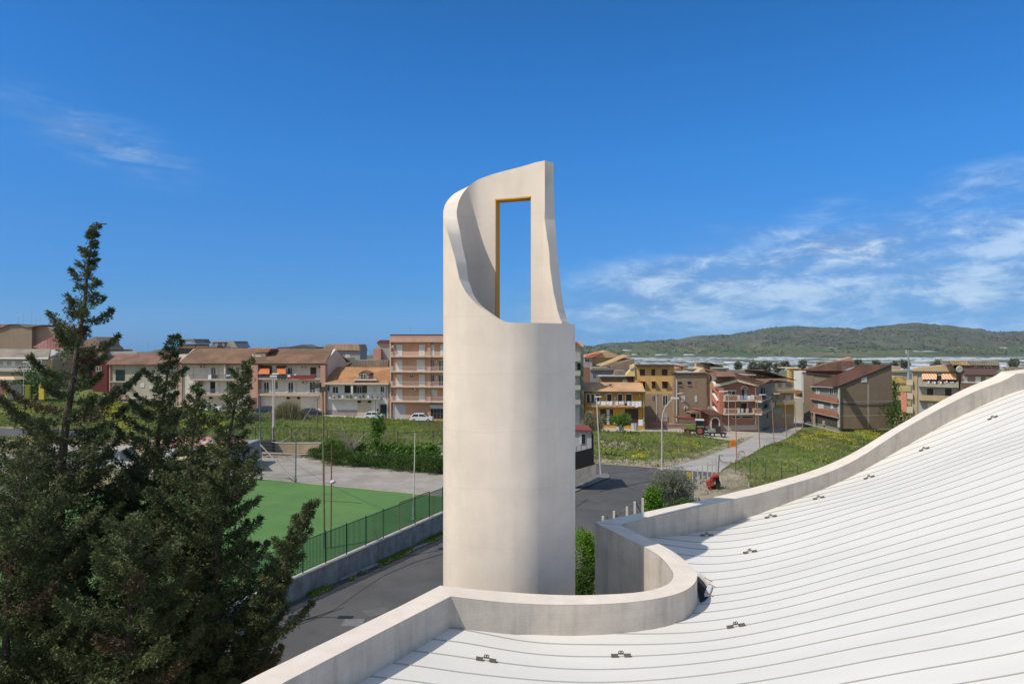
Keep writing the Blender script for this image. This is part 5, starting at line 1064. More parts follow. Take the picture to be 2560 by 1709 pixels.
# ------------------------------------------------------------ far plain and hills
def blades(c, d, ln, wd_, g):
    """rhombus leaves: centres c (n,3), unit directions d, lengths, widths"""
    n = len(c); r = g.normal(size=(n, 3)); s = np.cross(d, r); s /= np.linalg.norm(s, axis=1)[:,None]+1e-9
    ln = np.broadcast_to(ln, (n,))[:,None]; w2 = np.broadcast_to(wd_, (n,))[:,None]*.5
    V = np.stack([c, c+d*ln*.45+s*w2, c+d*ln, c+d*ln*.45-s*w2], 1).reshape(-1, 3)
    return V, np.arange(n*4).reshape(n, 4)
def fbm(X, Y, seed=0, octv=5, f=1.0):
    r = np.random.default_rng(seed); out = np.zeros_like(X, float); a = 1.0
    for k in range(octv):
        ph = r.uniform(0, 6.28, 6); an = r.uniform(0, 3.14, 3)
        for j in range(3): out += a*np.sin((X*cos(an[j])+Y*sin(an[j]))*f*(1+.23*j)+ph[j]+1.3*np.sin((X*sin(an[j])-Y*cos(an[j]))*f*.7+ph[j+3]))/3
        a *= .52; f *= 2.03
    return out
def zplain(X, Y):
    t = np.clip((Y-235)/1100., 0, 1); return -26-49*(t*t*(3-2*t))
ys = np.r_[np.linspace(232, 700, 20), np.linspace(750, 3900, 40)]; xs = np.linspace(-1, 1, 50)
PXX, PYY = np.meshgrid(xs, ys); PX_ = PXX*(400+PYY*.95)
vs = np.stack([PX_, PYY, zplain(PX_, PYY)], -1).reshape(-1, 3); I = np.arange(len(ys)*50).reshape(len(ys), 50)
quads = lambda I: np.stack([I[:-1,:-1], I[:-1,1:], I[1:,1:], I[1:,:-1]], -1).reshape(-1, 4)
M_plain = mat('plain_fields', (.075,.095,.035), 1, .3, .012, 0, 1, col2=(.14,.125,.075))
def fieldmat(m, c_list, sc_):
    nt = m.node_tree; N = nt.nodes; L = nt.links; b = N['Principled BSDF']; g_ = N.new('ShaderNodeNewGeometry')
    mp = N.new('ShaderNodeMapping'); L.new(g_.outputs['Position'], mp.inputs[0]); mp.inputs['Scale'].default_value = (sc_, sc_*.45, 0)
    v = N.new('ShaderNodeTexVoronoi'); v.inputs['Scale'].default_value = 1; L.new(mp.outputs[0], v.inputs['Vector']); sp = N.new('ShaderNodeSeparateColor'); L.new(v.outputs['Color'], sp.inputs[0])
    cr = N.new('ShaderNodeValToRGB'); cr.color_ramp.interpolation = 'CONSTANT'; L.new(sp.outputs[0], cr.inputs[0]); e = cr.color_ramp.elements
    e[0].color = (*c_list[0], 1); e[0].position = 0
    for i, c in enumerate(c_list[1:]):
        if i == 0: e[1].position = 1/len(c_list); e[1].color = (*c, 1)
        else: q = e.new((i+1)/len(c_list)); q.color = (*c, 1)
    old = b.inputs['Base Color'].links[0].from_socket; q = N.new('ShaderNodeMix'); q.data_type = 'RGBA'; q.inputs[0].default_value = .75; L.new(old, q.inputs[6]); L.new(cr.outputs[0], q.inputs[7]); L.new(q.outputs[2], b.inputs['Base Color'])
    return q
fieldmat(M_plain, [(.07,.10,.04), (.13,.125,.08), (.055,.085,.035), (.10,.105,.06), (.17,.155,.11), (.075,.09,.05)], .012)
tag(mesh_obj('plain', vs, quads(I), M_plain, None, True), kind='structure')
prof = [(1380,868),(1430,866),(1458,863),(1480,866),(1520,857),(1585,855),(1637,851),(1694,848),(1754,838),(1825,836),(1880,828),(1934,818),(1988,814),(2061,818),(2119,820),(2151,825),(2170,817),(2220,813),(2293,806),(2330,811),(2372,813),(2410,818),(2451,822),(2487,830),(2560,827),(2800,822),(3200,815),(3800,830)]
px_ = np.linspace(1200, 3800, 620); yr_ = np.interp(px_, [p[0] for p in prof], [p[1] for p in prof], left=880)
yr_ = yr_+np.convolve(rng.normal(0, 1, 620), np.ones(4)/4, 'same')*.9
nr = 80; tt2 = np.r_[np.linspace(0, 1, nr), 1.08, 1.3]; Y0h, Y1h = 3300., 5600.
rows = []
for t in tt2:
    Y = Y0h+(Y1h-Y0h)*t; X = (px_-CX)/F*Y; zr = (CY-yr_)/F*Y1h
    tc_ = min(t, 1); zb_ = -75.; zz_ = zb_+(zr-zb_)*(tc_**1.55)
    n_ = fbm(X, np.full_like(X, Y), 3, 5, .0042)*34*(tc_*(1-tc_)*4)**.8+fbm(X, np.full_like(X, Y), 5, 3, .03)*4.5*(tc_*(1-tc_)*4)
    zz_ = zz_+n_-(0 if t <= 1 else (t-1)*400); rows.append(np.stack([X, np.full_like(X, Y), zz_], -1))
V = np.array(rows); I = np.arange(V.shape[0]*620).reshape(V.shape[0], 620)
M_hill = mat('hill_scrub', (.085,.088,.060), 1, .45, .006, 0, 1, col2=(.060,.085,.042))
_q = fieldmat(M_hill, [(.06,.10,.035), (.05,.085,.03), (.085,.105,.035), (.05,.075,.03), (.12,.12,.06)], .006)
def hill_mix():
    nt = M_hill.node_tree; N = nt.nodes; L = nt.links; g_ = N.new('ShaderNodeNewGeometry'); sp = N.new('ShaderNodeSeparateXYZ'); L.new(g_.outputs['Position'], sp.inputs[0])
    n = N.new('ShaderNodeTexNoise'); n.inputs['Scale'].default_value = .0035; n.inputs['Detail'].default_value = 4; L.new(g_.outputs['Position'], n.inputs['Vector'])
    a = N.new('ShaderNodeMath'); a.operation = 'MULTIPLY_ADD'; L.new(n.outputs['Fac'], a.inputs[0]); a.inputs[1].default_value = 90; L.new(sp.outputs[2], a.inputs[2])
    r = N.new('ShaderNodeMapRange'); L.new(a.outputs[0], r.inputs[0]); r.inputs[1].default_value = 5; r.inputs[2].default_value = 30; r.inputs[3].default_value = .85; r.inputs[4].default_value = 0.0; L.new(r.outputs[0], _q.inputs[0])
    # pale rock and scattered bright spots
    v = N.new('ShaderNodeTexNoise'); v.inputs['Scale'].default_value = .035; v.inputs['Detail'].default_value = 6; v.inputs['Roughness'].default_value = .75; mp = N.new('ShaderNodeMapping'); mp.inputs['Scale'].default_value = (1, .5, 2.4); L.new(g_.outputs['Position'], mp.inputs[0]); L.new(mp.outputs[0], v.inputs['Vector'])
    r2 = N.new('ShaderNodeMapRange'); L.new(v.outputs['Fac'], r2.inputs[0]); r2.inputs[1].default_value = .56; r2.inputs[2].default_value = .68; r2.inputs[4].default_value = .7
    r3 = N.new('ShaderNodeMapRange'); L.new(v.outputs['Fac'], r3.inputs[0]); r3.inputs[1].default_value = .46; r3.inputs[2].default_value = .36; r3.inputs[4].default_value = .7
    b = N['Principled BSDF']; q2 = N.new('ShaderNodeMix'); q2.data_type = 'RGBA'; L.new(r2.outputs[0], q2.inputs[0]); L.new(_q.outputs[2], q2.inputs[6]); q2.inputs[7].default_value = (.26,.23,.17,1)
    q3 = N.new('ShaderNodeMix'); q3.data_type = 'RGBA'; L.new(r3.outputs[0], q3.inputs[0]); L.new(q2.outputs[2], q3.inputs[6]); q3.inputs[7].default_value = (.022,.032,.016,1); L.new(q3.outputs[2], b.inputs['Base Color'])
hill_mix()
tag(mesh_obj('hills', V.reshape(-1,3), quads(I), M_hill, None, True), kind='structure')
gs = np.random.default_rng(3); ii = gs.integers(4, nr-1, 9000); jj = gs.integers(0, 619, 9000); fr_ = gs.random((9000,1)); PS = V[ii,jj]*(1-fr_)+V[np.minimum(ii+1, nr-1),jj+1]*fr_
kp_ = (fbm(PS[:,0], PS[:,1], 31, 4, .008) > -.25) & (ii > 14); PS = PS[kp_]; PS = np.repeat(PS, 4, 0)+gs.normal(0, 5, (len(PS)*4, 3))*np.array((1,1,.15)); dS = gs.normal(0, .8, PS.shape)+np.array((0,0,1.)); dS /= np.linalg.norm(dS, axis=1)[:,None]
_V2, _F2 = blades(PS-np.array((0,0,1.5)), dS, gs.uniform(6,13,len(PS)), 9, gs)
def zhill(px, t):
    j = np.interp(px, px_, np.arange(620)); i = t*(nr-1); return V[int(i), int(j)]
# distant ridge, haze put into its blue colour, in the gap left of the peach block
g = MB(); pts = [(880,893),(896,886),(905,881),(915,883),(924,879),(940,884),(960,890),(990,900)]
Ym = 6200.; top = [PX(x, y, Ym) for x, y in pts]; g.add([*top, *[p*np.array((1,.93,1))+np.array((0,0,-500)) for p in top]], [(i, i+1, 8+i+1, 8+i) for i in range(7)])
tag(g.build('far_mountain', mat('haze_blue_distance', (.10,.22,.42), 1, .05, .001)), kind='structure')
HILLSCRUB = (_V2, _F2)
# greenhouses of the plain: each a long low plastic roof
M_gh = [mat('greenhouse_plastic', (.52,.56,.58), .5, .06, .02), mat('greenhouse_plastic_grey', (.38,.42,.44), .5, .06, .02), mat('greenhouse_plastic_white', (.70,.71,.70), .5, .06, .02)]
def gh_mesh(k):
    g = MB(); n = 3+k
    for i in range(n):
        x0, x1 = -.5+i/n, -.5+(i+1)/n
        g.hexa([(x0,-.5,0),(x1,-.5,0),(x1,.5,0),(x0,.5,0)], [(x0,-.5,.6),(x1,-.5,.6),(x1,.5,.6),(x0,.5,.6)]); g.hexa([(x0,-.5,.6),(x1,-.5,.6),(x1,.5,.6),(x0,.5,.6)], [((x0+x1)/2-.01,-.5,1),((x0+x1)/2+.01,-.5,1),((x0+x1)/2+.01,.5,1),((x0+x1)/2-.01,.5,1)])
    return g
ghm = []
for k in range(3):
    o = gh_mesh(k).build('greenhouse', M_gh[k]); ghm.append(o.data); bpy.data.objects.remove(o)
cnt = 0
for it in range(2000):
    py = rnd.choice([rnd.uniform(883, 900), rnd.uniform(886, 925)]); px = rnd.uniform(1450, 2600)
    Y = 75*F/(py-CY); 
    if Y > 3250 or Y < 1150: continue
    X = (px-CX)/F*Y; o = bpy.data.objects.new('greenhouse', ghm[rnd.choice([0,0,1,2])]); sc.collection.objects.link(o)
    wd_ = rnd.uniform(50, 190); o.scale = (wd_, rnd.uniform(20, 75), 4.0); o.location = (X, Y, float(zplain(X, Y))-.3); o.rotation_euler = (0, 0, rnd.choice([0, .1, -.12, .2]))
    tag(o, 'long pale plastic greenhouse on the far plain below the hills', 'greenhouse', 'greenhouses spread over the far plain'); cnt += 1
    if cnt >= 150: break
def patch(name, pts, m):
    pass
for px, t, wx, c in ((1575,.30,60,2),(1605,.24,110,0),(1672,.16,120,0),(1750,.10,130,2),(1820,.42,70,1),(2010,.26,26,0),(2090,.33,70,1),(2520,.40,60,0),(2310,.14,120,0),(2450,.13,150,2)):
    p = zhill(px, t); o = bpy.data.objects.new('greenhouse', ghm[c]); sc.collection.objects.link(o); o.location = (p[0], p[1], p[2]-3.5); o.scale = (wx*1.1, 50, 3); o.rotation_euler = (R(3), 0, rnd.uniform(-.1,.3))
    tag(o, 'pale plastic greenhouse field lying on the lower slope of the hills', 'greenhouse', 'greenhouse fields on the hill slope')

# ------------------------------------------------------------ foliage
def leafmat(name, c1, c2, c3=None, sc_=5.0, trans=.25, rough=.65):
    m = mat(name, c1, rough, .25, sc_, 0, 1, col2=c2, spec=.25); nt = m.node_tree; N = nt.nodes; L = nt.links; b = N['Principled BSDF']
    t = N.new('ShaderNodeBsdfTranslucent'); mx = N.new('ShaderNodeMixShader'); mx.inputs[0].default_value = trans
    L.new(b.inputs['Base Color'].links[0].from_socket, t.inputs[0]); out = [n for n in N if n.type == 'OUTPUT_MATERIAL'][0]; L.new(b.outputs[0], mx.inputs[1]); L.new(t.outputs[0], mx.inputs[2]); L.new(mx.outputs[0], out.inputs[0]); return m
M_con = leafmat('conifer_foliage', (.078,.104,.040), (.130,.148,.060), sc_=3.2, trans=.15)
M_con2 = leafmat('conifer_foliage_dry', (.105,.078,.042), (.15,.115,.065), sc_=5, trans=.1)
M_bark = mat('conifer_bark', (.13,.095,.075), .95, .35, 6, .8, 30, stretch=(1,1,.2))
def conifer(label, trunk, Rz, Y, zlow, seed, dens=1.0, name='conifer', browns=6, azb=None):
    g = np.random.default_rng(seed)
    P = np.array([PX(x, y, Y+dy) for x, y, dy in trunk]); zt_ = P[0,2]
    gz = -15.0; zs = P[:,2]
    cxy = lambda z: np.stack([np.interp(-z, -zs, P[:,0]), np.interp(-z, -zs, P[:,1])], -1)
    t = thing(name, (P[-1,0], P[-1,1], gz), label, 'conifer tree')
    pts = [tuple(p) for p in P]+[(P[-1,0], P[-1,1], gz)]; zr_ = [p[2] for p in pts]; tb_ = MB()
    tb_.tube(pts, [max(.012, .016+.014*(zt_-z)) for z in zr_], 8); tb_.build('trunk', M_bark, t, smooth=True)
    zR, rR = np.array([r[0] for r in Rz]), np.array([r[1] for r in Rz])
    C = []; D = []; Ln = []; Wd = []; BR = MB(); z = zt_-.05; k = 0; BC = []; BD = []
    while z > zlow:
        Rr = float(np.interp(-z, -zR, rR)); az = k*2.39996+g.uniform(-.5,.5); k += 1
        if azb is not None and g.random() < .35: az = g.normal(azb, .7)
        L_ = Rr*g.uniform(.45, 1.05)*(1.25 if g.random() < .12 else 1.0)
        el = g.uniform(.15, .55)*(1.0 if Rr > .6 else 2.0); m_ = max(3, int(L_/.09))
        s = (np.arange(m_)+.5)/m_; dir0 = np.array((cos(az), sin(az), 0))
        zc = np.tan(el)*.55*s*L_-.10*np.sin(s*3.14)*L_+.26*L_*s**3
        base_ = np.r_[cxy(z), z]; line = base_+np.outer(s*L_, dir0)+np.c_[np.zeros(m_), np.zeros(m_), zc]
        if L_ > .7:
            ln_ = [tuple(base_)]+[tuple(p) for p in line[::3]]; BR.tube(ln_, [.010+.008*L_]+[.006+.008*L_*(1-i/len(ln_)) for i in range(1, len(ln_))], 4)
        side = np.array((-sin(az), cos(az), 0)); up = np.array((0,0,1.))
        npp = int(m_*(9.5 if z < -1.5 else 12.5)*dens*(1.0+.6*min(Rr, 2.0)))
        si = g.uniform(.05, 1.0, npp)**.75
        li = np.stack([np.interp(si, s, line[:,j]) for j in range(3)], 1)
        wide = (.035+.15*L_**.6*(1-si**2.2))
        lat = g.normal(0, 1, npp)*wide; dep = g.normal(0, 1, npp)*wide*.42-.25*np.abs(lat)*.6
        # clump sprays around twig nodes
        node = g.integers(0, max(4, int(L_*9)), npp); nz_ = g.normal(0, 1, (max(4, int(L_*9)), 3)); 
        pos = li+np.outer(lat*.55, side)+np.outer(dep*.6, up)+nz_[node]*wide[:,None]*.55*np.array((1,1,.6))
        dd = dir0*.75+np.outer(np.sign(lat)*.5, side)+up*g.uniform(.05,.75,npp)[:,None]+g.normal(0,.32,(npp,3))
        K = 5
        pos = np.repeat(pos, K, 0)+g.normal(0, .022, (npp*K, 3)); dd = np.repeat(dd, K, 0)+g.normal(0, .55, (npp*K, 3)); dd /= np.linalg.norm(dd, axis=1)[:,None]
        if browns and g.random() < browns/100. and Rr > .7: BC.append(pos); BD.append(dd)
        else: C.append(pos); D.append(dd)
        z -= g.uniform(.055, .105)*(1.0+.7*min(Rr, 1.6))/max(dens,.7)*(1.0 if z > -1.5 else .46 if z < -3.2 else .72)
    C = np.vstack(C); D = np.vstack(D); V, Fc = blades(C, D, g.uniform(.055,.11,len(C)), g.uniform(.018,.032,len(C)), g)
    cr = mesh_obj('crown', V, Fc, M_con, t)
    if BC:
        C = np.vstack(BC); D = np.vstack(BD); V, Fc = blades(C, D, g.uniform(.05,.10,len(C)), g.uniform(.020,.034,len(C)), g); mesh_obj('dry_foliage', V, Fc, M_con2, t, None) if False else mesh_obj('dry_foliage', V, Fc, M_con2, t)
    if len(BR.v): BR.build('branches', M_bark, t)['kind'] = 'stuff'
    return t
Z17 = lambda y, Y=17.: (CY-y)/F*Y
conifer('tallest conifer at the left, its thin top bent to the right against the sky',
  [(266,560,0),(252,560,0),(240,566,0),(232,590,0),(224,640,0),(216,700,0),(212,760,0),(196,850,0),(183,950,0),(166,1050,0),(155,1150,0),(148,1300,0),(143,1450,0),(138,1709,0)],
  [(Z17(560),.04),(Z17(600),.13),(Z17(640),.22),(Z17(665),.18),(Z17(690),.38),(Z17(720),.34),(Z17(760),.46),(Z17(800),.95),(Z17(850),.85),(Z17(900),1.1),(Z17(960),1.35),(Z17(1000),1.6),(Z17(1100),1.95),(Z17(1200),2.2),(Z17(1400),2.6),(Z17(1709),3.0)], 17., -9.6, 11, 1.0, browns=10)
conifer('slender second conifer, its top in front of the brown roofs',
  [(440,838,0),(436,850,0),(425,900,0),(415,960,0),(400,1040,0),(392,1150,0),(388,1300,0),(385,1500,0),(382,1709,0)],
  [(Z17(838,18.),.04),(Z17(870,18.),.28),(Z17(895,18.),.30),(Z17(915,18.),.25),(Z17(950,18.),.85),(Z17(990,18.),.70),(Z17(1040,18.),1.05),(Z17(1120,18.),1.15),(Z17(1250,18.),1.5),(Z17(1400,18.),1.9),(Z17(1709,18.),2.2)], 18., -9.8, 12, 1.0, browns=4)
conifer('leaning third conifer nearest the tower, top tilted right over the white houses',
  [(622,898,0),(616,920,0),(603,960,0),(588,1010,0),(575,1080,0),(562,1180,0),(548,1300,0),(540,1500,0),(535,1709,0)],
  [(Z17(898,16.),.04),(Z17(925,16.),.20),(Z17(960,16.),.30),(Z17(1010,16.),.42),(Z17(1050,16.),.55),(Z17(1100,16.),.75),(Z17(1200,16.),1.0),(Z17(1300,16.),1.15),(Z17(1400,16.),1.45),(Z17(1500,16.),1.75),(Z17(1709,16.),1.9)], 16., -9.2, 13, 1.05, browns=5)
conifer('short conifer top between the second and the leaning one',
  [(494,960,0),(492,985,0),(488,1030,0),(480,1100,0),(475,1250,0),(470,1500,0)],
  [(Z17(960,16.5),.04),(Z17(985,16.5),.22),(Z17(1040,16.5),.35),(Z17(1120,16.5),.6),(Z17(1300,16.5),1.1),(Z17(1500,16.5),1.3)], 16.6, -8.5, 14, 1.0, browns=4)
conifer('broad conifer at the lower left corner, below the tallest one',
  [(60,1130,0),(55,1180,0),(40,1300,0),(20,1500,0),(10,1709,0)],
  [(Z17(1130,14.),.06),(Z17(1180,14.),.5),(Z17(1250,14.),.9),(Z17(1400,14.),1.5),(Z17(1709,14.),1.9)], 14., -8.4, 15, .95, browns=6)
conifer('dark bushy conifer in front at the bottom, between the trunks of the taller ones',
  [(330,1290,0),(330,1330,0),(325,1450,0),(320,1709,0)],
  [(Z17(1290,14.),.08),(Z17(1340,14.),.6),(Z17(1450,14.),1.2),(Z17(1600,14.),1.6),(Z17(1709,14.),1.7)], 14., -8.2, 16, .95, browns=3)
conifer('raked conifer bough rising to the right, its tip before the green fence',
  [(790,1250,0),(772,1275,0),(752,1320,0),(725,1380,0),(695,1450,0),(655,1540,0),(615,1640,0),(600,1709,0)],
  [(Z17(1250,16.),.05),(Z17(1300,16.),.22),(Z17(1350,16.),.34),(Z17(1420,16.),.50),(Z17(1500,16.),.62),(Z17(1600,16.),.65),(Z17(1709,16.),.6)], 16., -8.9, 17, 1.05, browns=3)

def bush(name, label, c, rad, n, leaf, m, cat='shrub', seed=0, trunk=None, clumps=14, group=None, up=.2, hole=.0):
    """foliage in many small clumps inside an ellipsoid, on a few stems"""
    g = np.random.default_rng(seed+100); c = np.array(c, float); rad = np.array(rad, float)
    t = thing(name, (c[0], c[1], c[2]-rad[2]), label, cat, group)
    d = g.normal(size=(clumps, 3)); d /= np.linalg.norm(d, axis=1)[:,None]; cc = c+d*rad*g.uniform(.25, .9, (clumps, 1)); rr = g.uniform(.22, .45, clumps)
    i = g.integers(0, clumps, n); e = g.normal(size=(n, 3)); e /= np.linalg.norm(e, axis=1)[:,None]; P = cc[i]+e*rad*(rr[i]*g.uniform(.3, 1, n)**.5)[:,None]
    P[:,2] = np.maximum(P[:,2], c[2]-rad[2]*1.0)
    dd = e+g.normal(0, .6, (n, 3))+np.array((0,0,up)); dd /= np.linalg.norm(dd, axis=1)[:,None]
    V, Fc = blades(P, dd, g.uniform(.6, 1.2, n)*leaf[0], g.uniform(.7, 1.2, n)*leaf[1], g); mesh_obj('foliage', V, Fc, m, t)
    if trunk:
        b_ = MB()
        for k in range(trunk[1]):
            tip = cc[k % clumps]; x0 = c+np.array((g.normal(0,.04), g.normal(0,.04), -rad[2]-trunk[2])); b_.tube([tuple(x0), tuple(x0*.5+tip*.5+np.array((0,0,.05))), tuple(tip)], [trunk[0], trunk[0]*.7, trunk[0]*.3], 5)
        b_.build('stems', M_bark, t)
    return t
L_dk = leafmat('dark_shrub_leaf', (.055,.11,.02), (.085,.145,.03), sc_=2.5); L_br = leafmat('bright_leaf', (.12,.24,.02), (.19,.33,.03), sc_=2.5, trans=.35); L_ol = leafmat('olive_leaf', (.17,.19,.12), (.24,.26,.17), sc_=3, trans=.2)
L_fig = leafmat('fig_leaf', (.10,.20,.03), (.15,.27,.05), sc_=2, trans=.35); L_dry = leafmat('dry_reed', (.26,.22,.13), (.20,.20,.09), sc_=2, trans=.2); L_gy = leafmat('grey_scrub', (.16,.16,.12), (.12,.13,.09), sc_=2); L_yel = leafmat('yellow_flower', (.60,.52,.02), (.70,.62,.04), sc_=2, trans=.3)
L_gr = leafmat('meadow_blade', (.17,.25,.04), (.25,.29,.07), sc_=.25, trans=.3); L_gr2 = leafmat('dry_meadow_blade', (.22,.20,.10), (.15,.16,.07), sc_=.3, trans=.3)
tag(mesh_obj('hill_bushes', HILLSCRUB[0], HILLSCRUB[1], leafmat('hill_bush_leaf', (.055,.07,.035), (.08,.09,.05), sc_=.02, trans=.05)), kind='stuff')
# hedge of shrubs behind the yard
shr = [(805,1150,5.2,1.4,L_dk),(850,1163,5.5,1.5,L_dk),(900,1168,5.5,1.5,L_dk),(955,1172,5.5,1.6,L_dk),(1010,1178,5.5,1.6,L_dk),(1062,1182,5.2,1.7,L_dk),(1100,1186,4,1.8,L_dk),(1150,1186,4,1.8,L_dk)]
lab = ['leftmost dark green shrub of the yard hedge, beside the planks','dark green shrub second from the planks in the yard hedge','dark green shrub of the hedge under the bare grey bush','dark green shrub in the middle of the yard hedge','dark green shrub of the hedge below the climbing leafy pole','dark green shrub of the hedge towards the tower','dark green shrub touching the tower edge','dark green hedge shrub hidden behind the tower']
for k, (px, py, w_, h_, m) in enumerate(shr):
    Y = 13.5*F/(py-CY); p = PX(px, py, Y); bush('shrub', lab[k], (p[0], p[1]+.8, ZT+h_*.45), (w_*.42, 1.5, h_*.62), 5200, (.22,.07), m, seed=k, clumps=40, up=.9, group='shrubs of the yard hedge')
fg = [(835,1118,1.9,.9,'broad leaved bush above the left end of the hedge'),(880,1120,1.6,.9,'broad leaved bush left of the bare grey bush'),(965,1124,2.2,1.0,'broad leaved bush right of the bare grey bush'),(1010,1126,2.0,.9,'broad leaved bush right of the climbing leafy pole'),(1060,1128,2.0,1.0,'yellowish broad leaved bush near the tower')]
for k, (px, py, w_, h_, l_) in enumerate(fg):
    p = PX(px, py, 80.); bush('leafy_bush', l_, p, (w_, 1.0, h_*.8), 1500, (.34,.26), L_fig, seed=30+k, clumps=26)
p = PX(945, 1070, 80.); bush('climbing_plant', 'tall leafy climber on a stake rising above the hedge', p, (.85,.6,1.9), 900, (.32,.24), L_fig, seed=40, clumps=22, trunk=(.05,3,1.5))
g_ = MB(); rr_ = np.random.default_rng(5); c = PX(878, 1135, 79.)
tbb = thing('bare_bush', c, 'leafless grey bush standing in the yard hedge', 'bush')
for k in range(70):
    a = rr_.uniform(0, 6.28); l = rr_.uniform(1.2, 3.0); sp_ = rr_.uniform(.2, .9); p1 = c+np.array((cos(a)*l*sp_*.5, sin(a)*l*sp_*.4, l*.55)); p2 = c+np.array((cos(a)*l*sp_*1.1, sin(a)*l*sp_*.7, l*.95+rr_.uniform(-.2,.2))); g_.tube([tuple(c), tuple(p1), tuple(p2)], [.03,.018,.006], 3)
g_.build('twigs', mat('grey_twig', (.24,.21,.18), .95), tbb)['kind'] = 'stuff'
def reeds(label, px, py, Y, w_, h_, n, m, seed, name='reeds'):
    g = np.random.default_rng(seed); c = PX(px, py, Y); t = thing(name, c, label, 'reeds')
    x = g.normal(0, w_*.4, n); y = g.normal(0, w_*.25, n); hh = h_*g.uniform(.5, 1.05, n)*np.exp(-(x/w_)**2*.8); P = np.stack([c[0]+x, c[1]+y, np.full(n, c[2])], 1)
    d = np.stack([g.normal(0,.16,n), g.normal(0,.16,n), np.ones(n)], 1); d /= np.linalg.norm(d, axis=1)[:,None]; V, Fc = blades(P, d, hh, .09, g); o = mesh_obj('canes', V, Fc, m, t)
    P2 = P+d*(hh*g.uniform(.35,.9,n))[:,None]; d2 = g.normal(0,1,(n,3))+np.array((0,0,.4)); d2 /= np.linalg.norm(d2, axis=1)[:,None]; V, Fc = blades(P2, d2, .5, .07, g); o2 = mesh_obj('leaves', V, Fc, m, t)
    return t
reeds('tall dry reed clump in front of the garage doors on the field', 720, 1060, 118., 3.6, 4.2, 2600, L_dry, 1)
reeds('smaller grey dry reed clump left of the tall one', 632, 1072, 108., 2.6, 2.6, 1500, L_gy, 2)
reeds('dry weeds beside the black screened hut behind the tower', 1480, 1078, 92., 1.5, 3.0, 500, L_dry, 3)
reeds('dry weed stalks in front of the yellow house garage', 1507, 1062, 122., .7, 2.2, 90, L_dry, 4)
# olive tree and bushes by the church wall
p = G(1668, 1262); s_ = p[1]/F
bush('olive_tree', 'small grey green olive tree beyond the church parapet', PX(1672,1210,p[1]), (50*s_, 44*s_, 50*s_), 8500, (.26,.06), L_ol, 'olive tree', 50, trunk=(.07,3,1.2), clumps=60)
bush('olive_tree', 'thinner right hand olive sapling beside the yellow sign', PX(1712,1228,p[1]), (22*s_, 20*s_, 42*s_), 1500, (.28,.06), L_ol, 'olive tree', 51, trunk=(.04,2,1.0), clumps=26)
bush('bush', 'bright green bush peeking over the church parapet left of the olive', PX(1632,1258,p[1]-4), (30*s_, 26*s_, 34*s_), 4200, (.26,.15), L_br, 'bush', 52, clumps=40, trunk=(.05,3,1))
bush('bush', 'dark green low bush right below the olive tree', PX(1722,1262,p[1]-3), (40*s_, 20*s_, 16*s_), 1800, (.2,.1), L_dk, 'bush', 53, clumps=30)
bush('bush', 'grey undergrowth under the olive tree', PX(1690,1258,p[1]-1), (34*s_, 20*s_, 18*s_), 1500, (.2,.06), L_gy, 'bush', 58, clumps=30)
bush('bush', 'bright yellow green leafy bush seen between the tower and the niche wall', PX(1466,1385,27.), (.62,.9,1.15), 9000, (.10,.055), L_br, 'bush', 54, clumps=70, trunk=(.05,3,1))
bush('bush', 'dark lower bush between the tower and the niche wall', PX(1463,1460,25.5), (.62,.7,.85), 5200, (.09,.045), L_dk, 'bush', 55, clumps=50)
bush('bush', 'olive twigs in the gap between tower and niche wall', PX(1450,1420,26.), (.16,.4,.9), 900, (.10,.03), L_ol, 'bush', 59, clumps=20)
_tc = {}
# far trees on the plain and behind the town
L_far = leafmat('far_tree_leaf', (.17,.185,.14), (.21,.22,.17), sc_=.2, trans=.1)
for k, (px, py, rx, ry, Y) in enumerate(((1880,912,9,13,520),(1900,915,14,12,540),(1915,912,13,14,560),(1958,910,14,8,600),(1941,916,7,7,600),(2006,910,7,12,560),(2053,912,9,6,640),(2240,908,9,7,700),(2262,907,9,9,680),(2343,908,12,9,620),(2533,905,12,10,520),(2145,906,10,7,700),(1845,911,6,6,700),(2190,906,6,5,800))):
    s_ = Y/F; bush('tree', ('dark round eucalyptus among the greenhouses beyond the terracotta house','dark far tree beyond the brown block building','dark far tree near the right edge above the grey houses')[0 if px < 1950 else 1 if px < 2230 else 2]+', '+['first','second','third','fourth','fifth','sixth','seventh'][_tc.setdefault(0 if px < 1950 else 1 if px < 2230 else 2, []).append(px) or len(_tc[0 if px < 1950 else 1 if px < 2230 else 2])-1], PX(px, py+3, Y), (rx*s_*.85, rx*s_*.7, ry*s_*.8), 520, (3.0*Y/550,1.6*Y/550), L_far, 'tree', 60+k, clumps=16, trunk=(.4,2,2), group='trees on the far plain')
# leafy trees behind the front houses at the left and low greenery at the right
bush('tree', 'blue green tree by the coloured wall at the far left', PX(70,960,128.), (6,3,3.2), 2500, (.5,.25), L_dk, 'tree', 80, clumps=30, trunk=(.2,2,2))
bush('bush', 'dark green bushes between the yellow gabled house and the grey house', PX(2245,1035,150.), (3.5,3,3.5), 1500, (.5,.25), L_dk, 'bush', 81, clumps=26)
bush('bush', 'dark climbing greenery at the foot of the yellow gabled house', PX(2234,1000,165.), (1.4,1.5,5), 900, (.5,.25), L_dk, 'bush', 82, clumps=20)
# planter with palm
pp = PX(1552, 1050, 121.); bush('planter_plant', 'round leafy plant in the concrete planter before the yellow house', pp, (2.0,1.6,1.35), 1500, (.6,.13), L_fig, 'plant', 83, clumps=26, trunk=(.08,3,.6), up=.6)

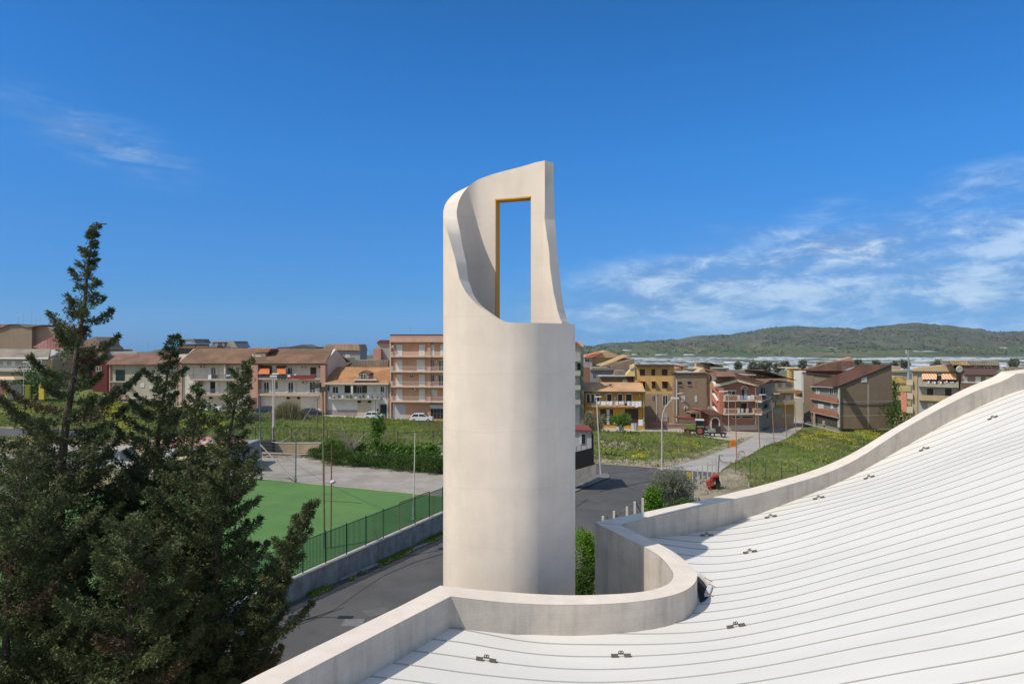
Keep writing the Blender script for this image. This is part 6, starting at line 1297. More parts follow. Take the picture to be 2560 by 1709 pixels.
# ------------------------------------------------------------ meadow: countless tufts and flowers
ROADS = []
for nm in ('junction_road','side_road','street','forecourt','pavement','street_left','lane_left','lane_verge','road'):
    for o in bpy.data.objects:
        if o.name.split('.')[0] == nm and o.type == 'MESH':
            co = np.empty(len(o.data.vertices)*3); o.data.vertices.foreach_get('co', co); co = co.reshape(-1, 3); nl_ = {'road':70,'junction_road':50,'side_road':60,'street':40,'forecourt':20,'pavement':30,'street_left':60,'lane_left':20,'lane_verge':20}[nm]
            ROADS.append([tuple(p[:2]) for p in co[:nl_]]+[tuple(p[:2]) for p in co[-nl_:][::-1]])
def free(X, Y):
    ok = ~inside(TER, X, Y)
    for r_ in ROADS: ok &= ~inside(r_, X, Y)
    return ok
def tufts(name, x0, x1, y0, y1, n, hgt, m, seed, K=5, thr=None, w_=.05, dz=0.0, label='grass'):
    g = np.random.default_rng(seed); X = g.uniform(x0, x1, n); Y = g.uniform(y0, y1, n); ok = free(X, Y)
    f_ = fbm(X, Y, seed+7, 4, .16)
    if thr is not None: ok &= f_ > thr
    X, Y, f_ = X[ok], Y[ok], f_[ok]; P = np.stack([X, Y, hraw(X, Y)+dz], 1); hh = hgt*(1+.5*f_)*g.uniform(.5,1.3,len(X)); hh = np.clip(hh, .08, None)
    P = np.repeat(P, K, 0)+g.normal(0, .10, (len(X)*K, 3))*np.array((1,1,0)); hh = np.repeat(hh, K)
    d = g.normal(0, .45, (len(P), 3))+np.array((0,0,1)); d /= np.linalg.norm(d, axis=1)[:,None]
    V, Fc = blades(P, d, hh, w_, g); return tag(mesh_obj(name, V, Fc, m), kind='stuff')
tufts('meadow_grass', -100, -2, 84, 136, 21000, .32, L_gr, 1, 4, None, .09)
tufts('dry_grass', -100, -2, 84, 136, 9000, .40, L_gr2, 2, 4, .25, .07)
tufts('meadow_grass', 2, 105, 58, 152, 26000, .34, L_gr, 3, 4, None, .09)
tufts('dry_grass', 2, 105, 58, 152, 14000, .45, L_gr2, 4, 4, .2, .07)
tufts('lush_grass', 2, 105, 58, 152, 9000, .45, L_dk, 5, 4, .35, .09)
def flowers(name, polys, n, seed, size=.12):
    g = np.random.default_rng(seed); PP = []
    for poly, nn in polys:
        W = [tuple(G(*p)[:2]) for p in poly]; a = np.array(W); X = g.uniform(a[:,0].min(), a[:,0].max(), nn*4); Y = g.uniform(a[:,1].min(), a[:,1].max(), nn*4)
        ok = inside(W, X, Y) & free(X, Y) & (fbm(X, Y, seed, 4, .55) > -.05); X, Y = X[ok][:nn], Y[ok][:nn]; PP.append(np.stack([X, Y, hraw(X, Y)+g.uniform(.25,.55,len(X))], 1))
    P = np.vstack(PP); d = g.normal(0, 1, (len(P), 3)); d /= np.linalg.norm(d, axis=1)[:,None]; V, Fc = blades(P, d, size*1.3, size, g); return tag(mesh_obj(name, V, Fc, L_yel), kind='stuff')
flowers('yellow_flowers', [
 ([(2000,1086),(2060,1076),(2225,1078),(2190,1102),(2080,1106),(2010,1100)], 2300), ([(1960,1105),(2010,1098),(2160,1108),(2130,1140),(2000,1128)], 500),
 ([(1650,1112),(1720,1105),(1760,1120),(1700,1140),(1660,1136)], 260), ([(1500,1122),(1640,1128),(1620,1150),(1500,1146)], 200), ([(1580,1142),(1612,1142),(1612,1149),(1580,1149)], 200),
 ([(1880,1170),(2050,1140),(2100,1130),(2060,1175),(1900,1195)], 260), ([(1480,1082),(1700,1086),(1760,1110),(1500,1112)], 150), ([(2240,1068),(2300,1066),(2290,1076),(2240,1080)], 300)], 0, 9)
flowers('yellow_flowers', [([(250,1010),(300,1015),(330,1060),(350,1085),(270,1085)], 5200), ([(440,1045),(560,1050),(560,1075),(450,1075)], 1400), ([(0,1010),(120,1010),(120,1040),(0,1040)], 500), ([(-40,1095),(80,1095),(80,1105),(-40,1105)], 500)], 0, 10)
# weeds along the verge under the pitch wall
gv = np.random.default_rng(77); nV = 2600; tv = gv.uniform(6, 52, nV); ov = gv.uniform(.25, .9, nV)**1.2; XY = fa[None,:]+wd[None,:]*tv[:,None]-wn[None,:]*ov[:,None]; okv = fbm(XY[:,0], XY[:,1], 21, 4, 1.1) > -.1; XY = XY[okv]
PV = np.repeat(np.c_[XY, hraw(XY[:,0], XY[:,1])+.09], 5, 0)+gv.normal(0,.07,(len(XY)*5,3))*np.array((1,1,0)); dV = gv.normal(0,.5,(len(PV),3))+np.array((0,0,1)); dV /= np.linalg.norm(dV, axis=1)[:,None]; V, Fc = blades(PV, dV, gv.uniform(.08,.26,len(PV)), .05, gv); tag(mesh_obj('verge_weeds', V, Fc, L_gr), kind='stuff')
# stones and rubble at the field edges
def rubble(name, poly, n, s0, s1, m, seed):
    g = np.random.default_rng(seed); W = [tuple(G(*p)[:2]) for p in poly]; a = np.array(W); mb = MB(); k = 0
    while k < n:
        x, y = g.uniform(a[:,0].min(), a[:,0].max()), g.uniform(a[:,1].min(), a[:,1].max())
        if not inside(W, np.array([x]), np.array([y]))[0]: continue
        s = g.uniform(s0, s1); z = float(hraw(x, y))+.05; an = g.uniform(0, 3); u = np.array((cos(an), sin(an), 0)); v = np.array((-sin(an), cos(an), 0)); c_ = np.array((x, y, z))
        mb.hexa([c_-u*s-v*s*.7, c_+u*s-v*s*.6, c_+u*s*.8+v*s*.7, c_-u*s*.9+v*s*.6], [c_+q*s*.6+np.array((0,0,s*g.uniform(.6,1.1))) for q in (-u-v*.6, u-v*.5, u*.7+v*.7, -u*.7+v*.6)]); k += 1
    return tag(mb.build(name, m), kind='stuff')
M_stone = mat('pale_stone', (.30,.265,.20), .95, .2, 2, .4, 10)
rubble('rubble', [(1490,1150),(1600,1152),(1700,1150),(1760,1134),(1700,1162),(1640,1166),(1490,1158)], 260, .05, .22, M_stone, 1)
rubble('rubble', [(1740,1195),(1830,1170),(1900,1195),(1860,1215),(1790,1240),(1730,1240)], 260, .04, .18, M_stone, 2)
rubble('rubble', [(1500,1104),(1600,1108),(1600,1124),(1510,1124)], 60, .05, .3, M_stone, 4)
drape('dirt_bank', [(1735,1225),(1780,1190),(1830,1168),(1870,1180),(1905,1196)], [(1735,1262),(1790,1250),(1840,1232),(1880,1220),(1920,1208)], M_dirt, .09, 20, 8)
tufts('bank_weeds', 14, 45, 62, 86, 9000, .30, L_gr, 8, 4, -.1, .06)
# ------------------------------------------------------------ poles, lamps, fences
M_pole = mat('rusted_lamp_pole', (.30,.17,.12), .85, .25, 3); M_polew = mat('pale_pole', (.50,.48,.42), .7, .12, 3); M_poled = mat('dark_pole', (.10,.11,.09), .8, .3, 3); M_polem = mat('mossy_pole', (.17,.15,.075), .85, .25, 3); M_poleb = mat('blue_green_pole', (.09,.13,.13), .7, .2, 3)
def pole(name, label, cat, bx, by, tx, ty, r, m, arm=None, head=None, Y=None, group=None, lean=True, parts=None):
    b_ = G(bx, by) if Y is None else PX(bx, by, Y); Yv = b_[1]; top = PX(tx, ty, Yv)
    t = thing(name, b_, label, cat, group); g = MB(); g.bar(b_-np.array((0,0,.3)), top, r, 8, r*.7); g.build('pole', m, t)
    g = MB(); g.bar(b_, b_+np.array((0,0,.12)), r*2.2, 4); g.build('base_plate', m, t)
    if arm:
        g = MB(); g.tube([tuple(top)]+[tuple(PX(x, y, Yv+dy)) for x, y, dy in arm], [r*.7]+[r*.55]*len(arm), 6); g.build('arm', m, t)
    if head:
        x, y, dy, l, hgt = head; c = PX(x, y, Yv+dy); g = MB(); g.hexa([c+np.array(v) for v in ((-l*.5,-.16,-hgt*.5),(l*.5,-.12,-hgt*.3),(l*.5,.12,-hgt*.3),(-l*.5,.16,-hgt*.5))], [c+np.array(v) for v in ((-l*.42,-.12,hgt*.5),(l*.45,-.08,hgt*.35),(l*.45,.08,hgt*.35),(-l*.42,.12,hgt*.5))]); g.build('lamp_head', M_acc, t)
    return t
cq = lambda x, y, f='C': q_(f, x, y)
def pl(name, label, cat, f, bx, by, tx, ty, r, m, arm=None, head=None, **k):
    a = cq(bx, by, f); b_ = cq(tx, ty, f); return pole(name, label, cat, *a, *b_, r, m, [(*cq(x, y, f), dy) for x, y, dy in arm] if arm else None, (*cq(head[0], head[1], f), *head[2:]) if head else None, **k)
pl('street_lamp', 'tall pale street lamp with curved arm and grey head at the junction', 'street lamp', 'C', 935, 1450, 935, 1000, .10, M_polew, [(945,925,0),(965,870,0),(1000,825,0),(1040,797,0)], (1055,788,0,1.0,.24))
pl('street_lamp', 'straight leaning street lamp with short head beside the black screened hut', 'street lamp', 'C', 375, 1490, 335, 778, .09, M_polew, [(352,775,0)], (350,775,0,.8,.14))
rl = 'rusty lamp post along the side road, '
pl('street_lamp', rl+'nearest, beside the orange barrier', 'street lamp', 'C', 1622, 1390, 1610, 800, .075, M_pole, [(1598,770,0),(1560,748,0),(1490,725,0)], (1500,726,0,1.1,.14))
pl('street_lamp', rl+'second, without any arm, right of the first', 'street lamp', 'C', 1836, 1280, 1812, 815, .08, M_pole, [(1808,812,0)])
pl('street_lamp', rl+'third, arched arm before the beige house', 'street lamp', 'C', 1965, 1210, 1945, 825, .08, M_pole, [(1930,790,0),(1905,768,0),(1855,755,0)], (1860,756,0,1.2,.14))
pl('street_lamp', rl+'fourth, arched arm over the dark parked jeep', 'street lamp', 'C', 2080, 1155, 2064, 810, .08, M_pole, [(2052,780,0),(2030,762,0),(1985,746,0)], (1990,747,0,1.2,.14))
pl('street_lamp', rl+'farthest and bare, near the block building', 'street lamp', 'C', 2165, 1095, 2155, 830, .08, M_pole)
pl('street_lamp', 'slim pale street lamp standing right in front of the terracotta house', 'street lamp', 'C', 1550, 1112, 1544, 765, .06, M_polew, [(1540,755,0)], (1536,755,0,.8,.14))
pl('pole', 'thin pale pole before the yellow house, above the planter', 'pole', 'C', 525, 1010, 523, 705, .05, M_pole)
pl('pole', 'very thin dark pole left of the hut lamp in front of the yellow house', 'pole', 'C', 300, 1060, 303, 850, .04, M_pole)
pl('pole', 'short rusty post before the terracotta house base', 'pole', 'C', 1753, 1085, 1752, 985, .05, M_pole)
pl('street_lamp', 'white lamp post with crossed arm at foot of the yellow gabled house', 'street lamp', 'D', 1178, 990, 1174, 700, .09, M_polew, [(1160,850,0)])
pl('gate_post', 'rusty gate post at the corner of the block building yard', 'post', 'D', 320, 1085, 318, 990, .12, M_pole)
# floodlight mast by the pitch
fm = pole('floodlight_mast', 'tall brown floodlight mast on the pitch edge, two lamps on top', 'floodlight', 811, 1385, 807, 972, .075, M_polem, Y=44.6)
for dx, dy_, nm in ((-14,-2,'floodlight'),(6,6,'floodlight')):
    c = PX(805+dx, 966+dy_, 44.6); g = MB(); g.hexa([c+np.array(v) for v in ((-.28,-.18,-.22),(.28,-.18,-.12),(.28,.18,-.12),(-.28,.18,-.22))], [c+np.array(v) for v in ((-.28,-.14,.12),(.28,-.14,.2),(.28,.14,.2),(-.28,.14,.12))]); g.build('floodlight', M_iron, fm)
a, b_ = PX(804,978,44.6), PX(678,1104,83.); g = MB(); g.tube([tuple(a+(b_-a)*t+np.array((0,0,-1.2*sin(pi*t)))) for t in np.linspace(0,1,14)], .03, 4); tag(g.build('cable', M_polew), 'pale sagging cable from the floodlight mast down to the field fence', 'cable')
pole('mast', 'thin rusty mast right of the floodlight mast, a white ball on it', 'pole', 827, 1372, 829, 1113, .05, M_rust, Y=44.7)
g = MB(); c = PX(832,1204,44.6); g.tube([tuple(c+np.array((0,0,z))) for z in (-.14,-.08,0,.08,.13)], [.05,.15,.19,.15,.05], 10); g.build('ball_lamp', M_acc, bpy.data.objects.get('mast'), smooth=True)
pole('mast', 'grey mast standing on the retaining wall close to the tower', 'pole', 1033, 1298, 1038, 1081, .055, M_polew, Y=52.)
for k, (bx, by, tx, ty, l_, m) in enumerate(((654,1196,648.5,983,'blue green net post at the pitch corner before the planks',M_poleb),(739,1201,740,1089,'short blue green net post right of the diagonal brace',M_poleb),
   (531,1125,532,992,'mossy pole behind the conifer tops',M_polem),(793,1092,794,992,'thin dark pole on the field between the grass and garages',M_poled),(939,1058,939,998,'thin dark pole in front of the white four wheel garage house',M_poled),(27,1104,28,1013,'dark pole on the field at the far left edge',M_poled),(57,1090,60,905,'pale street lamp pole before the long grey house',M_polew))):
    Yk = {0:66.5,1:65.5,2:80.,3:104.,4:122.,5:95.,6:120.}[k]; pole('pole' if k < 6 else 'street_lamp', l_, 'pole' if k < 6 else 'street lamp', bx, by, tx, ty, .07 if k < 2 else .06, m, Y=Yk, arm=[(66,904,0)] if k == 6 else None, head=(65,904,0,1.0,.16) if k == 6 else None)
for bx, tx, ty, l_ in ((682,682,940,'tall pale twin field pole, left one'),(683,687,934,'tall pale twin field pole, right one with bent top')):
    pole('pole', l_, 'pole', bx, 1111, tx, ty, .085, M_polew, Y=83.8, head=(tx+2,ty,0,.9,.2))
g = MB(); g.bar(PX(651,1111,66.4), PX(736,1200,65.6), .07, 4); tag(g.build('brace', mat('whitish_timber',(.40,.37,.33))), 'whitish diagonal brace between the two blue green net posts', 'beam')
g = MB()
for k in range(13):
    y0 = 1095+k*8; g.bar(PX(653,y0,66.4), PX(740,y0+6,65.5), .008, 3)
for k in range(22):
    x = 654+k*4; g.bar(PX(x,1095,66.2), PX(x,1199,66.2), .006, 3)
tag(g.build('net', mat('thin_net_wire',(.15,.16,.14))), 'sagging wire net between the blue green posts', 'net')
# streetlamp behind the conifers: its double head throws the shadow on the dark road
tl = thing('street_lamp', (-15.4,33.2,-14.7), 'double headed street lamp hidden behind the leaning conifer', 'street lamp')
g = MB(); g.bar((-15.4,33.2,-15), (-15.4,33.2,-6.8), .08, 8, .05); g.build('pole', M_steel, tl); g = MB(); g.tube([(-16.4,33.2,-6.6),(-15.4,33.2,-6.8),(-14.4,33.2,-6.6)], .04, 6); g.build('arm', M_steel, tl)
for x in (-16.7,-14.1): g = MB(); g.hexa([(x-.4,33.0,-6.7),(x+.4,33.0,-6.7),(x+.4,33.4,-6.7),(x-.4,33.4,-6.7)], [(x-.3,33.05,-6.5),(x+.3,33.05,-6.5),(x+.3,33.35,-6.5),(x-.3,33.35,-6.5)]); g.build('lamp_head', M_acc, tl)
# plank stacks in the yard
M_plank = [mat('weathered_plank', (.30,.25,.20), .95, .2, 4), mat('pale_plank', (.42,.36,.29), .95, .2, 4), mat('dark_plank', (.16,.125,.10), .95, .2, 4)]
def planks(label, x0, x1, y0, y1, Y, n, seed, ln=(3,6)):
    g = np.random.default_rng(seed); c = PX((x0+x1)/2, y1, Y); t = thing('plank_stack', c, label, 'plank stack')
    for k in range(n):
        py = y0+(y1-y0)*(k/n)+g.uniform(-1,1); px = g.uniform(x0, x1); L_ = g.uniform(*ln); yy = Y-1.2*(k/n)+g.uniform(-.2,.2); p = PX(px, py, yy); p[0] = min(max(p[0], PX(x0,0,Y)[0]+L_/2), PX(x1,0,Y)[0]-L_/2) if L_ < PX(x1,0,Y)[0]-PX(x0,0,Y)[0] else c[0]; a = g.normal(0,.06)
        u = np.array((cos(a), sin(a), g.normal(0,.02)))*L_/2; w2 = np.array((0,.14,0)); h2 = np.array((0,0,.055)); mb = MB(); mb.hexa([p-u-w2-h2, p+u-w2-h2, p+u+w2-h2, p-u+w2-h2], [p-u-w2+h2, p+u-w2+h2, p+u+w2+h2, p-u+w2+h2]); mb.build('plank', M_plank[g.choice([0,0,1,1,2])], t)
planks('long stack of weathered planks along the beige yard wall', 652, 806, 1131, 1162, 80.5, 46, 1)
planks('small heap of broken boards beside the tower at the hedge end', 1058, 1112, 1172, 1186, 72., 12, 2, (1.2,2.4))
g = MB(); p = PX(655,1148,82.); g.box(p[0]-1,p[0]+1.2,82,83,ZT,ZT+1.6); tag(g.build('dark_crate', mat('tar_black',(.03,.03,.03))), 'dark crate at the left end of the plank stack', 'crate')
# posts and wires by the church edge
fpost = []
PO = [(3,1297,483,700),(3,1347,470,620),(3,1393,445,590),(3,1443,405,590),(3,1487,382,540),(3,1523,372,530),(3,1363,540,740),(3,1606,570,680),(3,1847,605,660)]
S3 = 2349/600
def q3(x, y): return 1400+x/S3, 1050+y/S3
M_post = mat('weathered_post', (.42,.39,.34), .95, .15, 5)
names3 = ['leftmost by the yellow sign','second from the yellow sign','third from the yellow sign','fourth, above the red plough','fifth, taller, behind the red plough','sixth, last before the leaning pole','short one in front of the second','short one right of the red plough','tiny one far right by the parapet']
for k, (_, x, y0, y1) in enumerate(PO):
    a = q3(x, y0); b_ = q3(x+4, y1); base_ = G(*b_); tp = PX(a[0], a[1], base_[1]); t = thing('fence_post', base_, 'thin weathered fence post, '+names3[k], 'post', 'posts of the field corner'); g = MB(); g.bar(base_-np.array((0,0,.2)), tp, .085, 5, .07); g.build('post', M_post, t)
a = q3(1375,590); b_ = q3(1465,712); A_ = PX(*a, G(*b_)[1]); g = MB(); g.bar(A_, G(*b_), .06, 5); tag(g.build('prop', M_post), 'slanting wooden prop left of the red plough', 'post')
a = q3(1560,340); b_ = q3(1548,520); B3 = G(*b_); g = MB(); g.bar(B3, PX(*a, B3[1]), .07, 5); lp = thing('old_pole', B3, 'dark twisted pole with drooping dry twigs beside the posts', 'pole'); g.build('pole', M_poled, lp)
g = MB(); 
for (pts) in (((1560,345),(1575,338),(1590,352)),((1562,380),(1590,410),(1640,415)),((1740,340),(1755,302),(1785,298),(1810,328)),((1742,372),(1760,318),(1795,310))): g.tube([tuple(PX(*q3(*p), B3[1])) for p in pts], .035, 4)
g.build('dry_twigs', M_poled, lp)
for k, (x, y0, y1) in enumerate(((1720,382,540),(1862,398,560),(2012,412,572),(2168,425,575),(2322,438,540))):
    b_ = G(*q3(x, y1)); tp = PX(*q3(x, y0), b_[1]); t = thing('fence_post', b_, 'dark green wire fence post in the right meadow, '+('first','second','third','fourth','fifth')[k]+' from the dirt bank', 'post', 'green posts of the meadow fence'); g = MB(); g.bar(b_, tp, .045, 4); g.build('post', M_green, t); fpost.append((b_, tp))
for f_ in (.5, .97):
    g = MB(); g.tube([tuple(a+(b_-a)*f_) for a, b_ in fpost], .015, 3); tag(g.build('fence_wire', M_green), ('lower' if f_ < .9 else 'top')+' wire of the green meadow fence', 'wire')
for k, (x, y0, y1) in enumerate(((420,938,1000),(528,888,990),(655,845,960),(732,796,950),(810,762,940))):
    b_ = PX(*q3(x, y1), 40.); tp = PX(*q3(x, y0), 40.); t = thing('fence_post', b_, 'white concrete post with a rope behind the church parapet, '+('first','second','third','fourth','fifth')[k]+' from the left', 'post', 'white posts behind the parapet'); g = MB(); g.hexa([b_+np.array(v) for v in ((-.06,-.06,-3),(.06,-.06,-3),(.06,.06,-3),(-.06,.06,-3))], [tp+np.array(v) for v in ((-.055,-.055,0),(.055,-.055,0),(.055,.055,0),(-.055,.055,0))]); g.build('post', mat('white_concrete_post',(.60,.58,.53),.9,.1,5), t)
for k, pts in enumerate((((532,950),(590,905),(650,868),(735,800)),((735,800),(765,850),(800,905)),((455,935),(465,960),(470,985)))): g = MB(); g.tube([tuple(PX(*q3(*p), 40.1)) for p in pts], .035, 4); tag(g.build('rope', M_poled), ('dark rope sagging between the white concrete posts','short dark rope at the right end of the white posts','dark twig by the first white post')[k], 'rope')
# yellow sign
b_ = G(*q3(1262,690)); Ys = b_[1]; sg = thing('yellow_sign', b_, 'yellow panel sign on two posts beside the olive sapling', 'sign'); 
for x in (1252,1270): g = MB(); g.bar(PX(*q3(x+ (8 if x > 1260 else 0),690 if x>1260 else 640), Ys), PX(*q3(x,575), Ys), .04, 5); g.build('sign_post', M_post, sg)
g = MB(); P4 = [PX(*q3(*p), Ys) for p in ((1240,506),(1278,514),(1278,584),(1240,576))]; g.hexa([p+np.array((0,.06,0)) for p in P4], P4); g.build('sign_panel', mat('yellow_sign_paint', (.70,.48,.01), .6, .04, 3), sg)
for yy in (522, 545): g = MB(); P4 = [PX(*q3(*p), Ys-.01) for p in ((1256,yy),(1263,yy+2),(1263,yy+12),(1256,yy+10))]; g.hexa([p+np.array((0,.01,0)) for p in P4], P4); g.build('sign_mark', M_iron, sg)
# orange barrier
b_ = G(*cq(1590,1236)); Yo = b_[1]; ob_ = thing('orange_barrier', b_, 'orange plastic barrier crate by the side road and rusty lamp', 'barrier'); M_orng = mat('orange_plastic', (.66,.17,.01), .6, .08, 3)
s_ = Yo/F; w_, h_ = 13.5*s_, 17*s_
for dx in (-w_*.5, 0, w_*.5-.08): g = MB(); g.box(b_[0]+dx, b_[0]+dx+.08, b_[1]-.3, b_[1]+.3, b_[2], b_[2]+h_); g.build('upright', M_orng, ob_)
for k in range(5): g = MB(); z = b_[2]+.05+k*h_/5; g.box(b_[0]-w_*.5, b_[0]+w_*.5, b_[1]-.33, b_[1]-.28, z, z+h_/5*.7); g.build('slat', M_orng, ob_); g = MB(); g.box(b_[0]-w_*.5, b_[0]+w_*.5, b_[1]+.28, b_[1]+.33, z, z+h_/5*.7); g.build('slat', M_orng, ob_)
# red plough / rotary tiller
b_ = G(*q3(1500,690)); s_ = b_[1]/F/ S3; rp = thing('red_implement', b_, 'red farm implement parked on the dirt bank between the thin posts', 'farm machine'); M_red = mat('red_orange_paint', (.36,.065,.028), .6, .15, 4); M_blk = mat('black_steel', (.03,.028,.026), .7, .2, 4)
def ip(x, y, d=0): return PX(*q3(x, y), b_[1]+d)
for nm, pts, m, d in (('deflector_plate', ((1435,600),(1495,590),(1508,640),(1440,655)), M_red, 0),('gearbox_frame', ((1480,560),(1555,532),(1560,590),(1490,610)), M_red, .35),('upper_hitch', ((1490,545),(1540,534),(1550,552),(1500,560)), M_red, -.2),('side_plate', ((1545,540),(1575,625),(1565,680),(1525,690),(1530,610)), M_blk, .1),('lower_drum', ((1450,655),(1535,640),(1530,690),(1465,695)), M_blk, .25),('support_arm', ((1440,640),(1460,640),(1500,690),(1490,695)), M_red, -.3)):
    g = MB(); P4 = [ip(x, y, d) for x, y in pts]; g.hexa([p+np.array((.12,.75,0)) for p in P4], P4); g.build(nm, m, rp)
for k in range(5): g = MB(); g.bar(ip(1470+k*16, 560-k*5, -.1), ip(1476+k*16, 640-k*3, .1), .04, 5); g.build('tine', M_red if k % 2 else M_blk, rp)
# black screened hut on its concrete wall, right beside the tower
hut = thing('screened_hut', PX(1460,1180,64.), 'white hut with dark window above a black screen, right behind the tower', 'hut')
Yh = 70.5; pz = lambda x, y, d=0: PX(*q3(x, y), Yh+d)
def slab(nm, pts, m, d=0, th=3.0, parent=hut):
    g = MB(); P4 = [pz(x, y, d) for x, y in pts]; g.hexa([p+np.array((-.4*0,th,0)) for p in P4], P4); return g.build(nm, m, parent)
slab('wall', ((40,95),(307,105),(307,275),(40,345)), mat('white_hut_panel',(.40,.39,.38),.8,.08,2)); slab('roof', ((40,86),(318,98),(318,112),(40,104)), mat('hut_red_roof',(.20,.05,.04)), -.3, 4.2); slab('screen', ((40,340),(322,268),(335,440),(40,540)), mat('black_screen_cloth',(.012,.012,.012),.95,.2,3), -.15, .12)
wf = slab('window_frame', ((192,128),(254,130),(254,235),(192,238)), M_acc, -.06, .06); slab('pane', ((212,136),(248,138),(248,230),(212,232)), M_dark, -.09, .03, wf)
for x in (160, 205, 262): slab('panel_joint', ((x,255),(x+3,255),(x+3,300),(x,305)), M_dark, -.02, .02)
slab('downpipe', ((306,100),(312,100),(316,270),(310,270)), M_iron, -.2, .08); slab('side_wall', ((312,105),(328,150),(332,440),(318,440)), M_blk, .3, .1)
kw = thing('hut_wall', pz(200,640), 'stained concrete base wall under the black screen, beside the tower', 'wall'); slab('wall_body', ((40,520),(354,432),(356,566),(40,704)), M_wallgrey, -.25, 1.2, kw)
drape('pavement_island', [(1330,1240),(1440,1215),(1490,1190),(1516,1184),(1523,1189)], [(1330,1262),(1440,1231),(1500,1205),(1524,1196),(1524,1192)], mat('kerb_pavement',(.17,.165,.155),.95,.15,1), .14, 24, 4)
# concrete planters
M_pl = mat('weathered_concrete_planter', (.42,.41,.38), .95, .2, 2, stain=.5)
for (x0, x1, y0, y1, l_) in ((512,590,1032,1088,'weathered concrete planter tub with the leafy plant'),(651,714,1020,1082,'weathered empty concrete planter tub right of the leafy one')):
    b_ = G(*cq((x0+x1)/2, y1)); Yp = b_[1]; t = thing('planter', b_, l_, 'planter'); a, c = PX(*cq(x0,y0),Yp), PX(*cq(x1,y1),Yp); r = (c[0]-a[0])/2; g = MB(); ring = lambda rr, z: [(b_[0]+rr*cos(k*pi/4+.39), Yp+rr*sin(k*pi/4+.39), z) for k in range(8)]
    g.hexa(ring(r*.88, c[2]-.2), ring(r, a[2])); g.build('tub', M_pl, t); g = MB(); g.hexa(ring(r*.85, a[2]), ring(r*.85, a[2]+.03)); g.build('soil', M_dirt, t)
# red low walls in front of the block houses
Hw = House('low_wall', 'low red wall with dark panels and railing in front of the block houses', 'C', 808, 1310, 133, 136, cat='wall')
M_lw = mat('dull_red_wall', (.26,.12,.09), .9, .08, 1)
Hw.box('wall_body', 808, 1003, 985, 1058, M_lw, .1, -.1); Hw.box('wall_body', 985, 1030, 1310, 1062, M_pinkpave, .1, -.1); Hw.box('ramp_top', 985, 1022, 1310, 1030, M_slabg, .15, -.15); Hw.poly('awning_roof', [(1095,965),(1240,965),(1345,985),(1150,990)], mat('red_sheet_roof',(.22,.08,.065)), .3, -2.5)
g = MB(); g.bar(Hw.P(808,968,0), Hw.P(985,972,0), .04); [g.bar(Hw.P(x,970,0), Hw.P(x,1003,0), .03) for x in range(808,990,18)]; g.build('railing', M_iron, Hw.t)['kind'] = 'stuff'
g = MB(); g.bar(Hw.P(1100,1012,0), Hw.P(1310,1018,0), .04); [g.bar(Hw.P(x,1014,0), Hw.P(x,1030,0), .03) for x in range(1100,1310,16)]; g.build('railing', M_iron, Hw.t)['kind'] = 'stuff'
# kiosk and colourful wall behind the conifers
ks = thing('kiosk', PX(480,1140,74.), 'kiosk with pink sheet roof, pale walls and a yellow panel behind the conifers', 'kiosk'); qk = lambda x, y: q_('K', x, y)
Fr['K'] = (380,1080,2221/340)
def kp(nm, pts, m, Y, th, par=ks): g = MB(); P4 = [PX(*qk(x, y), Y) for x, y in pts]; g.hexa([p+np.array((0,th,0)) for p in P4], P4); return g.build(nm, m, par)
g = MB(); P4 = [PX(*qk(120,240),70.), PX(*qk(1560,150),70.), PX(*qk(1500,95),77.), PX(*qk(420,60),78.)]; g.hexa([p-np.array((0,0,.12)) for p in P4], P4); g.build('roof', T_pk2 if 'T_pk2' in globals() else mat('pink_sheet_roof', (.50,.20,.20), .7, .08, 1), ks)
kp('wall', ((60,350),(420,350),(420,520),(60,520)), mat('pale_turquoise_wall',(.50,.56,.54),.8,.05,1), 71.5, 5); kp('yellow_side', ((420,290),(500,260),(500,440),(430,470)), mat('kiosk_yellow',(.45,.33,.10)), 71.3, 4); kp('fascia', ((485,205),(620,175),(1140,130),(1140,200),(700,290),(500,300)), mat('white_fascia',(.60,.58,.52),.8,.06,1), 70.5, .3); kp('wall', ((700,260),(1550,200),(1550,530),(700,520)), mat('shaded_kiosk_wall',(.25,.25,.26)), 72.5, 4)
kp('yellow_banner', ((850,220),(940,225),(930,430),(870,420)), mat('bright_yellow',(.72,.52,.0),.6,.05,2), 69.5, .15); kp('yellow_banner', ((1030,210),(1170,190),(1165,235),(1060,245)), mat('bright_yellow',(.72,.52,.0)), 69.5, .15)
for x0, x1, c, l_ in ((0,75,(.26,.13,.13),'maroon'),(78,152,(.55,.43,.06),'yellow'),(155,380,(.35,.35,.30),'grey'),(440,520,(.50,.45,.08),'yellow green'),(690,780,(.55,.40,.05),'orange yellow')):
    a, b_ = q_('L', x0, 1290), q_('L', x1, 1500); Y = 124.; P0, P1 = PX(a[0],a[1],Y), PX(b_[0],b_[1],Y); g = MB(); g.box(P0[0], P1[0], Y, Y+.3, P1[2]-.6, P0[2]); tag(g.build('painted_wall', mat('painted_wall_'+l_.replace(' ','_'), c, .9, .08, 1)), l_+' painted wall panel'+(' at the left frame edge' if x0 == 0 else ' beside the pale lamp pole' if x0 == 440 else ' right next to the maroon panel' if x0 == 78 else ' beyond the conifer, in front of the long grey house'), 'wall')
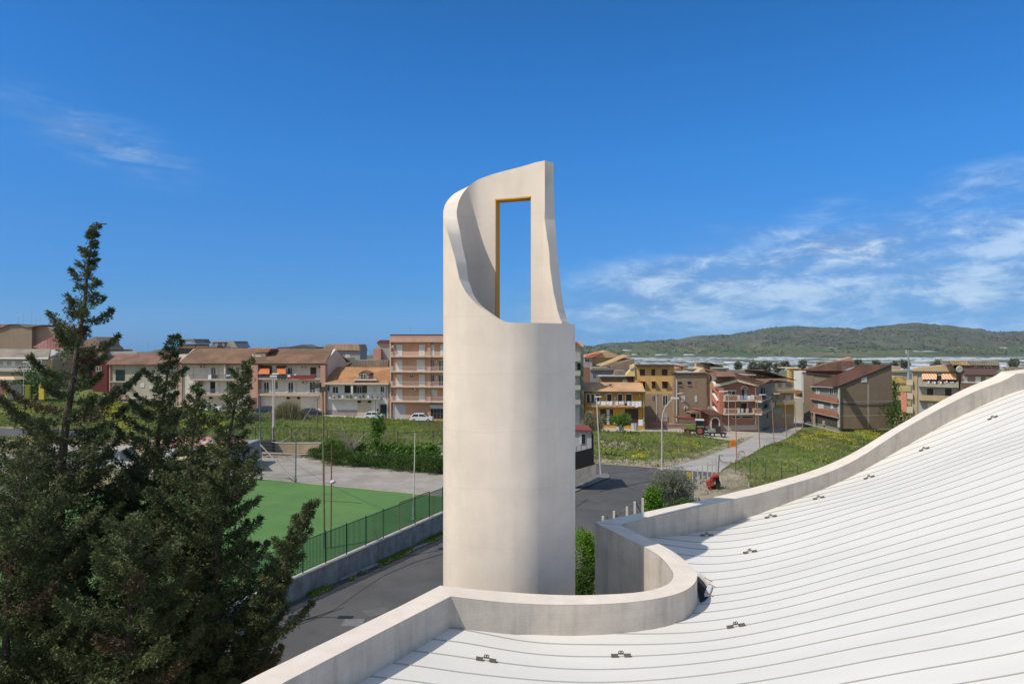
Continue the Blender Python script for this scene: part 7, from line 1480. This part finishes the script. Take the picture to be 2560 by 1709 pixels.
g = MB(); c = PX(20,948,123.); g.hexa([c+np.array(v) for v in ((-3,-1.5,0),(2.3,-1.5,0),(2.3,1.5,0),(-3,1.5,0))], [c+np.array(v) for v in ((-2.4,-1,.5),(1.7,-1,.5),(1.7,1,.5),(-2.4,1,.5))]); pa = thing('parasol', c-np.array((0,0,3.)), 'sand coloured square parasols behind the maroon wall panel', 'parasol'); g.build('canopy', mat('sand_cloth',(.55,.40,.25)), pa); g = MB(); g.bar(c-np.array((0,0,3.)), c, .05); g.build('pole', M_polew, pa)
# pale low buildings below the lane, left, behind the conifers
for x0, x1, y0, y1, Y, c, l_ in ((60,300,1128,1160,70.,(.30,.32,.31),'pale grey shed roof glimpsed through the tallest conifer'),(20,330,1172,1205,62.,(.45,.36,.22),'beige low wall glimpsed through the tallest conifer')):
    P0, P1 = PX(x0,y0,Y), PX(x1,y1,Y); t = thing('shed', (P0[0], Y, ZT), l_, 'shed'); g = MB(); g.box(P0[0], P1[0], Y, Y+3, ZT, P0[2]); g.build('wall', mat('shed_'+str(x0), c, .9, .08, 1), t)
    g = MB(); g.box(P0[0]-.2, P1[0]+.2, Y-.2, Y+3.2, P0[2]+.003, P0[2]+.15); g.build('roof', M_slabg, t)
# spectators' white goal and post inside the pitch (behind the conifers)
# ------------------------------------------------------------ vehicles
M_tyre = mat('tyre_rubber', (.02,.02,.02), .9, .1, 5); M_rim = mat('wheel_rim', (.35,.35,.36), .4, .1, 5, metal=.5); M_cg = mat('car_glass', (.015,.018,.02), .08, .1, 3, spec=.8)
def car(name, label, c, rz, paint, L_=4.1, H=1.48, style='hatch', Wd_=1.7, cat='car'):
    t = thing(name, (0,0,0), label, cat, None, 0); P = {'hatch': [(-.5,.30),(-.5,.62),(-.47,.86),(-.30,.95),(-.22,.97),(.16,.97),(.47,.84),(.5,.62),(.5,.28)], 'van': [(-.5,.3),(-.5,1.0),(.2,1.0),(.32,.98),(.48,.9),(.5,.6),(.5,.28)], 'jeep': [(-.5,.4),(-.5,1.02),(.1,1.02),(.12,1.0),(.46,.98),(.5,.9),(.5,.4)]}[style]
    roof = {'hatch': [(-.46,.9),(-.37,1.36),(-.30,1.46),(.02,1.48),(.10,1.42),(.30,.93)], 'van': [(-.49,.98),(-.47,1.75),(-.42,1.82),(.18,1.82),(.26,1.7),(.42,.93)], 'jeep': [(-.49,1.0),(-.47,1.72),(-.44,1.78),(.06,1.78),(.12,1.7),(.18,1.0)]}[style]
    k = H/1.48; hw = Wd_/2; g = MB()
    side = [(x*L_, z*k) for x, z in P]; b1 = [(x, -hw, z) for x, z in side]; b2 = [(x, hw, z) for x, z in side]
    g.hexa(b1, b2); g.build('body', paint, t)
    r1 = [(x*L_, -hw*(.98 if z < 1.0 else .80), z*k) for x, z in roof]; r2 = [(x, -y, z) for x, y, z in r1]; g = MB(); g.hexa(r1, r2); cb = g.build('cabin', paint, t)
    zs0 = min(z for x, z in roof)+.06; zr1 = max(z for x, z in roof)-.10
    def wx(z, front): # x along roof profile at height z
        pr = roof[len(roof)//2:] if front else roof[:len(roof)//2][::-1]; zs_ = [p[1] for p in pr][::-1]; xs_ = [p[0] for p in pr][::-1]; o = np.argsort(zs_); return float(np.interp(z, np.array(zs_)[o], np.array(xs_)[o]))
    for sgn in (-1, 1):
        xa0, xa1, xb0, xb1 = wx(zs0,False)+.03, wx(zr1,False)+.03, wx(zs0,True)-.03, wx(zr1,True)-.02
        for f0, f1 in ((0,.46),(.51,1)):
            y0, y1 = sgn*hw*.99, sgn*hw*.85; q = [((xa0+(xb0-xa0)*f0)*L_, y0, zs0*k), ((xa0+(xb0-xa0)*f1)*L_, y0, zs0*k), ((xa1+(xb1-xa1)*f1)*L_, y1, zr1*k), ((xa1+(xb1-xa1)*f0)*L_, y1, zr1*k)]
            g = MB(); g.hexa([(x, y+sgn*.012, z) for x, y, z in q], q); g.build('side_window', M_cg, t)
    for fr_ in (True, False):
        a, b_ = wx(zs0, fr_), wx(zr1, fr_); e = .02*(1 if fr_ else -1); q = [((a*L_+e), -hw*.86, zs0*k), ((a*L_+e), hw*.86, zs0*k), ((b_*L_+e), hw*.72, zr1*k), ((b_*L_+e), -hw*.72, zr1*k)]
        g = MB(); g.hexa([(x-e*1.5, y, z) for x, y, z in q], q); g.build('windscreen' if fr_ else 'rear_window', M_cg, t)
    for x in (-.31, .31):
        for y in (-hw+.06, hw-.06):
            s = 1 if y > 0 else -1; r = .31 if style != 'jeep' else .36; ring = lambda rr, yy: [(x*L_+rr*cos(a), yy, r+rr*sin(a)) for a in np.linspace(0, 2*pi, 15)[:-1]]
            g = MB(); g.hexa(ring(r, y-.10), ring(r, y+.10)); w_ = g.build('wheel', M_tyre, t); g = MB(); g.hexa(ring(r*.6, y+s*.10), ring(r*.55, y+s*.115)); g.build('rim', M_rim, w_)
    for y in (-hw*.72, hw*.72):
        g = MB(); g.box(.495*L_, .505*L_, y-.16, y+.16, .60*k, .74*k); g.build('headlight', M_acc, t); g = MB(); g.box(-.508*L_, -.495*L_, y-.12, y+.12, .66*k, .84*k); g.build('tail_light', mat('red_lens',(.35,.02,.02),.3), t)
    g = MB(); g.box(-.505*L_, .507*L_, -hw*.96, hw*.96, .24*k, .36*k); g.build('bumper', M_blk, t)
    t.location = [float(v) for v in c]; t.rotation_euler = (0, 0, rz)
    return t
P_w = mat('white_car_paint', (.70,.70,.70), .25, .02, 2); P_b = mat('dark_blue_car_paint', (.03,.045,.08), .25, .05, 2); P_k = mat('black_car_paint', (.015,.017,.02), .3, .05, 2); P_y = mat('cream_yellow_paint', (.62,.50,.24), .3, .03, 2)
def onS(px, py):
    Y = 128.5 if px < 1200 else G(px, py)[1]; X = (px-CX)/F*Y; return np.array((X, Y, float(hraw(X, Y))+.06))
car('parked_car', 'white hatchback in front of the white row house, half behind conifer twigs', onS(527,1026), R(-2), P_w, 4.0)
car('parked_car', 'dark blue estate car right of the reed clump, seen side on', onS(779,1040), R(-2), P_b, 4.4)
car('parked_car', 'dark car left of the tall reeds, partly hidden by a net post', onS(659,1034), R(176), P_b, 4.2)
car('parked_car', 'small white boxy car before the dark doorway of the orange tiled house', onS(936,1044), R(-2), P_w, 3.7, 1.42)
car('parked_car', 'white crossover in front of the peach apartment block garage', onS(1054,1051), R(-1), P_w, 4.3, 1.58)
car('parked_car', 'black jeep parked before the shutters of the beige house', onS(1943,1047), R(70), P_k, 3.8, 1.75, 'jeep')
car('parked_car', 'white car in the yard of the block building, nose to the left', onS(2045,1066)+np.array((0,1,.2)), R(185), P_w, 4.0)
yv = PX(455,1172,66.); yv[2] = ZT
car('yellow_van', 'cream yellow van behind the conifers by the kiosk', yv, R(205), P_y, 4.8, 1.9, 'van', 1.9, 'van')
# tractor with a mounted sprayer
tb = G(1752,1087); TR = thing('tractor', tb, 'green tractor with red wheel hubs and an implement behind, in front of the porch', 'tractor', None, R(-12))
M_tg = mat('lime_green_paint', (.15,.21,.04), .4, .06, 3); M_hub = mat('red_hub', (.33,.07,.04), .5, .08, 3)
def tw(x, y, r, w2):
    ring = lambda rr, yy: [(x+rr*cos(a), yy, r+rr*sin(a)) for a in np.linspace(0, 2*pi, 19)[:-1]]; g = MB(); g.hexa(ring(r, y-w2), ring(r, y+w2)); w_ = g.build('wheel', M_tyre, TR) if False else mesh_local('wheel', g, M_tyre, TR); s = -1 if y < 0 else 1; g = MB(); g.hexa(ring(r*.55, y+s*w2), ring(r*.5, y+s*(w2+.05))); mesh_local('hub', g, M_hub, w_)
def mesh_local(nm, g, m, par):
    me = bpy.data.meshes.new(nm); me.from_pydata(g.v, [], g.f); me.update(); me.materials.append(m); o = bpy.data.objects.new(nm, me); sc.collection.objects.link(o); o.parent = par; return o
for x, r, w2 in ((-.2,.85,.25),(-2.4,.6,.2)):
    for y in (-.95,.95): tw(x, y, r, w2)
lb_ = lambda nm, b_, m: mesh_local(nm, MB().box(*b_), m, TR)
lb_('bonnet', (-2.9,-.9,-.4,.4,1.05,1.75), M_tg); lb_('chassis', (-2.8,.3,-.35,.35,.6,1.05), M_blk); g = MB(); g.hexa([(-1.0,-.7,1.3),(.45,-.7,1.3),(.45,.7,1.3),(-1.0,.7,1.3)], [(-.8,-.6,2.75),(.4,-.6,2.75),(.4,.6,2.75),(-.8,.6,2.75)]); mesh_local('cab_glass', g, M_cg, TR)
lb_('cab_roof', (-1.0,.55,-.75,.75,2.75,2.92), P_w); 
for x, y in ((-.95,-.68),(-.95,.68),(.42,-.68),(.42,.68)): g = MB(); g.bar((x,y,1.3),(x*.85,y*.88,2.78),.05); mesh_local('cab_pillar', g, M_blk, TR)
for y in (-.95,.95): lb_('mudguard', (-.75,.5,y-.27,y+.27,1.55,1.75), M_tg)
im = thing('sprayer_trailer', G(1783,1091), 'grey trailed implement with red frame hitched behind the green tractor', 'farm machine', None, R(-12))
for x, r in ((-.2,.45),(1.7,.42)):
    for y in (-.8,.8):
        ring = lambda rr, yy: [(x+rr*cos(a), yy, r+rr*sin(a)) for a in np.linspace(0, 2*pi, 15)[:-1]]; g = MB(); g.hexa(ring(r, y-.12), ring(r, y+.12)); w_ = mesh_local('wheel', g, M_tyre, im); g = MB(); s = -1 if y < 0 else 1; g.hexa(ring(r*.5, y+s*.12), ring(r*.45, y+s*.15)); mesh_local('hub', g, M_acc, w_)
for nm, b_, m in (('frame', (-1.6,2.3,-.6,.6,.62,.80), M_blk),('tank', (-1.0,.3,-.55,.55,.85,1.45), mat('grey_green_tank',(.22,.25,.20))),('blue_box', (-1.4,-.6,-.4,.4,1.45,1.85), mat('blue_grey_box',(.08,.10,.18))),('rear_box', (.5,1.3,-.6,.6,.85,1.9), M_blk)): mesh_local(nm, MB().box(*b_), m, im)
for k in range(7): g = MB(); g.bar((.6+k*.36,-.7,.9+.25*(k%2)), (1.0+k*.34,.7,1.3-.12*(k%3)), .045); mesh_local('red_tube', g, M_hub, im)
# antenna mast at the right
am = pole('antenna_mast', 'tall steel antenna mast between the block building and the grey house', 'antenna', *cq(1296,620,'D'), *cq(1286,350,'D'), .22, M_steel, Y=150.)
for x, y0, y1 in ((1268,345,385),(1288,350,390),(1300,560,615),(1284,560,615)): g = MB(); g.bar(PX(*cq(x,y0,'D'),150.), PX(*cq(x,y1,'D'),150.), .12); g.build('antenna_panel', M_acc, am)
g = MB(); g.bar(PX(*cq(1266,383,'D'),150.), PX(*cq(1292,388,'D'),150.), .06); g.build('cross_arm', M_steel, am)
# field marker and drain cover on the near road
dc = G(883,1558); g = MB(); g.box(dc[0]-.55, dc[0]+.55, dc[1]-.45, dc[1]+.45, dc[2]+.0, dc[2]+.045); tag(g.build('drain_cover', mat('worn_drain_cover',(.16,.16,.15),.9,.3,6)), 'worn square drain cover in the dark road beside the left parapet', 'drain cover')

# ------------------------------------------------------------ air
hzm = bpy.data.materials.new('haze_air'); hzm.use_nodes = True; nt = hzm.node_tree
for n in list(nt.nodes): nt.nodes.remove(n)
o_ = nt.nodes.new('ShaderNodeOutputMaterial'); v_ = nt.nodes.new('ShaderNodeVolumePrincipled'); nt.links.new(v_.outputs[0], o_.inputs['Volume'])
v_.inputs['Color'].default_value = (.80,.87,.95,1); v_.inputs['Density'].default_value = 3e-5; v_.inputs['Anisotropy'].default_value = .2
g = MB(); g.box(-7000, 9000, -60, 6500, -820, 260); tag(g.build('haze', hzm), kind='stuff')
